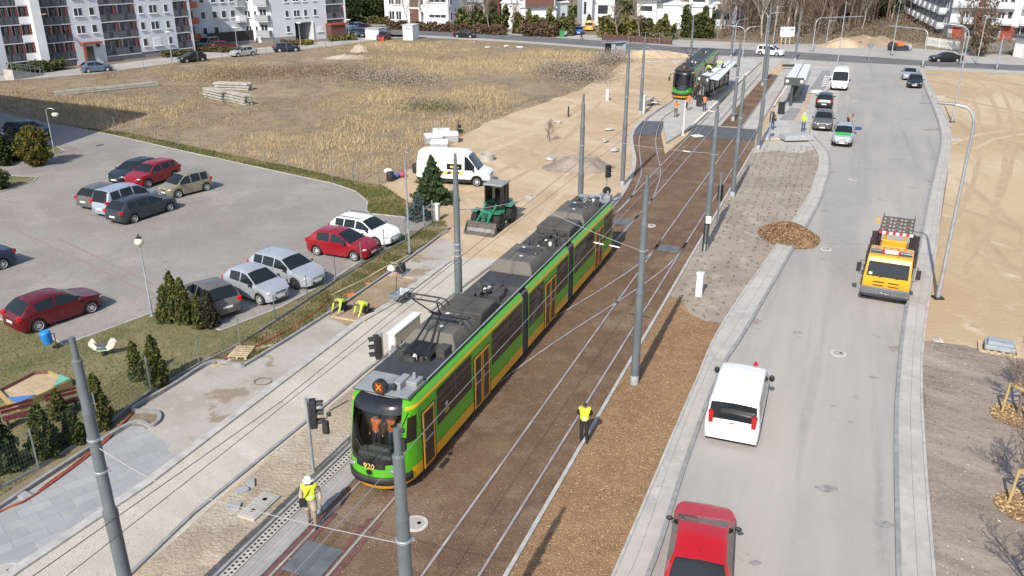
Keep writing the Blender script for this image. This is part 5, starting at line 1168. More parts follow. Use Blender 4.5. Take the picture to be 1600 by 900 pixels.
person('person in a lime vest and blue jeans seen from behind on the right platform', G(1254, 206, .16), facing((1254, 206), (1262, 180)), 1.8, dict(STAND, elbl=(-.27, .08, 1.18), wril=(-.12, .22, 1.12), hanl=(-.06, .24, 1.12)), 'lime', 'jeans', m_lime, m_insul, z=.16)
person('bare chested person bending down behind the silver survey car', G(1325, 198), facing((1325, 198), (1340, 202)), 1.8, dict(pelvis=(0, -.12, .86), spine=(0, .02, 1.0), chest=(0, .2, 1.12), neck=(0, .34, 1.19), skull=(0, .44, 1.24), crown=(0, .52, 1.3), shol=(-.18, .25, 1.14), elbl=(-.24, .34, .86), wril=(-.2, .38, .62), hanl=(-.19, .39, .53), shor=(.18, .25, 1.14), elbr=(.24, .34, .86), wrir=(.2, .38, .62), hanr=(.19, .39, .53), hipl=(-.09, -.12, .82), hipr=(.09, -.12, .82)), 'skin', 'black')
person('dark dressed person crossing the far cross road by the driveway', G(908.5, 62), facing((908, 62), (930, 64)), 1.78, WALK, 'dark', 'black', z=.02)
for o, s, lb in ((-.38, 1.25, 'person in an orange vest standing in the tram cab at the left'), (.08, 1.45, 'person in an orange vest standing in the middle of the tram cab'), (.58, 1.3, 'person in a grey top at the right side of the tram cab')):
    person(lb, T(s, o), math.atan2(TD.y, TD.x)+math.pi/2, 1.62, PHONE if o == .08 else None, 'dark' if o < .5 else 'grey', 'jeans' if o > -.2 else 'dark', m_or if o < .5 else None, z=.8, group='people in the tram cab')
# ================================================================ BUILDINGS
m_white = mat('white_render', (.78, .79, .80), .85, var=.06, scale=.4); m_pgrey = mat('pale_grey_render', (.56, .59, .63), .85, var=.06, scale=.4); m_mgrey = mat('mid_grey_render', (.34, .36, .39), .85, var=.08, scale=.4)
m_plinth = mat('grey_plinth', (.24, .24, .25), .9, var=.12); m_win = mat('window_pane', (.045, .055, .07), .08, var=0, spec=.8); m_frame = mat('white_window_frame', (.78, .78, .78), .5, var=0)
m_rail = mat('balcony_panel_grey', (.10, .105, .115), .6, var=.12, scale=1); m_redp = mat('brick_red_panel', (.30, .05, .03), .7, var=.12); m_orp = mat('orange_panel', (.58, .14, .06), .6, var=.08); m_terra = mat('terracotta_porch', (.30, .085, .05), .7, var=.1)
m_brick = mat('brown_cladding', (.13, .06, .045), .75, var=.15); m_blind = mat('white_blind', (.66, .67, .68), .7, var=.05); m_roofd = mat('dark_flat_roof', (.10, .10, .105), .85, var=.1)
class Facade:
    def __init__(s, A, B, root=None):
        s.a = G(*A); b = G(*B); s.L = (b-s.a).length; s.d = (b-s.a).normalized(); s.n = Vector((s.d.y, -s.d.x, 0)); s.root = root
        if s.n.dot(s.a) > 0: s.n = -s.n      # outward, towards the camera side
        s.M = Matrix(((s.d.x, -s.n.x, 0, s.a.x), (s.d.y, -s.n.y, 0, s.a.y), (0, 0, 1, 0), (0, 0, 0, 1)))   # u along, v inward, z up
        if root is not None: s.M = Matrix.Translation(-root.location) @ s.M
    def uz(s, px, py):
        x = (px-800)/F_PX; y = (450-py)/F_PX; D = Vector((x, _c+y*_s, -_s+y*_c))
        t = s.a.dot(s.n)/D.dot(s.n); p = D*t; return (p-s.a).dot(s.d), CAM_H+D.z*t
    def box(s, nm, mt, u0, u1, v0, v1, z0, z1, parent=None, bevel=0):
        b = MB(); b.M = s.M; b.bx(u0, u1, v0, v1, z0, z1); return b.build(nm, mt, parent or s.root, bevel=bevel)
    def window(s, u0, u1, z0, z1, parent=None, sill=True, mull=None, blind=False, frame=None):
        f = s.box('window', frame or m_frame, u0, u1, -.035, .04, z0, z1, parent)
        s.box('pane', m_blind if blind else m_win, u0+.09, u1-.09, -.05, -.02, z0+.1, z1-.09, f)
        b = MB(); b.M = s.M
        n = mull if mull is not None else (2 if u1-u0 > 1.1 else 1)
        for k in range(1, n): u = u0+(u1-u0)*k/n; b.bx(u-.05, u+.05, -.07, -.04, z0+.05, z1-.05)
        if sill: b.bx(u0-.1, u1+.1, -.18, -.036, z0-.07, z0-.005)
        if b.v: b.build('sill', frame or m_frame, f)
        return f
    def balcony(s, u0, u1, z, rail=m_rail, depth=1.3, out=.0, door=True, red=m_redp, h=1.0, dv=2):
        v0 = -out; f = s.box('balcony', m_pgrey, u0, u1, v0-.08, depth, z-.14, z)
        b = MB(); b.M = s.M; b.bx(u0+.04, u1-.04, v0-.05, v0-.01, z+.10, z+h); b.bx(u0, u1, v0-.07, v0+.01, z+h, z+h+.05)
        for k in range(int((u1-u0)/1.2)+1): b.bx(u0+.04+k*1.2, u0+.08+k*1.2, v0-.07, v0+.0, z, z+h)
        if out > .2: b.bx(u0+.02, u0+.06, v0-.05, 0, z+.1, z+h); b.bx(u1-.06, u1-.02, v0-.05, 0, z+.1, z+h)
        b.build('railing', rail, f); return f
def recess(F, u0, u1, z0, nst, st, red=m_redp, depth=1.35, n=2, rail=m_rail):
    "loggia bay: set-back rear wall with coloured panels and glazing, a balcony per storey"
    F.box('recess_wall', m_mgrey, u0, u1, depth, depth+.1, z0-.6, z0+nst*st)
    w_ = (u1-u0)/n
    for i in range(nst):
        z = z0+i*st; F.balcony(u0, u1, z, rail=rail, depth=depth)
        b = MB(); b.M = F.M
        for k in range(n):
            c = u0+w_*(k+.5); b.bx(c-w_*.42, c-w_*.22, depth-.05, depth-.01, z+.02, z+2.1); b.bx(c+w_*.10, c+w_*.26, depth-.05, depth-.01, z+.02, z+2.1)
        b.build('red_panel', red, F.root)
        for k in range(n):
            c = u0+w_*(k+.5); F.window(c-w_*.20, c+w_*.08, z+.05, z+2.1, sill=False, mull=1, frame=m_rail); F.window(c+w_*.28, c+w_*.46, z+.8, z+2.1, sill=False, mull=1, frame=m_redp)
        if n > 1:
            for k in range(1, n): F.box('divider', m_pgrey, u0+w_*k-.05, u0+w_*k+.05, .02, depth-.06, z, z+st-.16)
def solid(F, nm, mt, u0, u1, dep, z0, z1): return F.box(nm, mt, u0, u1, 0, dep, z0, z1)
# big white block upper left
m_wallA = mat('blue_white_render', (.60, .635, .685), .85, var=.06, scale=.4)
bA = empty('apartment_building', G(169, 97), 0, 'large white apartment block with grey balcony fronts and red wall panels at the upper left', 'building', 'apartment buildings')
FA = Facade((169, 97), (306, 82), bA); st = 2.45; NS = 5; z0 = .9; Ht_ = z0+NS*st+.2
solid(FA, 'wall', m_wallA, -4.62, -.0, 12, 0, Ht_); solid(FA, 'wall', m_wallA, 5.62, 12.12, 12, .9, Ht_); FA.box('plinth', m_plinth, 0, 15.1, .12, 12, 0, .9)
solid(FA, 'wall', m_wallA, 14.62, 15.12, 12, 0, Ht_); FA.box('wall', m_wallA, -31, 15.1, 1.5, 11.9, .9, Ht_-.05); FA.box('roof', m_roofd, -31, 15.1, .2, 12.1, Ht_, Ht_+.25)
FA.box('stair_fin', m_white, -10.12, -8.86, -.9, 1.4, 0, Ht_); FA.box('plinth', m_plinth, -31, -4.63, .3, 12, 0, .9)
recess(FA, -8.84, -4.64, z0+.15, NS, st, n=3); recess(FA, .02, 5.6, z0+.0, NS, st, n=2); recess(FA, 12.14, 14.6, z0, NS, st, n=1); recess(FA, -14.2, -10.14, z0+.5, NS, st, n=3)
solid(FA, 'wall', m_wallA, -16.2, -14.22, 12, 0, Ht_); recess(FA, -22, -16.25, z0+.6, NS, st, n=2); solid(FA, 'wall', m_wallA, -31, -22.05, 12, 0, Ht_)
for i in range(NS):
    FA.box('balcony_panel', m_white, -11.6, -10.13, -.12, -.03, z0+.5+i*st, z0+1.45+i*st)
    FA.window(6.15, 6.92, 1.72+i*st, 2.98+i*st); FA.window(7.9, 9.3, 1.66+i*st, 2.98+i*st, blind=(i == 0)); FA.window(10.46, 11.18, 1.68+i*st, 2.92+i*st)
    if i: FA.window(-3.85, -2.55, 1.92+i*st, 3.14+i*st); FA.window(-1.57, -.76, 1.92+i*st, 3.14+i*st)
FA.window(-1.5, -.7, 2.2, 3.1)
FA.box('porch', m_terra, -3.9, -.9, -1.2, -.01, 2.95, 3.2); FA.box('porch_post', m_terra, -3.9, -3.6, -1.2, -.9, 0, 2.94); d_ = FA.box('door', m_win, -3.4, -1.9, -.06, -.02, .1, 2.5); FA.box('door_frame', m_blk, -2.68, -2.62, -.09, -.065, .1, 2.5, d_)
b = MB(); b.M = FA.M; b.lathe([(.05, .0), (.4, .1), (.42, .12)], 12, (-8.6, -1.0, 7.4)); b.build('satellite_dish', m_frame, bA)
t = empty('entrance_ramp', G(30, 118), 0, 'pale concrete ramp with a steel handrail at the left end of the white block', 'ramp')
F_ = Facade((8, 124), (56, 116), t); b = MB(); b.M = F_.M; b.add([(0, -1.6, 0), (F_.L, -1.6, 0), (F_.L, 0, 0), (0, 0, 0), (0, -1.6, 1.3), (0, 0, 1.3), (F_.L, -1.6, .15), (F_.L, 0, .15)], [(0, 3, 2, 1), (0, 1, 6, 4), (1, 2, 7, 6), (2, 3, 5, 7), (3, 0, 4, 5), (4, 6, 7, 5)]); b.build('ramp_wall', m_flag if False else m_kerb, t)
b = MB(); b.M = F_.M
for zz in (.9, .5): b.tube([(0, -1.55, 1.3+zz), (F_.L, -1.55, .15+zz)], .03, 5)
for k in range(8): u = k/7; b.tube([(F_.L*u, -1.55, 1.3-1.15*u), (F_.L*u, -1.55, 2.2-1.15*u)], .025, 5)
b.build('handrail', m_galv, t)
# second block: grey wing, white side, grey-white front with archway
bB = empty('apartment_building', G(428, 67), 0, 'pale grey and white apartment block with an archway and orange balconies', 'building', 'apartment buildings')
F1 = Facade((428, 67), (513, 60), bB); L1 = F1.L; Hb = 13.0
ar = F1.uz(463, 64)[0], F1.uz(489, 62)[0]
for a, b_ in ((0, ar[0]), (ar[1], L1)): F1.box('wall', m_pgrey, a, b_, 0, 11, 0, 3.2)
F1.box('wall', m_pgrey, 0, L1, 0, 11, 3.2, Hb); F1.box('roof', m_roofd, -.2, L1+.2, -.2, 11.2, Hb, Hb+.3); F1.box('plinth', m_plinth, 0, ar[0], -.03, 0, 0, .9); F1.box('arch_back', m_mgrey, ar[0], ar[1], 8, 8.2, 0, 3.2); F1.box('downpipe', m_frame, ar[1]+.02, ar[1]+.25, -.2, -.02, 0, 3.3)
for i in range(5):
    y = (50-21.4*i)
    for x0, x1 in ((448.5, 454.5), (461.5, 471.5), (477.5, 483), (492.5, 498)):
        u0, za = F1.uz(x0, 55); u1, _z = F1.uz(x1, 55); zz = 1.6+i*2.62
        if i == 0 and x0 > 455: continue
        F1.window(u0, u1, zz, zz+1.25)
F1.window(F1.uz(496, 55)[0], F1.uz(505, 55)[0], 1.3, 2.3, blind=True)
recess(F1, L1-.01, L1+3.8, .9, 5, 2.62, n=1); F1.box('end_wall', m_white, L1+3.8, L1+4.2, 0, 11, 0, Hb); F1.box('porch', m_redp, L1-.5, L1+3.3, -2.2, -.1, 2.5, 2.75); F1.box('porch_wall', m_brick, L1-.4, L1+2.8, -1.9, -.1, 0, 2.5)
F2 = Facade((384, 66), (428, 67), bB); F2.box('wall', m_white, 0, F2.L-.02, .02, 8, 0, Hb-.2)
for i in range(5):
    z = 1.2+i*2.62; u = F2.L
    F2.window(u*.08, u*.28, z+.5, z+1.7); F2.window(u*.40, u*.50, z+.3, z+1.7, mull=1); F2.balcony(u*.52, u*.98, z, rail=m_mgrey, out=1.1, depth=0); F2.window(u*.6, u*.85, z+.02, z+2.0, sill=False)
F3 = Facade((296, 74), (384, 66), bB); F3.box('wall', m_pgrey, -2, F3.L-.02, .02, 9, 0, Hb-.4); F3.box('roof', m_roofd, -2, F3.L, -.1, 9.2, Hb-.4, Hb-.1)
for i in range(5):
    z = 1.4+i*2.62; u = F3.L
    for a in (.26, .46, .62, .78): F3.window(u*a, u*(a+.085), z+.4, z+1.7, blind=(i == 0 and a > .5))
    F3.balcony(u*.86, u*1.0, z-.3, rail=m_white if i % 2 else m_mgrey, out=1.2, depth=0); F3.balcony(-.5, u*.17, z-.2, rail=m_orp, out=1.2, depth=0); F3.window(u*.03, u*.14, z, z+2, sill=False)
F3.box('screen_wall', mat('dark_wood_screen', (.045, .04, .038), .8, var=.2, scale=2), u*.2, u*1.02, -2.6, -2.45, .6, 2.3); F3.box('screen_plinth', m_plinth, u*.2, u*1.02, -2.7, -2.4, 0, .6)
# white flats at the far left centre
bC = empty('apartment_building', G(604, 37), 0, 'white apartment building with tall windows behind bare trees and a red hedge', 'building', 'apartment buildings')
F4 = Facade((602, 37), (701, 40), bC); L = F4.L; F4.box('wall', m_white, 0, L, 0, 14, 0, 14); F4.box('roof', m_roofd, -.2, L+.2, -.2, 14.2, 14, 14.3)
for i in range(4):
    z = .9+i*3.2
    F4.window(L*.07, L*.16, z, z+1.9); F4.window(L*.18, L*.27, z, z+1.9); F4.window(L*.70 if i else L*.70, L*.97, z+.6, z+1.4, mull=3); F4.box('cladding', m_brick, L*.40, L*.54, -.05, -.005, z-.4, z+2.4)
    F4.window(L*.57, L*.62, z, z+1.9)
F5 = Facade((701, 40), (718, 37), bC); F5.box('side_wall', m_pgrey, 0.02, F5.L, .03, 5, 0, 13.9)
for i in range(4): F5.window(F5.L*.15, F5.L*.32, .9+i*3.2, 2.8+i*3.2)
bC2 = empty('apartment_building', G(720, 34), 0, 'pale grey flats with deep balconies and a brown end wall behind the hedge', 'building', 'apartment buildings')
F6 = Facade((718, 35), (762, 33), bC2); F6.box('wall', m_pgrey, 0, F6.L, 1.5, 9, 0, 12)
for i in range(4):
    F6.balcony(.1, F6.L*.62, 1.5+i*3.0, rail=m_pgrey, depth=1.5); F6.window(F6.L*.1, F6.L*.5, 1.6+i*3, 3.6+i*3, sill=False, mull=3); F6.window(F6.L*.72, F6.L*.86, 2.0+i*3, 3.4+i*3)
    F6.box('brown_end', m_brick, F6.L, F6.L+3.5, .5, 8, 3*i, 3*i+2.95)
    F6.window(F6.L+.8, F6.L+2.4, 1.0+i*3-.1, 2.4+i*3) if False else None
# modern white houses
def house(A, B, label, parts, wins, bands):
    h = empty('modern_house', G(*A), 0, label, 'house', 'modern white houses'); F = Facade(A, B, h); L = F.L
    for k, (a, b_, v0, v1, za, zb, mt) in enumerate(parts):
        F.box('wall', mt, a*L, b_*L, v0+.003*k, v1, za, zb-.002*k); 
        F.box('roof', m_white, a*L-.2, b_*L+.2, v0-.3, v1+.2, zb, zb+.26)
    for a, b_, v, za, zb in wins:
        f = F.box('window', m_blk, a*L, b_*L, v-.06, v-.005, za, zb); F.box('pane', m_win, a*L+.1, b_*L-.1, v-.08, v-.061, za+.1, zb-.1, f)
    for a, b_, v, za, zb in bands: F.box('cladding', m_brick, a*L, b_*L, v-.05, v-.004, za, zb)
house((780, 49), (868, 50), 'wide white modern house with a brown upper band left of the driveway', [(0, .42, 4, 14, 0, 5.2, m_white), (.36, 1.0, 1, 15, 0, 4.6, m_white), (.45, .98, 0, 15, 4.9, 9.2, m_white), (.0, .3, 6, 14, 5.4, 8.5, m_white)], [(.62, .67, 1, .8, 2.8), (.86, .91, 1, .8, 2.8), (.2, .34, 4, 2.6, 3.4), (.55, .9, 0, 7.2, 8.6)], [(.46, .97, 0, 4.95, 6.6)])
house((868, 49), (896, 47), 'grey sided modern house right behind the thuja hedge', [(0, .8, 1, 14, 0, 5.4, m_pgrey), (.5, 1.2, 3, 14, 0, 4.6, m_white), (0, 1.0, 2, 14, 5.6, 9, m_white)], [(.1, .25, 1, 1, 3), (.5, .65, 1, 1, 3.4), (.2, .7, 2, 6.3, 8)], [(.0, .9, 2, 5.7, 6.2)])
house((910, 42), (962, 42), 'white modern house with a grey corner behind the driveway', [(0, .3, 2, 16, 0, 6.4, m_pgrey), (.3, 1.0, 4, 16, 0, 6.6, m_white), (.2, 1.1, 3, 16, 6.9, 10, m_white)], [(.05, .12, 2, 2.5, 5), (.5, .8, 4, 2.4, 4.2), (.4, .9, 3, 7.6, 9)], [])
house((990, 46), (1052, 48), 'white modern house with a long brown window band above the hedge by the tram', [(0, .5, 2, 16, 0, 6., m_white), (.0, .64, 0.5, 14, 6.2, 9.5, m_white), (.5, 1.3, 3, 15, 0, 4.8, m_white)], [(.1, .4, 2, 3.6, 4.6), (.1, .5, .5, 7.2, 8.6)], [(.04, .60, .5, 6.3, 7.9)])
house((1062, 46), (1112, 48), 'low white modern house half hidden behind the dark thujas', [(0, .9, 2, 14, 0, 4.4, m_white), (.1, .7, 4, 14, 4.7, 7.6, m_white), (.9, 1.6, 4, 14, 0, 5, m_pgrey)], [(.1, .3, 2, 1.4, 3), (.95, 1.4, 4, 2, 4), (.2, .6, 4, 5.3, 6.8)], [(1.0, 1.5, 4, 4.0, 4.8)])
# grey and white blocks at the upper right
bE = empty('apartment_building', G(1476, 58), 0, 'long grey apartment block with stacked box balconies running away at the upper right', 'building', 'apartment buildings')
F7 = Facade((1462, 52), (1476, 60), bE)
F7 = Facade((1412, 22), (1478, 59), bE); L = F7.L; F7.box('wall', m_mgrey, -30, L, 0, 10, 0, 14); F7.box('roof', m_roofd, -30, L+.2, -.2, 10, 14, 14.3)
for i in range(5):
    for k in range(13):
        u = L-4-k*6.4; F7.balcony(u-2.6, u, 1.4+i*2.7, rail=m_pgrey, out=1.3, depth=0, h=1.05); F7.window(u-2.2, u-.6, 1.45+i*2.7, 3.4+i*2.7, sill=False); F7.window(u+.8, u+1.9, 2.2+i*2.7, 3.5+i*2.7)
bF = empty('apartment_building', G(1482, 62), 0, 'white apartment block with glass balconies and red ground floor panels at the upper right corner', 'building', 'apartment buildings')
F8 = Facade((1479, 60), (1612, 66), bF); L = F8.L; F8.box('wall', m_white, 0, L+18, 0, 12, 0, 15); F8.box('plinth', m_mgrey, .05, L+17.9, -.05, 0, .2, 2.7)
for a in (.05, .33, .62, .9): F8.box('red_panel', m_redp, L*a, L*a+2.2, -.09, -.052, .2, 2.6); F8.box('base', m_plinth, 0, L+18, -.1, 0, 0, .2)
for i in range(5):
    z = 3.0+i*2.8
    for a in (.0, .42, .82): F8.balcony(L*a, L*a+4.4, z, rail=m_pgrey, out=1.3, depth=0); F8.window(L*a+1.8, L*a+3.0, z+.05, z+2.1, sill=False)
    F8.window(L*.24, L*.30, z+.8, z+2.2); F8.window(L*.66, L*.72, z+.8, z+2.2); F8.box('red_panel', m_redp, L*.30, L*.38, -.04, -.003, z, z+2.6)
for a in (.12, .42, .75): F8.window(L*a, L*a+2.6, .5, 2.5, sill=False, mull=2)
# small buildings
t = empty('transformer_kiosk', G(636, 62), 0, 'small white kiosk with two dark vents standing beside the cross road', 'kiosk'); F = Facade((630, 62.5), (645, 63), t)
F.box('wall', m_white, 0, F.L, 0, 3, 0, 2.6); F.box('roof', m_pgrey, -.15, F.L+.15, -.15, 3.15, 2.6, 2.72)
for a in (.3, .6): F.box('vent', m_blk, F.L*a, F.L*a+.28, -.03, -.003, 1.9, 2.15)
t = empty('garage_box', G(572, 62), 0, 'low white garage box with two doors in the residents car park', 'garage'); F = Facade((571.5, 61), (592, 62), t); F.box('wall', m_white, 0, F.L, 0, 3, 0, 1.9); F.box('roof', m_mgrey, -.2, F.L+.2, -.2, 3.2, 1.9, 2.0); 
for a in (.06, .54): F.box('door', m_blind, F.L*a, F.L*(a+.4), -.03, -.003, .1, 1.7)
m_corr = mat('corrugated_zinc', (.34, .38, .42), .5, .4, var=.15, scale=2)
t = empty('metal_shed', G(945, 88), 0, 'grey corrugated metal shed with an open dark front at the corner of the dry field', 'shed'); F = Facade((944, 88.5), (961, 89.5), t); L = F.L
b = MB(); b.M = F.M; b.bx(0, L, 2.4, 2.45, 0, 2); b.bx(0, .05, 0, 2.4, 0, 2.1); b.bx(L-.05, L, 0, 2.4, 0, 2.1); b.bx(L*.62, L-.05, 0, .05, 0, 2.1); b.build('shed_wall', m_corr, t); b = MB(); b.M = F.M; b.box((L*.5+.4, 1.2, 2.2), (L+1.4, 2.9, .07), ry=-.04)
for k in range(14): b.box((-.2+k*(L+1.1)/13, 1.2, 2.25), (.06, 2.9, .04))
b.build('shed_roof', m_corr, t); F.box('shed_side', m_corr, L, L+1.6, .3, 2.4, 0, 2.0); b = MB(); b.M = F.M; b.tube([(.4, .2, 0), (1.1, .2, 1.9)], .05, 5); b.tube([(.3, .2, 1.), (1.3, .2, .9)], .05, 5); b.build('prop', m_blk, t)
t = empty('garden_garage', G(1592, 92), 0, 'white garage with a dark sloping roof cut by the right edge of the picture', 'garage'); F = Facade((1582, 88), (1600, 91), t); F.box('wall', m_white, 0, 9, 0, 6, 0, 3.0); F.box('roof', m_rail, -.6, 9.4, -.6, 6.4, 3.0, 3.35); F.box('door', m_blind, 2, 5, -.03, -.003, 0, 2.4); F.box('side_wall', m_rail, -.05, -.01, 0, 6, .0, 2.98)
# a block outside the picture at the left whose shadow falls on the car park entrance
bS = empty('apartment_building', Vector((-66, 62, 0)), 0, 'neighbouring apartment block beyond the left edge that shades the car park entrance', 'building', 'apartment buildings')
TIP = G(236, 178); off = Vector((math.sin(R(SUN_AZ)), math.cos(R(SUN_AZ)), 0))/math.tan(R(SUN_EL)); HS = 18.0
c1 = TIP-off*HS; e1 = G(70, 236)-off*HS; ev = (e1-c1).normalized(); nv = Vector((-ev.y, ev.x, 0)); nv = nv if nv.x < 0 or nv.y > 0 else -nv
far = G(-10, 147)-off*HS; fv = (far-c1)
bb = MB(); bb.M = Matrix.Translation(-bS.location)
bb.prism([(c1.x, c1.y), (c1+ev*22).to_tuple()[:2], (c1+ev*22+fv.normalized()*26).to_tuple()[:2], (c1+fv.normalized()*26).to_tuple()[:2]], 0, HS); bb.build('wall', m_white, bS)
# ================================================================ PLANTS
m_leaf = attr_mat('leaf_tint'); m_bark = mat('grey_brown_bark', (.16, .125, .095), .9, var=.2, scale=2); m_barkp = mat('pale_bark', (.36, .33, .29), .9, var=.2, scale=2)
rng = np.random.default_rng(11)
def tris(C, size, flat=0.0):
    n = len(C); A = rng.normal(size=(n, 3)); A /= np.linalg.norm(A, axis=1)[:, None]; B = rng.normal(size=(n, 3)); B -= A*(A*B).sum(1)[:, None]; B /= np.linalg.norm(B, axis=1)[:, None]
    if flat: A[:, 2] *= 1-flat; B[:, 2] *= 1-flat
    s = size*rng.uniform(.6, 1.4, (n, 1)); return np.stack([C-A*s*.5-B*s*.4, C+A*s*.5-B*s*.4, C+B*s*.7], 1)
def tint(n, cols, j=.18):
    cols = np.array(cols); c = cols[rng.integers(0, len(cols), n)]; return np.clip(c*(1+rng.normal(0, j, (n, 1))), .004, 1)
def conifer(name, label, p, h, r, cols, n=2600, size=.16, group=None, kind='thuja', cat='conifer', scale=None):
    t = empty(name, (p[0], p[1], 0), 0, label, cat, group); u = rng.random(n)**.62; zf = 1-u
    ang = rng.uniform(0, 2*math.pi, n); z0_ = .02
    lob = 1+.24*np.sin(ang*3+zf*9+p[0])+.20*np.sin(ang*7-zf*17+p[1])+.14*np.sin(zf*31+ang*2)
    if kind == 'thuja': prof = np.minimum(1, (1-zf)**.60*1.02)*(.75+.25*np.minimum(1, zf*6))
    elif kind == 'spruce': prof = (1-zf)**.95*(.70+.45*np.abs(np.sin(zf*24)))
    else: prof = np.sqrt(np.clip(1-(zf*2-1)**2, 0.05, 1))
    rr = r*prof*lob*np.sqrt(rng.uniform(.25, 1.0, n))
    C = np.stack([rr*np.cos(ang), rr*np.sin(ang), h*(z0_+zf*.98)], 1)+rng.normal(0, size*.25, (n, 3)); C[:, 2] = np.maximum(C[:, 2], .05)
    tri_cloud('crown', tris(C, size), tint(n, cols), m_leaf, 3, t); MB().tube([(0, 0, 0), (0, 0, h*.45), (0, 0, h*.8)], [r*.09+.03, r*.06+.02, .01], 6).build('trunk', m_bark, t); return t
THU = [(.06, .085, .025), (.08, .10, .03), (.11, .115, .035), (.045, .06, .02), (.13, .105, .04)]
DRK = [(.03, .05, .02), (.045, .065, .026), (.065, .075, .03)]; YEL = [(.22, .17, .03), (.10, .09, .02), (.05, .06, .018), (.20, .15, .02)]; SPR = [(.035, .065, .028), (.05, .085, .03), (.07, .10, .04)]; BLU = [(.07, .10, .10), (.05, .08, .075), (.10, .13, .12)]
GN = 'columnar conifers on the lawn'
def con(base, top, r, lab, cols=THU, n=2600, size=.14, kind='thuja', group=GN, name='thuja_tree', cat='conifer'): return conifer(name, lab, G(*base), HT(base, top), r*(.8 if kind == 'thuja' else 1), cols, int(n*1.7), size*.72, group, kind, cat)
con((263, 503), (260, 444), .55, 'left of the three tall thujas by the globe lamp'); con((275, 502), (275, 424), .55, 'tallest thuja in the clump by the globe lamp', n=3200); con((290, 505), (288, 434), .55, 'right hand tall thuja of the clump by the globe lamp', n=3000)
con((312, 513), (312, 462), .32, 'slim short thuja in front of the grey brown hatchback', n=1500); con((329, 511), (326, 452), .55, 'dark twiggy bush half hiding the grey brown hatchback', cols=[(.05, .042, .03), (.03, .03, .022), (.06, .055, .035)], n=1800, size=.11)
con((216, 594), (212, 533), .38, 'narrow thuja left of a pair behind the lower fence', n=2000); con((247, 602), (240, 523), .52, 'taller thuja right of a pair behind the lower fence', n=3000)
con((160, 667), (145, 583), .50, 'tall thuja between the sandbox and the fence post', n=3000); con((95, 655), (91, 610), .36, 'small thuja close to the sandbox edge', n=1800); con((74, 712), (58, 630), .62, 'broad dark thuja pressed against the mesh fence', n=3600, cols=DRK+THU); con((118, 690), (104, 640), .5, 'leafy thuja behind the mesh fence next to the broad dark one', n=2600, cols=DRK+THU); con((8, 735), (-4, 640), .7, 'dark conifer at the left edge behind the mesh fence', n=3200, cols=DRK)
con((58, 259), (60, 196), 1.15, 'wide yellow green conifer under the swan neck globe lamp', cols=YEL+THU, n=4200, size=.2, kind='oval'); con((6, 258), (2, 203), 1.0, 'dark green conifer at the left edge of the lawn island', cols=DRK, n=3000, size=.2); con((26, 250), (24, 200), .9, 'dark bluish conifer behind the yellow green one', cols=[(.02, .03, .028), (.03, .04, .035)], n=2600, size=.2); con((0, 296), (-6, 262), .7, 'dark shrub at the tip of the lower lawn island', cols=DRK, n=1800, kind='oval', name='shrub', cat='shrub')
con((676, 318), (674, 243), 1.25, 'green spruce standing in front of the works van', cols=SPR, n=6000, size=.2, kind='spruce', name='spruce_tree', group='spruces by the path gate'); con((655, 342), (652, 303), .85, 'small blue spruce at the foot of the green spruce', cols=BLU, n=3000, size=.15, kind='spruce', name='spruce_tree', group='spruces by the path gate')
# bare trees: a few grown forms, copied
def bare_tree(seed, h, spread, bark, tw=.022, birch=False):
    rd = random.Random(seed); T_ = MB(); C_ = MB()
    def grow(p, d, L, r, lv):
        n = 3; pts = [p]; dd = d.copy()
        for k in range(n):
            dd = (dd+Vector((rd.uniform(-1, 1), rd.uniform(-1, 1), rd.uniform(-.3, .7)))*.16).normalized(); pts.append(pts[-1]+dd*L/n)
        (T_ if lv == 0 else C_).tube(pts, [r*(1-.45*k/n) for k in range(n+1)], 6 if lv == 0 else 3, cap=False)
        if lv >= 4 or r < tw*.35: return
        m = {0: rd.randint(9, 12), 1: rd.randint(6, 7), 2: rd.randint(4, 5), 3: 3}[lv]
        for k in range(m):
            u = .35+.65*(k+.6)/m if lv == 0 else .25+.75*(k+.5)/m
            i = min(n-1, int(u*n)); q = pts[i].lerp(pts[i+1], u*n-i); a = rd.uniform(0, 2*math.pi); o = d.orthogonal().normalized(); o = (Matrix.Rotation(a, 3, d) @ o)
            nd = (d*(.75 if lv else .6)+o*spread*rd.uniform(.7, 1.1)+Vector((0, 0, .25))).normalized(); grow(q, nd, L*rd.uniform(.42, .62)*(1-.25*u), max(tw*.5, r*.42), lv+1)
    grow(Vector((0, 0, 0)), Vector((0, 0, 1)), h*.78, h*.016+.02, 0)
    return T_.mesh('trunk', bark), C_.mesh('crown', bark)
m_twig = mat('brown_twigs', (.17, .125, .10), .9, var=.2, scale=.5); m_twg = mat('grey_twigs', (.27, .23, .19), .9, var=.15, scale=.5)
BT = [bare_tree(1, 9, .75, m_twg), bare_tree(2, 8, .9, m_twg, .026), bare_tree(3, 9, .5, m_twig), bare_tree(4, 8.5, .6, m_twig, .026), bare_tree(5, 10, .45, m_twig), bare_tree(6, 9, .4, m_barkp, .02), bare_tree(7, 4.5, .8, m_twig, .02)]
def tree(k, p, h0, h, lab, grp, name='bare_tree', rz=None, wide=1.0):
    t = empty(name, (p[0], p[1], 0), 0, lab, 'tree', grp); s = h/h0; 
    for me, nm in zip(BT[k], ('trunk', 'crown')): o = bpy.data.objects.new(nm, me); link(o, t)
    t.scale = (s*wide, s*wide, s); t.rotation_euler = (0, 0, random.uniform(0, 6.3) if rz is None else rz); return t
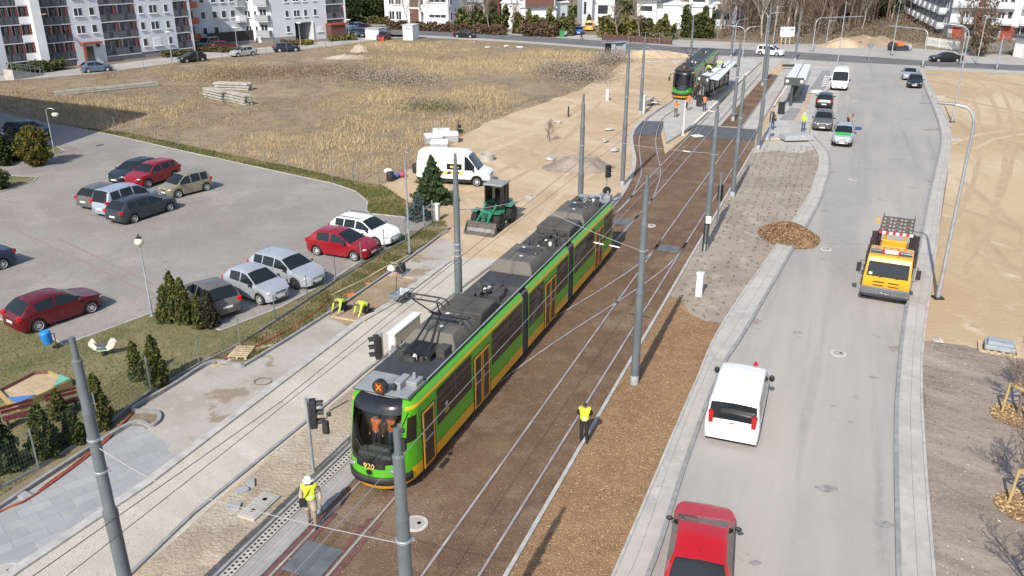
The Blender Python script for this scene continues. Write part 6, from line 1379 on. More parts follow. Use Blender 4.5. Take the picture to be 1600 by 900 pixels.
for px, py, k, h, lb in ((640, 47, 1, 9, 'bare tree with a forked crown before the white flats, left of two'), (661, 47, 1, 9.5, 'wide bare tree before the white flats, right of two'), (732, 49, 0, 8, 'pale bare tree on the verge beside the black saloon'), (765, 51, 0, 7.5, 'pale bare tree in front of the dark hedge left of the modern house'), (799, 53, 0, 7.5, 'pale bare tree before the white wall of the modern house'), (966, 62, 1, 7.5, 'spreading bare tree by the brick red fence right of the driveway'), (1000, 64, 0, 7, 'thin bare tree in front of the hedge by the wire panels'), (1120, 60, 0, 8, 'bare tree at the end of the dark thuja hedge'), (1500, 84, 2, 8, 'bare bushy tree in front of the white corner block'), (1542, 70, 1, 7, 'small bare tree by the far lamp mast'), (1230, 52, 5, 11, 'white barked birch behind the site board'), (1240, 52, 5, 12, 'second white barked birch right behind the site board'), (1190, 60, 5, 10, 'slim birch behind the double arm lamp')):
    tree(k, G(px, py), 9, h, lb, None)
tw_ = tree(3, G(1524, 88), 8.5, 10, 'large brown bare tree before the white corner block', None, wide=.9)
con((1529, 88), (1532, -10), 1.9, 'brown green leafing tree crown beside the white corner block', cols=[(.17, .125, .085), (.14, .105, .075), (.11, .105, .06), (.2, .15, .10)], n=1700, size=.36, kind='oval', group=None, name='leafing_tree', cat='tree')
# wood at the upper right
rdw = random.Random(3); WP = [(1062, 42), (1120, 50), (1200, 57), (1290, 60), (1340, 50), (1385, 40), (1440, 30), (1440, -8), (1060, -8)]
k = 0; placed = []
while k < 290:
    px = rdw.uniform(1060, 1445); py = 58-66*rdw.random()**1.3
    if not inpoly(px, py, WP): continue
    p = G(px, py); k += 1; tr_ = tree(rdw.choice((2, 3, 4, 4, 2, 3)) if k % 14 else 5, p, 9, rdw.uniform(6.5, 11), 'slender leafless brown tree in the wood beyond the cross road', 'leafless trees of the wood')
for i, (px, py, h, r) in enumerate(((1312, 36, 8, 2.2), (1372, 30, 9, 2.8), (1388, 24, 8, 2.5), (1330, 20, 8, 2.2), (1445, 4, 8, 2.4), (1105, 36, 9, 2.6))):
    conifer('pine_tree', ['dark green pine among the bare trees left of the curved gantry', 'largest dark green pine in the wood', 'dark green pine tight beside the largest one', 'dark pine deep in the wood above the gantry', 'dark pine close to the grey block', 'dark pine at the left end of the wood'][i], G(px, py), h, r, DRK, 2600, .42, 'pines in the wood', 'oval', 'tree')
def scatter(P, n, fn=None):
    xs = [p.x for p in P]; ys = [p.y for p in P]; out = []
    PP = [(p.x, p.y) for p in P]
    while len(out) < n:
        x = random.uniform(min(xs), max(xs)); y = random.uniform(min(ys), max(ys))
        if inpoly(x, y, PP) and (fn is None or fn(x, y)): out.append((x, y))
    return np.array(out)
def blades(name, P, n, hfun, cfun, wd, label=None, fn=None, lean=.35):
    B = scatter(P, n, fn); h = np.array([hfun(x, y) for x, y in B]); C = np.array([cfun(x, y) for x, y in B]); n = len(B)
    a = rng.uniform(0, 6.283, n); d = np.stack([np.cos(a), np.sin(a), np.zeros(n)], 1); b0_ = np.stack([B[:, 0], B[:, 1], np.zeros(n)], 1); l = rng.normal(0, lean, (n, 2))*h[:, None]
    tp = b0_+np.stack([l[:, 0], l[:, 1], h], 1); w_ = wd*rng.uniform(.6, 1.4, (n, 1))
    return tri_cloud(name, np.stack([b0_-d*w_, b0_+d*w_, tp], 1), np.clip(C*(1+rng.normal(0, .16, (n, 1))), .01, 1), m_leaf, 3, kind='stuff')
def nz(x, y, s, o=0): return noise.noise(Vector((x*s, y*s, o)))
def fcol(x, y):
    a = nz(x, y, .05, 1)+.6*nz(x, y, .16, 2)+.4*nz(x, y, .6, 3)
    if a > .32: return (.46, .36, .215)
    if a > .06: return (.41, .31, .18)
    if a > -.22: return (.30, .23, .145)
    if a > -.42: return (.21, .17, .13)
    return (.26, .225, .195)
def fh(x, y): return max(.06, .22+.42*nz(x, y, .05, 1)+.30*nz(x, y, .16, 2)+.25*nz(x, y, .6, 3))*random.uniform(.5, 1.4)
blades('dry_grass', P_field, 120000, fh, fcol, .028, fn=lambda x, y: y < 110 or random.random() < .75)
blades('lawn_grass', P_lawn, 42000, lambda x, y: random.uniform(.03, .10), lambda x, y: (.20, .175, .085) if nz(x, y, .5)+.5*nz(x, y, 1.9, 4) > .05 else (.10, .12, .035), .018, lean=.6)
blades('lawn_grass', P_lawn2, 16000, lambda x, y: random.uniform(.05, .2), lambda x, y: (.21, .19, .08) if nz(x, y, .4) > 0 else (.12, .13, .04), .03, lean=.6)
strip = W([(330, 562), (395, 561), (520, 483), (640, 402), (700, 356), (690, 340), (640, 372), (520, 448), (430, 508), (330, 556)])
blades('rough_verge_grass', strip, 15000, lambda x, y: random.uniform(.04, .19)*(1+nz(x, y, .8)), lambda x, y: (.26, .21, .12) if nz(x, y, .9) > .1 else (.14, .14, .055), .018, lean=.6)
# fibre, chips and gravel bits
def bits(name, P, n, size, cols, z=.02, fn=None, j=.25):
    B = scatter(P, n, fn); C = np.column_stack([B, np.full(n, z)+rng.uniform(0, .025, n)]); V = tris(C, size, .65); V[:, :, 2] = np.maximum(V[:, :, 2], z-.004); return tri_cloud(name, V, tint(n, cols, j), m_leaf, 3, kind='stuff')
bits('bark_chips', P_chip, 36000, .045, [(.31, .20, .115), (.36, .25, .15), (.25, .155, .09), (.40, .29, .18), (.34, .23, .13)], .020)
near_bed = [T(-10, -1.0), T(-10, 5.4), T(40, 5.4), T(40, -1.0)]
bits('track_bed_fibres', near_bed, 30000, .04, [(.27, .19, .13), (.34, .26, .19), (.16, .105, .07), (.24, .17, .10), (.21, .145, .10)], .014)
bits('loose_stones', P_grav, 9000, .028, [(.50, .47, .41), (.40, .37, .32), (.56, .53, .48)], .016)
bits('soil_crumbs', P_soil, 9000, .06, [(.30, .25, .21), (.2, .16, .13), (.4, .34, .29)], .016, fn=lambda x, y: y < 45 and x < 32)
PP = W([(1098, 372), (1052, 455), (1090, 505), (1126, 508), (1215, 384), (1262, 312), (1276, 256), (1264, 228), (1180, 228)]); Q = [(p.x, p.y) for p in PP]; seeds = []
for i in range(70):
    for k in range(16):
        p = T(10+i*.80+(k % 2)*.40+random.uniform(-.11, .11), 5.95+k*.56+random.uniform(-.09, .09))
        if random.random() < .85 and inpoly(p.x, p.y, Q): seeds.append((p.x, p.y))
B = np.repeat(np.array(seeds), 5, 0); n = len(B); C = np.column_stack([B+rng.normal(0, .055, (n, 2)), rng.uniform(.03, .14, n)])
tri_cloud('young_ground_cover_plants', tris(C, .07), tint(n, [(.17, .135, .10), (.14, .11, .085), (.2, .16, .115)]), m_leaf, 3, kind='stuff')
# undergrowth beyond the road
UG = W([(1050, 58), (1200, 66), (1330, 68), (1420, 66), (1470, 74), (1600, 90), (1600, 70), (1470, 60), (1440, 20), (1440, -8), (1060, -8)])
B = scatter(UG, 60000); n = len(B); C = np.column_stack([B, rng.uniform(.1, 1.0, n)**2*3.0]); C[:, 2] *= np.array([.3+.9*max(0, nz(x, y, .07, 5)+.35) for x, y in B])
tri_cloud('brown_undergrowth', tris(C, .24), tint(n, [(.15, .115, .085), (.18, .14, .10), (.10, .08, .05), (.21, .17, .12), (.16, .13, .10)]), m_leaf, 3, kind='stuff')
def hedge(name, A, B_, h, w_, label, cols, n, size=.35, posts=False, cat='hedge', base=0.0, spiky=0):
    a, b_ = G(*A), G(*B_); d = (b_-a); L = d.length; d.normalize(); nn = Vector((-d.y, d.x, 0)); u = rng.uniform(0, L, n); v = rng.normal(0, w_*.33, n); hh = h*(.86+.14*np.sin(u*1.7+1)+.1*np.sin(u*4.3))
    if spiky: hh *= 1-.38*np.abs((u/spiky) % 1-.5)*2
    z = base+hh*rng.random(n)**.7; C = np.stack([a.x+d.x*u+nn.x*v, a.y+d.y*u+nn.y*v, z], 1)
    t = tri_cloud(name, tris(C, size), tint(n, cols), m_leaf, 3); return tag(t, label, cat)
RUS = [(.14, .075, .05), (.12, .075, .05), (.16, .105, .07), (.10, .085, .05)]; HG = [(.09, .11, .035), (.12, .13, .045), (.15, .145, .05), (.07, .085, .03), (.16, .13, .06)]
hedge('hedge', (605, 45), (790, 55), 1.9, 1.2, 'long rust brown clipped hedge in front of the white flats', RUS, 5200, .35); hedge('hedge', (560, 36), (606, 38), 1.6, 1.0, 'green hedge by the residents car park', HG, 1500); hedge('thuja_hedge', (716, 47), (792, 50), 5.4, 2.5, 'tall dark evergreen hedge behind the rust hedge', DRK+HG, 5200, .5, spiky=3)
hedge('thuja_hedge', (802, 52), (896, 56), 4.8, 2.0, 'green thuja hedge in front of the wide modern house', HG, 5200, .42, spiky=2.2); hedge('hedge', (815, 56), (868, 58), 2.6, 1.6, 'rust brown shrubs at the foot of the thuja hedge', RUS, 1600, .4)
hedge('thuja_hedge', (938, 57), (1000, 61), 4.8, 2.5, 'mixed olive evergreen hedge behind the brick red fence', HG+YEL, 4200, .45, spiky=3.5); hedge('thuja_hedge', (1000, 60), (1054, 62), 4.6, 2.2, 'olive and brown hedge behind the wire site panels', HG+[(.11, .08, .04)], 3600, .45, spiky=3); hedge('thuja_hedge', (1064, 58), (1114, 60), 6.4, 2.0, 'row of tall pointed dark thujas by the waiting tram', DRK+THU, 5200, .4, spiky=1.7)
con((920, 41), (920, 22), .9, 'single clipped thuja column in the driveway behind the yellow van', n=900, size=.3, group=None); con((862, 50), (862, 25), 1.3, 'yellow flowering shrub in the thuja hedge', cols=[(.45, .33, .02), (.3, .25, .03), (.12, .12, .03)], n=700, size=.35, kind='oval', group=None, name='shrub', cat='shrub')
hedge('shrub_bed', (20, 119), (100, 108), 1.5, 1.6, 'dark evergreen shrubs beside the ramp of the white block', DRK+THU, 2400, .3, cat='shrubs'); hedge('shrub_bed', (255, 90), (303, 86), .9, 1.2, 'rust and green shrubs at the right corner of the white block', RUS+THU, 1400, .3, cat='shrubs'); hedge('shrub_bed', (308, 80), (366, 82), .9, 1.4, 'low shrubs in front of the parked green van', THU+RUS, 1500, .3, cat='shrubs'); hedge('shrub_bed', (440, 72), (470, 70), 1.0, 1.2, 'rust shrubs under the grey block front', RUS, 800, .3, cat='shrubs'); hedge('shrub_bed', (473, 71), (487, 69), .9, 1.0, 'yellow shrub beside the archway', [(.35, .28, .03), (.12, .13, .03)], 400, .3, cat='shrub'); hedge('shrub_bed', (515, 64), (556, 62), .9, 1.4, 'green yellow shrubs at the corner of the residents car park', THU+[(.3, .24, .03)], 1000, .3, cat='shrubs')
for i, (x0, y0, x1, y1, w_, h, n, lb) in enumerate(((870, 112, 925, 126, 5, 1.5, 3600, 'grey leafless bramble thicket at the right end of the dry field'), (560, 120, 665, 132, 6, .9, 2600, 'pale grey reed patch in the middle of the dry field'), (330, 120, 560, 112, 7, .8, 2600, 'brown weed patch beyond the concrete beams'), (938, 102, 968, 94, 3, 1.7, 1600, 'leafless scrub around the metal shed'))):
    a, b_ = G(x0, y0), G(x1, y1); n *= 3; u = rng.random(n); C = np.stack([a.x+(b_.x-a.x)*u+rng.normal(0, w_*.4, n), a.y+(b_.y-a.y)*u+rng.normal(0, w_*.5, n), rng.random(n)**1.5*h], 1)
    o = tri_cloud('thicket', tris(C, .13), tint(n, [(.27, .235, .195), (.31, .265, .215), (.24, .20, .155)] if i != 2 else [(.24, .175, .115), (.20, .145, .10)]), m_leaf, 3); tag(o, lb, 'thicket')
b_ = G(678, 171); C = np.column_stack([b_.x+rng.normal(0, 2.2, 1200), b_.y+rng.normal(0, 1.5, 1200), rng.random(1200)*.7]); tag(tri_cloud('bramble_bush', tris(C, .14), tint(1200, [(.13, .14, .07), (.17, .155, .09)]), m_leaf, 3), 'low green bramble bush in the dry field', 'bush')

# trees and gardens behind the first row of houses
for i, (px, py, h, r, cc) in enumerate(((535, 40, 7, 2.4, 0), (550, 34, 8, 3.0, 0), (566, 30, 8, 3.0, 1), (582, 31, 7, 2.6, 0), (596, 30, 7, 2.4, 1), (545, 20, 9, 3.4, 1), (575, 16, 9, 3.4, 0), (598, 14, 9, 3.2, 0))):
    conifer('evergreen_tree', ['round dark evergreen nearest the second apartment block', 'tall dark evergreen behind the residents car park', 'olive evergreen behind the residents car park', 'dark evergreen next to the white flats', 'olive evergreen touching the white flats', 'big olive evergreen at the back behind the car park', 'big dark evergreen at the back behind the car park', 'evergreen at the back beside the white flats'][i], G(px, py), h, r, DRK if cc == 0 else HG, 2200, .42, 'evergreens behind the residents car park', 'oval', 'tree')
rdg = random.Random(9)
for i in range(60):
    px = rdg.uniform(700, 1130); py = rdg.uniform(4, 30); tree(rdg.choice((0, 1, 2, 3, 4)), G(px, py), 9, rdg.uniform(5.5, 8), 'leafless garden tree behind the modern white houses', 'leafless garden trees')
for i, (a, b_, hh) in enumerate((((690, 22), (790, 24), 4.5), ((860, 26), (930, 26), 3.5), ((950, 22), (1000, 24), 4.5), ((1040, 24), (1130, 28), 5))):
    hedge('garden_hedge', a, b_, hh, 3, ['dark garden hedge behind the white flats and the wide house', 'dark garden hedge behind the driveway houses', 'dark garden hedge left of the long window house', 'dark garden hedge behind the low white house'][i], DRK+HG, 2600, .5, spiky=4)
# ================================================================ FENCES AND SMALL THINGS
m_fence = mat('fence_post_grey', (.20, .22, .23), .6, .2, var=.15); m_mesh = mat('fence_wire_green', (.06, .085, .08), .6, .2, var=.1); m_timber = mat('pale_timber', (.50, .39, .25), .8, var=.2, scale=4); m_hose = mat('orange_red_hose', (.33, .075, .04), .55, var=.15)
def fence(label, pts, h, sp=2.5, wires=5, vert=None, post=.03, step=None, bar=.004, mt=m_fence, rail=False, pan=None):
    P = W(pts); t = empty('wire_fence', P[0], 0, label, 'fence'); o = P[0]; b = MB(); posts = []
    for i in range(len(P)-1):
        L = (P[i+1]-P[i]).length; n = max(1, round(L/sp)); d = (P[i+1]-P[i])/n
        for k in range(n): posts.append(P[i]+d*k-o)
        for w_ in range(wires): z = .08+(h-.12)*w_/(wires-1); b.tube([P[i]-o+Vector((0, 0, z)), P[i+1]-o+Vector((0, 0, z))], bar, 4, cap=False)
        if vert:
            m = int(L/vert); dd = (P[i+1]-P[i])/m
            for k in range(m): q = P[i]-o+dd*k; b.tube([q+Vector((0, 0, .06)), q+Vector((0, 0, h-.02))], bar*.8, 3, cap=False)
    posts.append(P[-1]-o); b.build('wire_mesh', pan or mt, t)
    for q in posts[:100]: MB().tube([q, q+Vector((0, 0, h+.06))], post, 6).build('post', mt, t)
    if rail:
        for i in range(len(P)-1): MB().box((P[i]+P[i+1])/2-o+Vector((0, 0, .06)), ((P[i+1]-P[i]).length, .06, .14), rz=math.atan2((P[i+1]-P[i]).y, (P[i+1]-P[i]).x)).build('base_board', m_kerbd, t)
    return t
low = [(-40, 790), (0, 765), (61, 733), (157, 673), (237, 613), (312, 571), (376, 539), (431, 503), (481, 470), (525, 440), (565, 416), (601, 394), (634, 378), (663, 356)]
fence('green mesh fence along the slab path below the sandbox', low[:5], 1.55, 40, 9, .10, .035, bar=.006, pan=m_mesh, rail=True)
fence('sagging wire fence between the parked cars and the path workers', low[4:], 1.35, 40, 4, .5, .03, bar=.004, rail=True)
fence('long grey wire fence between the car park and the dry field', [(92, 191), (181, 208), (280, 229), (350, 244), (450, 264), (520, 281), (552, 283)], 1.5, 2.9, 4, 1.0, .035, bar=.005)
fence('wire fence with thin posts along the sandy edge of the dry field', [(560, 284), (592, 290), (640, 262), (662, 240), (706, 200), (774, 181), (835, 155), (905, 142)], 1.6, 6, 3, None, .03, bar=.004)
fence('wire fence along the flats street and the dry field', [(0, 130), (130, 122), (310, 98), (480, 79), (590, 66)], 1.6, 4.2, 3, None, .035, bar=.006)
t_ = fence('temporary wire site panels on blocks along the cross road', [(982, 67), (1008, 69), (1030, 70), (1054, 71)], 2.0, 3.2, 3, .7, .04, bar=.012, mt=m_galv)
m_bf = mat('brick_red_boards', (.095, .05, .04), .8, var=.15)
def wall_fence(name, label, A, B_, h, mt, slats=0, cat='fence'):
    a, b_ = G(*A), G(*B_); d = b_-a; L = d.length; rz = math.atan2(d.y, d.x); t = empty(name, a, rz, label, cat)
    b = MB()
    if slats:
        n = int(L/.28)
        for k in range(n): b.box((k*L/n+.1, 0, h*.5+.08), (.14, .05, h))
        b.box((L/2, .05, h*.3), (L, .05, .1)); b.box((L/2, .05, h*.85), (L, .05, .1))
    else: b.box((L/2, 0, h/2), (L, .12, h))
    b.build('fence_panel', mt, t)
    for k in range(int(L/3)+1): MB().box((min(L, k*3), 0, h*.53), (.14, .16, h*1.06)).build('post', mt, t)
wall_fence('board_fence', 'brick red board fence at the foot of the olive hedge', (941, 63), (1050, 70), 1.15, m_bf); wall_fence('picket_fence', 'white picket fence in front of the white corner block', (1446, 72), (1500, 80), 1.5, m_insul, 1); wall_fence('slatted_fence', 'grey slatted fence behind the verge at the upper right', (1500, 80), (1590, 84), 1.5, m_fence, 1)
# gate by the spruce
t = empty('garden_gate', G(663, 357), 0, 'small grey gate frame beside the green spruce', 'gate'); a = G(663, 357); q = G(676, 348)-a
for p in (Vector((0, 0, 0)), q): MB().tube([p, p+Vector((0, 0, 1.5))], .05, 6).build('gate_post', m_galv, t)
b = MB(); b.tube([Vector((0, 0, 1.3)), q+Vector((0, 0, 1.3))], .025, 5); b.tube([Vector((0, 0, .2)), q+Vector((0, 0, .2))], .025, 5); b.build('gate_frame', m_galv, t)
def bxo(name, label, cat, p, d, mt, rz=0, bevel=.02, group=None, z=0):
    b = MB(); b.box((0, 0, d[2]/2), d); o = b.build(name, mt, None, bevel=bevel, label=label, cat=cat, group=group); o.location = (p[0], p[1], z); o.rotation_euler = (0, 0, rz); return o
# cabinets
HD = math.pi/2-TA
m_cab = mat('cabinet_pale_grey', (.66, .67, .66), .5, var=.06)
t = empty('control_cabinet', G(618, 572), HD, 'long white control cabinet standing between the gravel lane and the tram', 'cabinet'); Lc = 2.4
b = MB(); b.bx(.05, Lc, 0, .32, .08, 1.42); b.build('cabinet_body', m_cab, t, bevel=.02); b = MB(); b.bx(0, Lc+.05, -.05, .37, 1.42, 1.5); b.build('cabinet_lid', m_insul, t, bevel=.02); b = MB(); b.bx(.1, Lc-.05, .04, .28, 0, .08); b.build('plinth', m_plinth, t)
for k in range(4): u = .1+k*.57; b = MB(); b.bx(u, u+.54, -.02, -.001, .2, 1.36); d_ = b.build('door', m_cab, t, bevel=.005); MB().bx(u+.46, u+.49, -.045, -.02, .7, .95).build('handle', m_blk, d_)
t = empty('marker_cabinet', G(1092, 462), HD, 'slim white cabinet with a sloping lid on the planted soil', 'cabinet'); b = MB(); b.bx(-.2, .2, -.16, .16, 0, 1.2); b.build('cabinet_body', m_insul, t, bevel=.02); b = MB(); b.box((0, 0, 1.24), (.5, .38, .12), ry=.2); b.build('cabinet_lid', m_insul, t, bevel=.02)
for px, py, h, lb in ((949, 157, 1.2, 'white marker post on the sand beside the tyre tracks'), (1005, 178, 1.9, 'pale cabinet beside the bracket pole on the sand'), (683, 345, 1.1, 'small white meter cabinet by the garden gate')):
    t = empty('small_cabinet', G(px, py), HD, lb, 'cabinet'); w_ = .55 if h > 1.5 else .3; b = MB(); b.bx(-w_/2, w_/2, -.16, .16, 0, h); b.build('cabinet_body', m_cab, t, bevel=.02); b = MB(); b.bx(-w_/2-.03, w_/2+.03, -.19, .19, h, h+.06); b.build('cabinet_lid', m_insul, t)
# manhole covers
m_cov = mat('cover_pale_concrete', (.52, .50, .46), .8, var=.12, scale=4)
def cover(px, py, r, lab, mt=m_cov, ring=True, grp='round covers'):
    t = empty('manhole_cover', G(px, py), 0, lab, 'manhole cover', grp); MB().lathe([(r, 0), (r, .035), (r*.78, .04)], 24).build('cover_ring', mt if ring else m_mat, t); MB().lathe([(r*.76, 0), (r*.76, .043), (0, .046)], 24).build('cover_lid', m_flag if ring else mt, t); b = MB(); b.lathe([(r*.16, .046), (r*.16, .06), (r*.1, .06), (r*.1, .046)], 12, (r*.3, 0, 0)); b.build('lifting_ring', m_blk, t)
for px, py, r, lb in ((649, 819, .40, 'white round cover on the track bed beside the foreground pole'), (1016, 353, .36, 'white round cover on the track bed behind the tall pole'), (1310, 553, .33, 'pale round cover in the road between the truck and the white minibus van'), (1291, 390, .33, 'pale round cover in the road beside the mulch heap'), (1332, 281, .3, 'pale round cover in the middle of the far road stretch'), (1336, 158, .32, 'pale round cover in the road by the black crossover'), (829, 307, .4, 'round cover half buried in the sand beside the tram tail'), (8, 893, .35, 'round cover at the lower left corner of the slab path')): cover(px, py, r, lb)
def grate(px, py, w_, L, rz, lab):
    t = empty('drain_grate', G(px, py)+Vector((0, 0, .022)), rz, lab, 'drain', 'road drains'); m_ = mat('drain_rust_concrete', (.30, .25, .2), .85, var=.2); b = MB(); b.bx(-w_/2, w_/2, -L/2, L/2, 0, .012); b.build('drain_frame', m_, t); b = MB()
    for j in (-1, 1):
        for k in range(5): b.box((j*w_*.24, -L*.36+k*L*.18, .016), (w_*.36, L*.07, .012))
    b.build('drain_bars', m_plinth, t)
grate(1178, 502, .62, .55, .5, 'brown road drain at the left kerb opposite the bark mulch'); grate(1401, 546, .62, .55, 0, 'brown road drain at the right kerb behind the minibus van'); grate(1300, 269, .6, .5, .3, 'small road drain at the left kerb near the planted soil'); grate(1459, 203, 1.9, .9, .1, 'wide drain grating near the right kerb beyond the street lamp'); grate(1456, 284, .6, .5, 0, 'small road drain at the right kerb under the lamp arm')
# chamber frame by the lane
t = empty('chamber_frame', G(405, 793), HD, 'rectangular pale concrete chamber frame with two lids in the dug strip', 'chamber cover'); b = MB(); b.bx(-.95, .95, -.5, .5, 0, .10); b.build('frame', m_conc, t, bevel=.01)
for k in (0, 1): b = MB(); b.bx(-.85+k*.88, -.03+k*.88, -.4, .4, .10, .125); l = b.build('lid', m_flag, t, bevel=.01); b = MB(); b.lathe([(.13, 0), (.13, .008), (.11, .008), (.11, 0)], 14, (-.44+k*.88, 0, .125)); b.build('lid_ring', m_kerbd, l)
t.scale = (.70, .66, .9)
for px, py, lb in ((378, 768, 'grey concrete offcut left of the chamber frame'), (391, 757, 'tilted grey concrete offcut above the chamber frame'), (366, 793, 'small grey block beside the chamber frame'), (40, 777, 'flat grey slab lying on the earth by the orange hose'), (1037, 609, '')): 
    if lb: bxo('concrete_offcut', lb, 'concrete piece', G(px, py), (.42, .30, .10), m_tile, random.uniform(0, 3), .01, 'concrete offcuts')
# perforated drain edge
t = empty('grid_edging', T(-14, -1.93), math.pi/2-TA, 'perforated concrete grid edging beside the grey strip', 'edging')
b = MB(); b.bx(-.1, 17, -.17, .17, .0, .05); b.k = 1
for k in range(int(16.8/.17)):
    for j in range(2): b.lathe([(.048, .0), (.048, .054), (0, .055)], 8, (k*.17+(.085 if j % 2 else 0), -.08+j*.16, 0))
b.build('concrete_grid', [m_conc, m_blk], t); b = MB(); b.bx(-.1, 17, .17, .27, 0, .14); b.build('edging_strip', m_kerbd, t)
m_dig_brown = mat('brown_cable', (.16, .08, .05), .6, var=.2)
# hoses
def hose(label, pts, r, mt, z=.06, cat='hose'):
    P = catmull(W(pts), 5); o = P[0]; b = MB(); b.tube([p-o+Vector((0, 0, z+.02*math.sin(i))) for i, p in enumerate(P)], r, 6); return b.build('hose', mt, None, smooth=60, label=label, cat=cat, loc=o)
hose('orange red hose lying on the earth below the mesh fence', [(-20, 812), (13, 795), (44, 782), (111, 735), (142, 711), (169, 688), (207, 647)], .036, m_hose); hose('second orange red hose beside the first one', [(60, 770), (112, 730), (150, 702), (175, 680), (209, 644)], .028, m_hose)
hose('orange red hose along the verge from the pallet to the kneeling workers', [(337, 568), (381, 552), (449, 517), (493, 489), (516, 464)], .042, m_hose); hose('pale pipe lying along the verge behind the kneeling workers', [(518, 463), (570, 437), (610, 415), (640, 400), (700, 362)], .045, m_timber, .05, 'pipe')
# pallet and boards
b = MB(); b.tube([(.36*math.cos(a), .3*math.sin(a), .03+.01*(i % 3)) for i, a in enumerate([k*.42 for k in range(31)])], .016, 5); b.build('cable_coil', m_dig_brown, None, label='thin brown coil of cable on the kerb of the screed path', cat='cable coil', loc=G(411, 597))
t = empty('timber_pallet', G(378, 553), HD+.3, 'pale wooden pallet lying on the verge by the orange hose', 'pallet')
for k in range(6): MB().box((-.5+k*.2, 0, .13), (.12, .85, .025)).build('slat', m_timber, t)
for k in (-1, 0, 1): MB().box((0, k*.38, .06), (1.15, .09, .10)).build('bearer', m_timber, t)
for px, py, rz, L, lb in ((400, 545, .5, 1.6, 'loose board beside the pallet'), (545, 500, -.35, 1.9, 'levelling board in front of the kneeling workers'), (352, 566, .9, 1.2, 'short board at the lower end of the hose')): bxo('loose_board', lb, 'board', G(px, py), (L, .14, .05), m_timber, rz, .005, 'loose boards')
# wheelbarrow
def barrow(p, rz, label, load=None):
    t = empty('wheelbarrow', p, rz, label, 'wheelbarrow', 'wheelbarrows'); b = MB(); b.add([(.55, -.3, .62), (.55, .3, .62), (-.5, .33, .62), (-.5, -.33, .62), (.35, -.18, .32), (.35, .18, .32), (-.3, .22, .32), (-.3, -.22, .32)], [(4, 5, 6, 7), (0, 4, 7, 3), (1, 2, 6, 5), (0, 1, 5, 4), (3, 7, 6, 2)]); o = b.build('tray', m_galv, t); m_ = o.modifiers.new('s', 'SOLIDIFY'); m_.thickness = .015
    for s in (1, -1): MB().tube([(.72, s*.06, .2), (-.3, s*.25, .34), (-1.0, s*.3, .62)], .02, 6).build('handle', m_galv, t); MB().tube([(-.3, s*.25, .33), (-.42, s*.25, 0)], .02, 5).build('leg', m_galv, t)
    b = MB(); b.M = Matrix.Translation((.72, 0, .2)) @ Matrix.Rotation(R(90), 4, 'X'); b.lathe([(.1, -.05), (.2, -.05), (.2, .05), (.1, .05)], 16); b.build('wheel', m_tyre, t)
    return t
barrow(G(624, 474), HD-.1, 'grey wheelbarrow with a shovel standing on the kerb by the gravel lane')
t = empty('shovel', G(620, 470), 0, 'shovel with an orange handle upright in the wheelbarrow', 'shovel'); MB().tube([(0, 0, .45), (.05, 0, 1.35)], .018, 6).build('shaft', m_blk, t); b = MB(); b.box((.05, 0, 1.42), (.16, .05, .14)); b.build('grip', m_orange, t, bevel=.02); b = MB(); b.box((0, 0, .42), (.2, .03, .26)); b.build('blade', m_galv, t)
barrow(G(1015, 166), 1.0, 'upturned looking wheelbarrow under a stone slab on the sand'); bxo('stone_slab', 'flat stone slab balanced on the far wheelbarrow', 'slab', G(1014, 165), (1.9, 1.1, .16), m_grav, .4, .02, z=.66)
# plate compactor
t = empty('plate_compactor', G(627, 429), HD, 'dark plate compactor standing on the dug path', 'compactor'); b = MB(); b.box((0, 0, .06), (.75, .5, .08)); b.build('base_plate', m_galv, t, bevel=.02); b = MB(); b.box((0, 0, .35), (.45, .4, .35)); b.box((.1, 0, .56), (.3, .3, .14)); b.build('engine', m_blk, t, bevel=.04); b = MB(); b.tube([(-.2, .2, .3), (-.75, .2, .95), (-.75, -.2, .95), (-.2, -.2, .3)], .02, 6); b.build('handle', m_galv, t)
bag = MB(); bag.blob((0, 0, .2), (.5, .4, .42), 10, 6); bag.build('cement_bag', m_insul, None, smooth=60, label='white bag lying on the kerb beside the plate compactor', cat='bag', loc=G(612, 425))
bxo('tool_box', 'small orange tool box on the kerb behind the kneeling workers', 'tool box', G(549, 463), (.4, .25, .14), m_orange, .5); bxo('tool_box', 'tiny orange box in the grass of the verge', 'tool box', G(575, 445), (.22, .16, .12), m_orange, .2)
# playground
t = empty('sandbox', G(55, 618), 0, 'wooden sandbox with yellow sides and blue and green corner seats', 'sandbox'); o = G(55, 618); cs = [p-o for p in W([(12, 632), (1, 620), (55, 592), (78, 590), (113, 604), (31, 643)])]; m_yb = mat('sandbox_yellow', (.36, .26, .11), .7, var=.2); m_rb = mat('sandbox_red', (.17, .075, .055), .7, var=.15)
b = MB(); b.add([(p.x, p.y, .2) for p in cs], [range(6)]); b.build('play_sand', m_sand, t)
for k in range(6):
    a, q = cs[k], cs[(k+1) % 6]; d = q-a; MB().box((a+q)/2+Vector((0, 0, .16)), (d.length, .07, .34), rz=math.atan2(d.y, d.x)).build('side_board', m_yb if k not in (1, 2) else m_rb, t)
for k, c in ((5, (.07, .20, .45)), (4, (.16, .42, .30))):
    p = cs[k]; a = p+(cs[k-1]-p).normalized()*.75; q = p+(cs[(k+1) % 6]-p).normalized()*.75; b = MB(); b.prism([(v.x, v.y) for v in (p, a, q)], .34, .38); b.build('corner_seat', mat('seat_%d' % k, c, .6, var=.1), t)
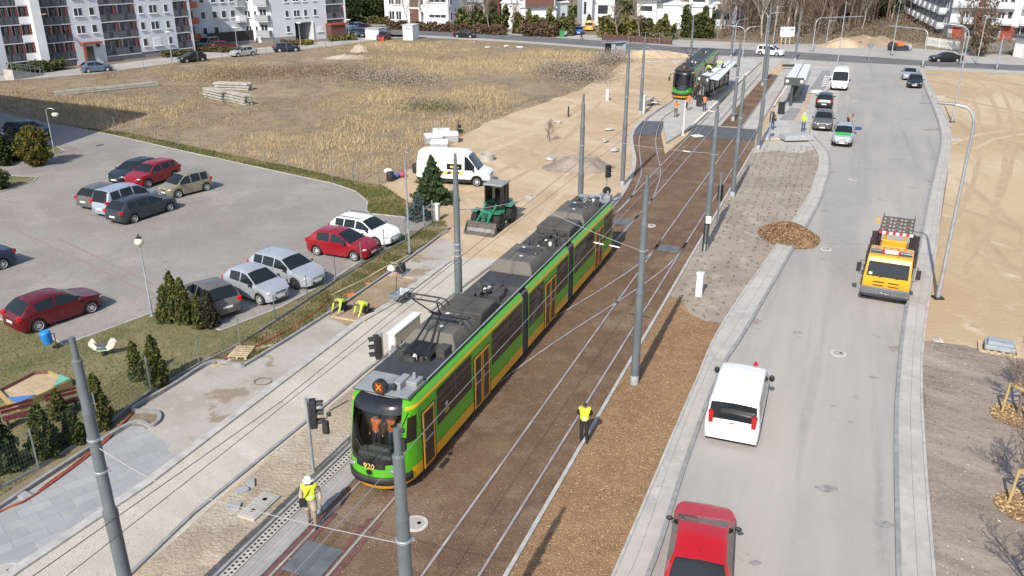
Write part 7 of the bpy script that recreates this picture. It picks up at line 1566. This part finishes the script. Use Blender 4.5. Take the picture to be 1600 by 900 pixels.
t = empty('litter_bin', G(86, 547), .6, 'blue drum litter bin on a bent post at the lawn corner', 'litter bin'); b = MB(); b.M = Matrix.Translation((-.18, .1, .35)) @ Matrix.Rotation(-.12, 4, 'Y'); b.lathe([(.20, 0), (.21, .02), (.23, .52), (.24, .53), (.2, .60), (0, .62)], 18); b.build('drum', mat('bin_blue', (.02, .22, .62), .45, var=.1), t, smooth=40); MB().tube([(.1, 0, 0), (.1, 0, .8), (-.1, .05, .8)], .025, 6).build('post', m_blk, t)
t = empty('spring_rocker', G(163, 556), .15, 'white rooster shaped spring rocker on the lawn', 'spring rocker'); m_rk = mat('rooster_white', (.70, .64, .56), .6, var=.08)
for y in (-.13, .13):
    pr = [(-.62, .75), (-.55, .98), (-.42, 1.02), (-.36, .86), (-.22, .62), (.15, .56), (.3, .72), (.42, .98), (.62, .95), (.7, .78), (.55, .52), (.3, .38), (-.2, .36), (-.42, .5), (-.56, .66)]; b = MB(); b.add([(x, y+s*.015, z) for s in (-1, 1) for x, z in pr], [tuple(range(15)), tuple(range(29, 14, -1))]+[(i, (i+1) % 15, 15+(i+1) % 15, 15+i) for i in range(15)]); b.build('rooster_side', m_rk, t)
t.scale = (.85, .85, .8); b = MB(); b.box((-.02, 0, .50), (.5, .34, .16)); b.build('rooster_body', mat('rooster_green', (.05, .14, .09), .6, var=.1), t, bevel=.03); b = MB(); b.box((-.02, 0, .62), (.4, .3, .05)); b.build('seat', m_mat, t, bevel=.01); MB().tube([(.11*math.cos(a), .11*math.sin(a), .02+a*.013) for a in [i*.4 for i in range(64)]], .018, 5).build('spring', m_blk, t); b = MB(); b.blob((-.62, 0, .86), (.14, .1, .1)); b.build('beak', mat('beak_red', (.5, .1, .06), .6, var=0), t)
t = empty('park_bench', G(36, 668), HD-.55, 'dark red slatted bench between the sandbox and the thujas', 'bench'); m_rd = mat('bench_red', (.095, .018, .018), .6, var=.12)
for k in range(3): MB().box((0, .1+k*.13, .44), (1.1, .10, .035)).build('seat_slat', m_rd, t)
for k in range(2): MB().box((0, .45, .62+k*.17), (1.1, .035, .12)).build('back_slat', m_rd, t)
for s in (-1, 1): MB().box((s*.42, .28, .22), (.07, .4, .44)).build('leg', m_blk, t)
t = copy_tree(t); t.location = G(104, 648); t['label'] = 'dark red bench mostly hidden behind the leafy thuja'; 
# works van surroundings
for px, py, lb in ((650, 270, 'black barrel at the rear corner of the works van'), (610, 283, 'black barrel among the bags by the wire fence')):
    b = MB(); b.lathe([(.24, 0), (.28, .1), (.29, .35), (.28, .65), (.24, .72), (.2, .72), (.2, .66)], 14); b.build('barrel', m_blk, None, smooth=40, label=lb, cat='barrel', group='black barrels', loc=G(px, py))
for px, py, c, lb in ((617, 279, (.05, .16, .42), 'blue sack beside the black barrel'), (628, 277, (.35, .07, .12), 'pink red sack beside the blue one'), (607, 272, (.6, .6, .6), 'white canister by the wire fence')):
    b = MB(); b.blob((0, 0, .24), (.75, .55, .5), 10, 6); b.build('sack', mat('sack_%d' % px, c, .7, var=.2, scale=4), None, smooth=50, label=lb, cat='sack', loc=G(px, py))
m_pv = mat('paving_stone_grey', (.36, .37, .38), .85, var=.15, scale=4); m_film = mat('pallet_film', (.72, .70, .72), .4, var=.12, scale=3)
for px, py, dx, lb in ((687, 235, 0, 'film wrapped stack of paving stones nearest the works van'), (678, 225, .3, 'film wrapped stack of paving stones at the back left'), (703, 222, .1, 'film wrapped stack of paving stones nearest the sand track'), (690, 217, .1, 'film wrapped stack of paving stones in the back row')):
    t = empty('paving_stack', G(px, py), HD-1.2+dx, lb, 'stack of paving', 'paving stacks'); b = MB(); b.bx(-.75, .75, -.55, .55, .12, .62); b.build('stone_layers', m_pv, t, bevel=.02); b = MB(); b.bx(-.79, .79, -.59, .59, .62, .92); b.build('film_cover', m_film, t, bevel=.06, seg=2)
    for k in (-1, 0, 1): MB().box((0, k*.42, .06), (1.5, .12, .12)).build('pallet_bearer', m_timber, t)
t = empty('site_trolley', G(718, 209), .5, 'small dark stone trolley standing behind the paving stacks', 'trolley'); b = MB(); b.tube([(-.2, 0, .2), (-.1, 0, 1.2), (.15, 0, 1.2)], .05, 6); b.box((0, 0, .3), (.5, .5, .2)); b.build('frame', m_blk, t); MB().box((0, 0, .7), (.3, .35, .3)).build('motor', m_blk, t, bevel=.05)
b = MB(); b.lathe([(.62, 0), (.62, .5), (.5, .5), (.5, .02)], 24); b.build('concrete_ring', m_conc, None, smooth=40, label='pale concrete chamber ring standing on the sand behind the works van', cat='concrete ring', loc=G(761, 250)); 
def mound(label, px, py, rx, ry, h, mt, seed=0, n=26, name='earth_heap', cat='heap', rz=0, rough=.25):
    b = MB(); vs = []; fs = []
    for i in range(n+1):
        for j in range(n+1):
            x = (i/n*2-1); y = (j/n*2-1); q = noise.noise(Vector((x*1.4, y*1.4, seed))); rr = math.hypot(x, y)*(1.14+.28*q); z = h*max(0, 1-rr*rr)**1.2; z += h*rough*noise.noise(Vector((x*5, y*5, seed+3)))*(z/h) if z > 0 else 0
            vs.append((x*rx, y*ry, z-.004 if rr >= 1 else z+.02))
    for i in range(n):
        for j in range(n): a = i*(n+1)+j; fs.append((a, a+n+1, a+n+2, a+1))
    b.add(vs, fs); b.v = b.v; keep = [f for f in b.f if max(b.v[k].z for k in f) > .0]; b.f = keep; b.m = [0]*len(keep); o = b.build(name, mt, None, smooth=60, label=label, cat=cat, loc=G(px, py)); o.rotation_euler = (0, 0, rz); o.location.z = .012; return o
mp_ = mound('heap of brown bark mulch spilling from the planting strip onto the road', 1232, 370, 1.75, 2.3, .75, m_chip, 4, name='mulch_heap', rough=.35); mp_.location.z = .03
C = []
while len(C) < 6000:
    a = rng.uniform(0, 6.283); r_ = math.sqrt(rng.random())*1.05; x, y = 1.7*r_*math.cos(a), 2.25*r_*math.sin(a); C.append((x, y, max(.0, .75*max(0, 1-r_*r_)**1.2)+rng.uniform(.01, .08)))
ch = tri_cloud('loose_bark', tris(np.array(C), .075), tint(6000, [(.25, .155, .09), (.31, .20, .12), (.17, .105, .065), (.35, .25, .155)], .25), m_leaf, 3, mp_); ch['kind'] = 'stuff'
mound('grey brown earth heap on the sand beside the tram tail', 905, 262, 3.0, 2.2, .95, m_soil, 8, rough=.5); mound('low sand bank along the cross road behind the tram', 1015, 88, 9, 2.5, .9, m_sand, 2); mound('pale sand heap at the edge of the wood', 1315, 73, 4.5, 2.4, 1.5, m_sand, 5); mound('brown earth heap beside the pale sand heap', 1355, 70, 9, 3.5, 1.5, m_dig, 6); mound('pale rubble heap in the dry field near the flats', 543, 91, 4.2, 2.0, .5, m_dugs, 7, rough=.8); mound('pale rubble heap with dark gaps left of the kiosk', 562, 81, 1.9, 1.2, .9, m_dugs, 9, rough=1.4)
m_rub = mat('white_rubble', (.58, .57, .54), .8, var=.2)
for i, (px, py, lb) in enumerate(((762, 75, 'white rubble lump in the far dry field'), (791, 73, 'long white rubble lump beyond the weeds'), (812, 75, 'grey white rubble pile near the cross road'), (872, 192, 'flat grey slab lying on the sand track'), (953, 204, 'pale slab lump lying near the siding'), (960, 236, 'pale slab on the sand beside the tram pole'), (860, 249, 'low pale stone spill on the sand'), (945, 222, 'broken pale concrete patch by the siding'), (1466, 534, 'small concrete piece at the edge of the grey soil'))):
    b = MB(); rd = random.Random(i)
    b.blob((0, 0, .12), (rd.uniform(.9, 1.9), rd.uniform(.6, 1.1), .34), 7, 4)
    for v in b.v: v += Vector((rd.uniform(-.12, .12), rd.uniform(-.12, .12), rd.uniform(-.05, .05)))
    o = b.build('rubble_piece', m_rub if i < 3 else m_conc, None, label=lb, cat='rubble', loc=G(px, py)); o.rotation_euler = (0, 0, rd.uniform(0, 3)); o.scale = (.5, .5, .6) if i == 8 else (1, 1, 1)
# concrete beams in the field
m_beam = mat('old_concrete_beam', (.40, .38, .34), .9, var=.25, scale=1.5)
def beams(px, py, rz, nx, nz_, L, lab, grp):
    base = G(px, py); d = Vector((math.cos(rz), math.sin(rz), 0)); n = Vector((-d.y, d.x, 0))
    for j in range(nz_):
        for i in range(nx):
            b = MB(); b.box((0, 0, .11), (L, .22, .20)); b.box((0, 0, .215), (L*.98, .10, .01)); o = b.build('concrete_beam', m_beam, None, bevel=.02, label=lab, cat='beam', group=grp); q = base+n*i*.36; o.location = (q.x+random.uniform(-.1, .1), q.y+random.uniform(-.1, .1), .05+j*.30); o.rotation_euler = (0, 0, rz)
            
for k in range(2):
    px, py = ((333, 156), (368, 162))[k]; beams(px, py, bearing((313, 150), (345, 158)), 3, 4, 4.4, ['weathered concrete beam in the left pile of the dry field stack', 'weathered concrete beam in the right pile of the dry field stack'][k], ['left pile of concrete beams', 'right pile of concrete beams'][k])
beams(362, 141, bearing((330, 138), (385, 140)), 4, 3, 4.6, 'weathered concrete beam in the pile behind the front two', 'rear pile of concrete beams')
beams(170, 142, bearing((120, 146), (218, 136)), 2, 2, 12, 'long dark beam lying in the grass before the white block', 'long beams in the grass')
# red bits, sign boards
bxo('red_container', 'small red container at the edge of the residents car park', 'container', G(596, 65), (.9, .7, .7), mat('container_red', (.55, .05, .03), .6, var=.1), .2); bxo('wheelie_bin', 'green wheeled bin beside the silver car at the far driveway', 'bin', G(878, 58), (.9, .8, 1.2), mat('bin_green', (.03, .25, .10), .5, var=.1), .1)
t = empty('site_board', G(1228, 70), 0, 'large white site information board on wooden legs at the edge of the wood', 'sign board'); zt, zb = HT((1228, 70), (1228, 42)), HT((1228, 70), (1228, 57)); wd = (G(1241, 70)-G(1219, 70)).length
b = MB(); b.bx(-wd/2, wd/2, -.05, .05, zb, zt); b.build('board', m_insul, t); 
for x in (-.7, -.1, .5): MB().box((x*wd/2, .1, zt*.45), (.16, .12, zt*.9)).build('leg', m_timber, t)
b = MB(); b.bx(-wd*.42, -wd*.34, -.06, -.051, zt-.7, zt-.3); b.bx(wd*.2, wd*.42, -.06, -.051, zt-.6, zt-.3); b.build('logo', mat('logo_blue', (.1, .15, .3), .5, var=0), t); b = MB()
for k, (a, c) in enumerate(((-.3, .1), (-.42, .4), (-.42, .2))): b.bx(wd*a, wd*c, -.06, -.051, zt-1.05-.35*k, zt-.93-.35*k)
b.build('text_line', mat('text_grey', (.45, .46, .45), .6, var=0), t)
t = empty('round_sign', G(1357, 95), 0, 'grey back of a round traffic sign on the island at the crossing', 'traffic sign'); MB().tube([(0, 0, 0), (0, 0, 2.6)], .04, 6).build('pole_tube', m_galv, t); b = MB(); b.M = Matrix.Translation((0, .06, 2.3)) @ Matrix.Rotation(R(90), 4, 'X'); b.lathe([(.48, -.02), (.48, .02), (0, .03)], 18); b.build('sign_disc', m_fence, t)
t = empty('tarpaulin_heap', G(1398, 79), 0, 'dark covered heap with an orange box at the edge of the crossing', 'covered heap'); b = MB(); b.blob((-.6, 0, .7), (1.5, 1.6, 1.6)); b.box((.9, 0, .4), (2.2, 1.4, .8)); b.build('dark_cover', mat('dark_tarpaulin', (.03, .035, .05), .6, var=.2), t, smooth=30); MB().box((.7, 0, 1.05), (1.0, .9, .6)).build('orange_box', m_orange, t, bevel=.1); b = MB(); b.blob((2.3, 0, .5), (1.1, 1.1, 1.0)); b.build('grey_bag', m_mgrey, t, smooth=50)
# platform furniture
def shelter(label, corners, zr, board, lines):
    a, b_, c, d = [G(x, y, zr) for x, y in corners]; o = (a+c)/2; o.z = 0; t = empty('tram_shelter', o, 0, label, 'tram shelter', 'tram shelters'); zz = Vector((0, 0, .12))
    mr = mat('shelter_roof_white', (.66, .68, .69), .5, .0, var=.06); md = mat('shelter_dark_frame', (.07, .085, .085), .5, .2, var=.1); P = [q-o for q in (a, b_, c, d)]
    b = MB(); b.add(P+[q+zz for q in P], [(3, 2, 1, 0), (4, 5, 6, 7)]+[(i, (i+1) % 4, 4+(i+1) % 4, 4+i) for i in range(4)]); b.build('roof', mr, t)
    b = MB(); m0, m1 = (P[0]+P[1])/2+zz, (P[3]+P[2])/2+zz; b.tube([m0, m1], .05, 4); b.build('roof_ridge', md, t)
    ax = (P[3]-P[0]); ay = (P[1]-P[0]); 
    for k in range(6):
        q = P[0]+ax*(.06+.17*k)+ay*.35; MB().box((q.x, q.y, zr/2), (.14, .14, zr), rz=math.atan2(ax.y, ax.x)).build('post', md, t)
    b = MB(); q0, q1 = P[0]+ax*.06+ay*.35, P[0]+ax*.91+ay*.35; mid = (q0+q1)/2; b.box((mid.x, mid.y, 1.35), ((q1-q0).length, .03, 2.1), rz=math.atan2(ax.y, ax.x)); b.build('glass_wall', glass_clear(), t)
    mid = P[3]+ay*.5-ax.normalized()*-.3; b = MB(); b.box((mid.x, mid.y, zr-.15), (ay.length*1.15, .16, .85), rz=math.atan2(ay.y, ay.x)); f = b.build('name_board', md, t, bevel=.02)
    for s in (-.42, .42): q = mid+ay*1.0*s-Vector((0, .0, 0)); b = MB(); b.M = Matrix.Translation((q.x, q.y, zr-.12)+Vector((0, 0, 0)) if False else Vector((q.x, q.y-.12, zr-.12))) @ Matrix.Rotation(R(90), 4, 'X'); b.lathe([(.18, -.02), (.18, .03), (0, .04)], 14); b.build('tram_emblem', m_insul, f)
    mm = mid; MB().box((mm.x, mm.y+.3, zr*.5+.1), (.22, .2, zr+.2)).build('pylon', md, t)
    b = MB(); c_ = P[0]+ax*.5+ay*.55; b.box((c_.x, c_.y, .62), (ax.length*.5, .4, .06), rz=math.atan2(ax.y, ax.x)); b.build('bench_seat', m_timber, t); return t
shelter('tram shelter with white roof and dark name board on the right platform', [(1243, 101), (1267, 102), (1259, 125), (1228, 124)], 3.0, None, 2); shelter('long tram shelter with white roof on the left platform', [(1138, 96), (1152, 98), (1123, 126), (1093, 120)], 3.0, None, 2)
for o, px, py, lb in ((0, 1109, 112, 'person in a lime vest kneeling near the front of the left shelter roof'), (1, 1128, 105, 'person in a lime vest crouching farther back on the left shelter roof')):
    person(lb, G(px, py+1, 3.12), .4+o, 1.8, KNEEL, 'lime', 'black', m_vis, m_insul if o else None, z=3.13, group='people on the shelter roof')
t = empty('litter_bin', G(1220, 178, .16), 0, 'black litter bin on the right platform near the shelter board', 'litter bin', 'platform bins'); t.location.z = .16; b = MB(); b.bx(-.28, .28, -.28, .28, 0, 1.1); b.build('bin_body', m_blk, t, bevel=.04); b = MB(); b.bx(-.32, .32, -.32, .32, 1.1, 1.2); b.build('bin_lid', m_blk, t); t2 = copy_tree(t); t2.location = G(1092, 166, .22); t2['label'] = 'dark litter bin on the left platform beside the orange vested people'
t = empty('a_frame_stand', G(1108, 152, .22), 0, 'grey folding trestle stand in front of the left shelter', 'trestle'); t.location.z = .22; b = MB(); b.tube([(-.7, 0, 0), (0, 0, 2.2)], .05, 5); b.tube([(.7, -.1, 0), (0, 0, 2.2)], .05, 5); b.tube([(.1, .8, 0), (0, 0, 2.2)], .05, 5); b.build('trestle_legs', m_galv, t)
bxo('slab_pile', 'low pile of grey kerb slabs on the right platform corner', 'pile of slabs', G(1243, 217, .16), (2.6, 1.5, .45), m_pv, .1, z=.16); bxo('paving_bundle', 'bundle of red and white tape by the slab pile', 'tape bundle', G(1258, 214, .16), (.7, .5, .3), mat('tape_pink', (.6, .25, .22), .7, var=.3, scale=6), .3, z=.16)
for px, py, lb in ((1127, 108, 'dark buffer beam across the track end near the left shelter'), (1226, 108, 'dark buffer beam across the track end near the right shelter')): bxo('buffer_beam', lb, 'beam', G(px+12, py), (3.0, .25, .30), m_blk, -.05, z=.35, group='buffer beams')
t = empty('ladder', G(1288, 136, .16), 0, 'white ladder lying on the paving beside the white panel van', 'ladder'); t.location.z = .17; a = G(1284, 136, .17); q = G(1289, 118, .17); d = (q-a); n = Vector((d.y, -d.x, 0)).normalized()*.9; a0 = a-t.location; a0.z = .04
for s in (0, 1): MB().tube([a0+n*s, a0+n*s+d], .05, 5).build('side_rail', m_insul, t)
for k in range(6): MB().tube([a0+d*(.1+.16*k), a0+d*(.1+.16*k)+n], .04, 5).build('rung', m_insul, t)
bxo('tool_bag', 'blue tool bag on the road beside the bending man', 'bag', G(1338, 203), (.9, .4, .28), mat('bag_blue', (.04, .07, .16), .7, var=.2), .1, .08)
b = MB(); b.blob((0, 0, .2), (1.6, .9, .5), 10, 5); b.build('plastic_sheet', m_insul, None, smooth=30, label='crumpled white plastic sheet at the platform edge', cat='plastic sheet', loc=G(1275, 146, .16)+Vector((0, 0, 0)))
bxo('white_panel', 'small white panel lying on the track by the rubber crossing', 'panel', G(1089, 213), (.9, .8, .1), m_insul, .4); 
for px, py, lb in ((1460, 117, 'short dark board lying on the sandy plot by the parked black hatchback'), (1480, 106, 'dark strip lying at the top of the sandy plot'), (1560, 116, 'dark pit cover on the sandy plot at the right')): bxo('dark_board', lb, 'board', G(px, py), (2.2, .5, .1), m_plinth, 0, group='dark boards')
bxo('grey_ledge', 'pale slab at the kerb of the sandy plot', 'slab', G(1465, 153), (1.5, .5, .3), m_conc, .1); bxo('grey_ledge', 'pale slab beyond the lamp at the kerb', 'slab', G(1491, 219), (1.2, .6, .12), m_conc, .1)
t = empty('slab_pallet', G(1560, 548), -.45, 'stack of blue grey slabs on a pallet on the sandy plot', 'stack of slabs'); b = MB(); b.bx(-.6, .6, -.4, .4, .14, .34); b.bx(-.5, .5, -.32, .32, .34, .5); b.build('slabs', mat('blue_grey_slab', (.30, .34, .37), .7, var=.12), t, bevel=.03)
for k in range(6): MB().box((-.75+k*.3, 0, .11), (.16, 1.1, .03)).build('pallet_slat', m_timber, t)
for k in (-1, 1): MB().box((0, k*.45, .05), (1.6, .1, .1)).build('pallet_bearer', m_timber, t)
# staked young trees at the right edge
m_stake = mat('new_stake_timber', (.45, .33, .14), .8, var=.12)
for i, (px, py, lb, tl) in enumerate(((1590, 652, 'upper timber tree stake frame at the right edge', 'upper staked leafless sapling at the right edge'), (1606, 796, 'lower timber tree stake frame at the right edge', 'lower staked leafless sapling at the right edge'), (1640, 1000, 'third timber tree stake frame below the right edge', 'third staked leafless sapling outside the lower right edge'))):
    c = G(px, py); t = empty('tree_stakes', c, .3, lb, 'tree stakes', 'tree stake frames'); pts = [(.5*math.cos(a), .5*math.sin(a)) for a in (2.3, 4.4, .2)]
    for x, y in pts: MB().tube([(x*1.1, y*1.1, 0), (x, y, 1.35)], .045, 8).build('stake', m_stake, t)
    for k in range(3): a, q = Vector((*pts[k], 1.3)), Vector((*pts[(k+1) % 3], 1.3)); MB().box((a+q)/2, ((q-a).length, .035, .10), rz=math.atan2((q-a).y, (q-a).x)).build('cross_bar', m_stake, t)
    tr_ = tree(6, c, 4.5, 3.4, tl, 'staked saplings', 'sapling')
    mound('round patch of bark mulch under the %s staked sapling' % ('upper', 'lower', 'third')[i], px, py, .95, .95, .07, m_chip, i, n=14, name='mulch_patch', cat='mulch patch')
    ang = rng.uniform(0, 6.28, 1400); rr = np.sqrt(rng.random(1400))*.95; ch = tri_cloud('loose_bark', tris(np.stack([rr*np.cos(ang), rr*np.sin(ang), .03+.07*(1-rr)+rng.uniform(0, .03, 1400)], 1), .09, .5), tint(1400, [(.46, .33, .17), (.55, .42, .24), (.34, .22, .11), (.24, .15, .08)], .2), m_leaf, 3, bpy.data.objects[-1] if False else [o for o in COL.objects if o.name.startswith('mulch_patch')][-1]); ch['kind'] = 'stuff'
hose('dark bent reinforcing rod sticking out of the sand by the pole', [(855, 222), (857, 214)], .03, m_blk, .4, 'rod')
t = tree(6, G(858, 222), 4.5, 1.9, 'tiny dead sapling leaning on the sand track', None, 'sapling')
bxo('rusty_post', 'short dark post standing on the sand track', 'post', G(888, 183), (.14, .14, 1.1), m_blk, .2)
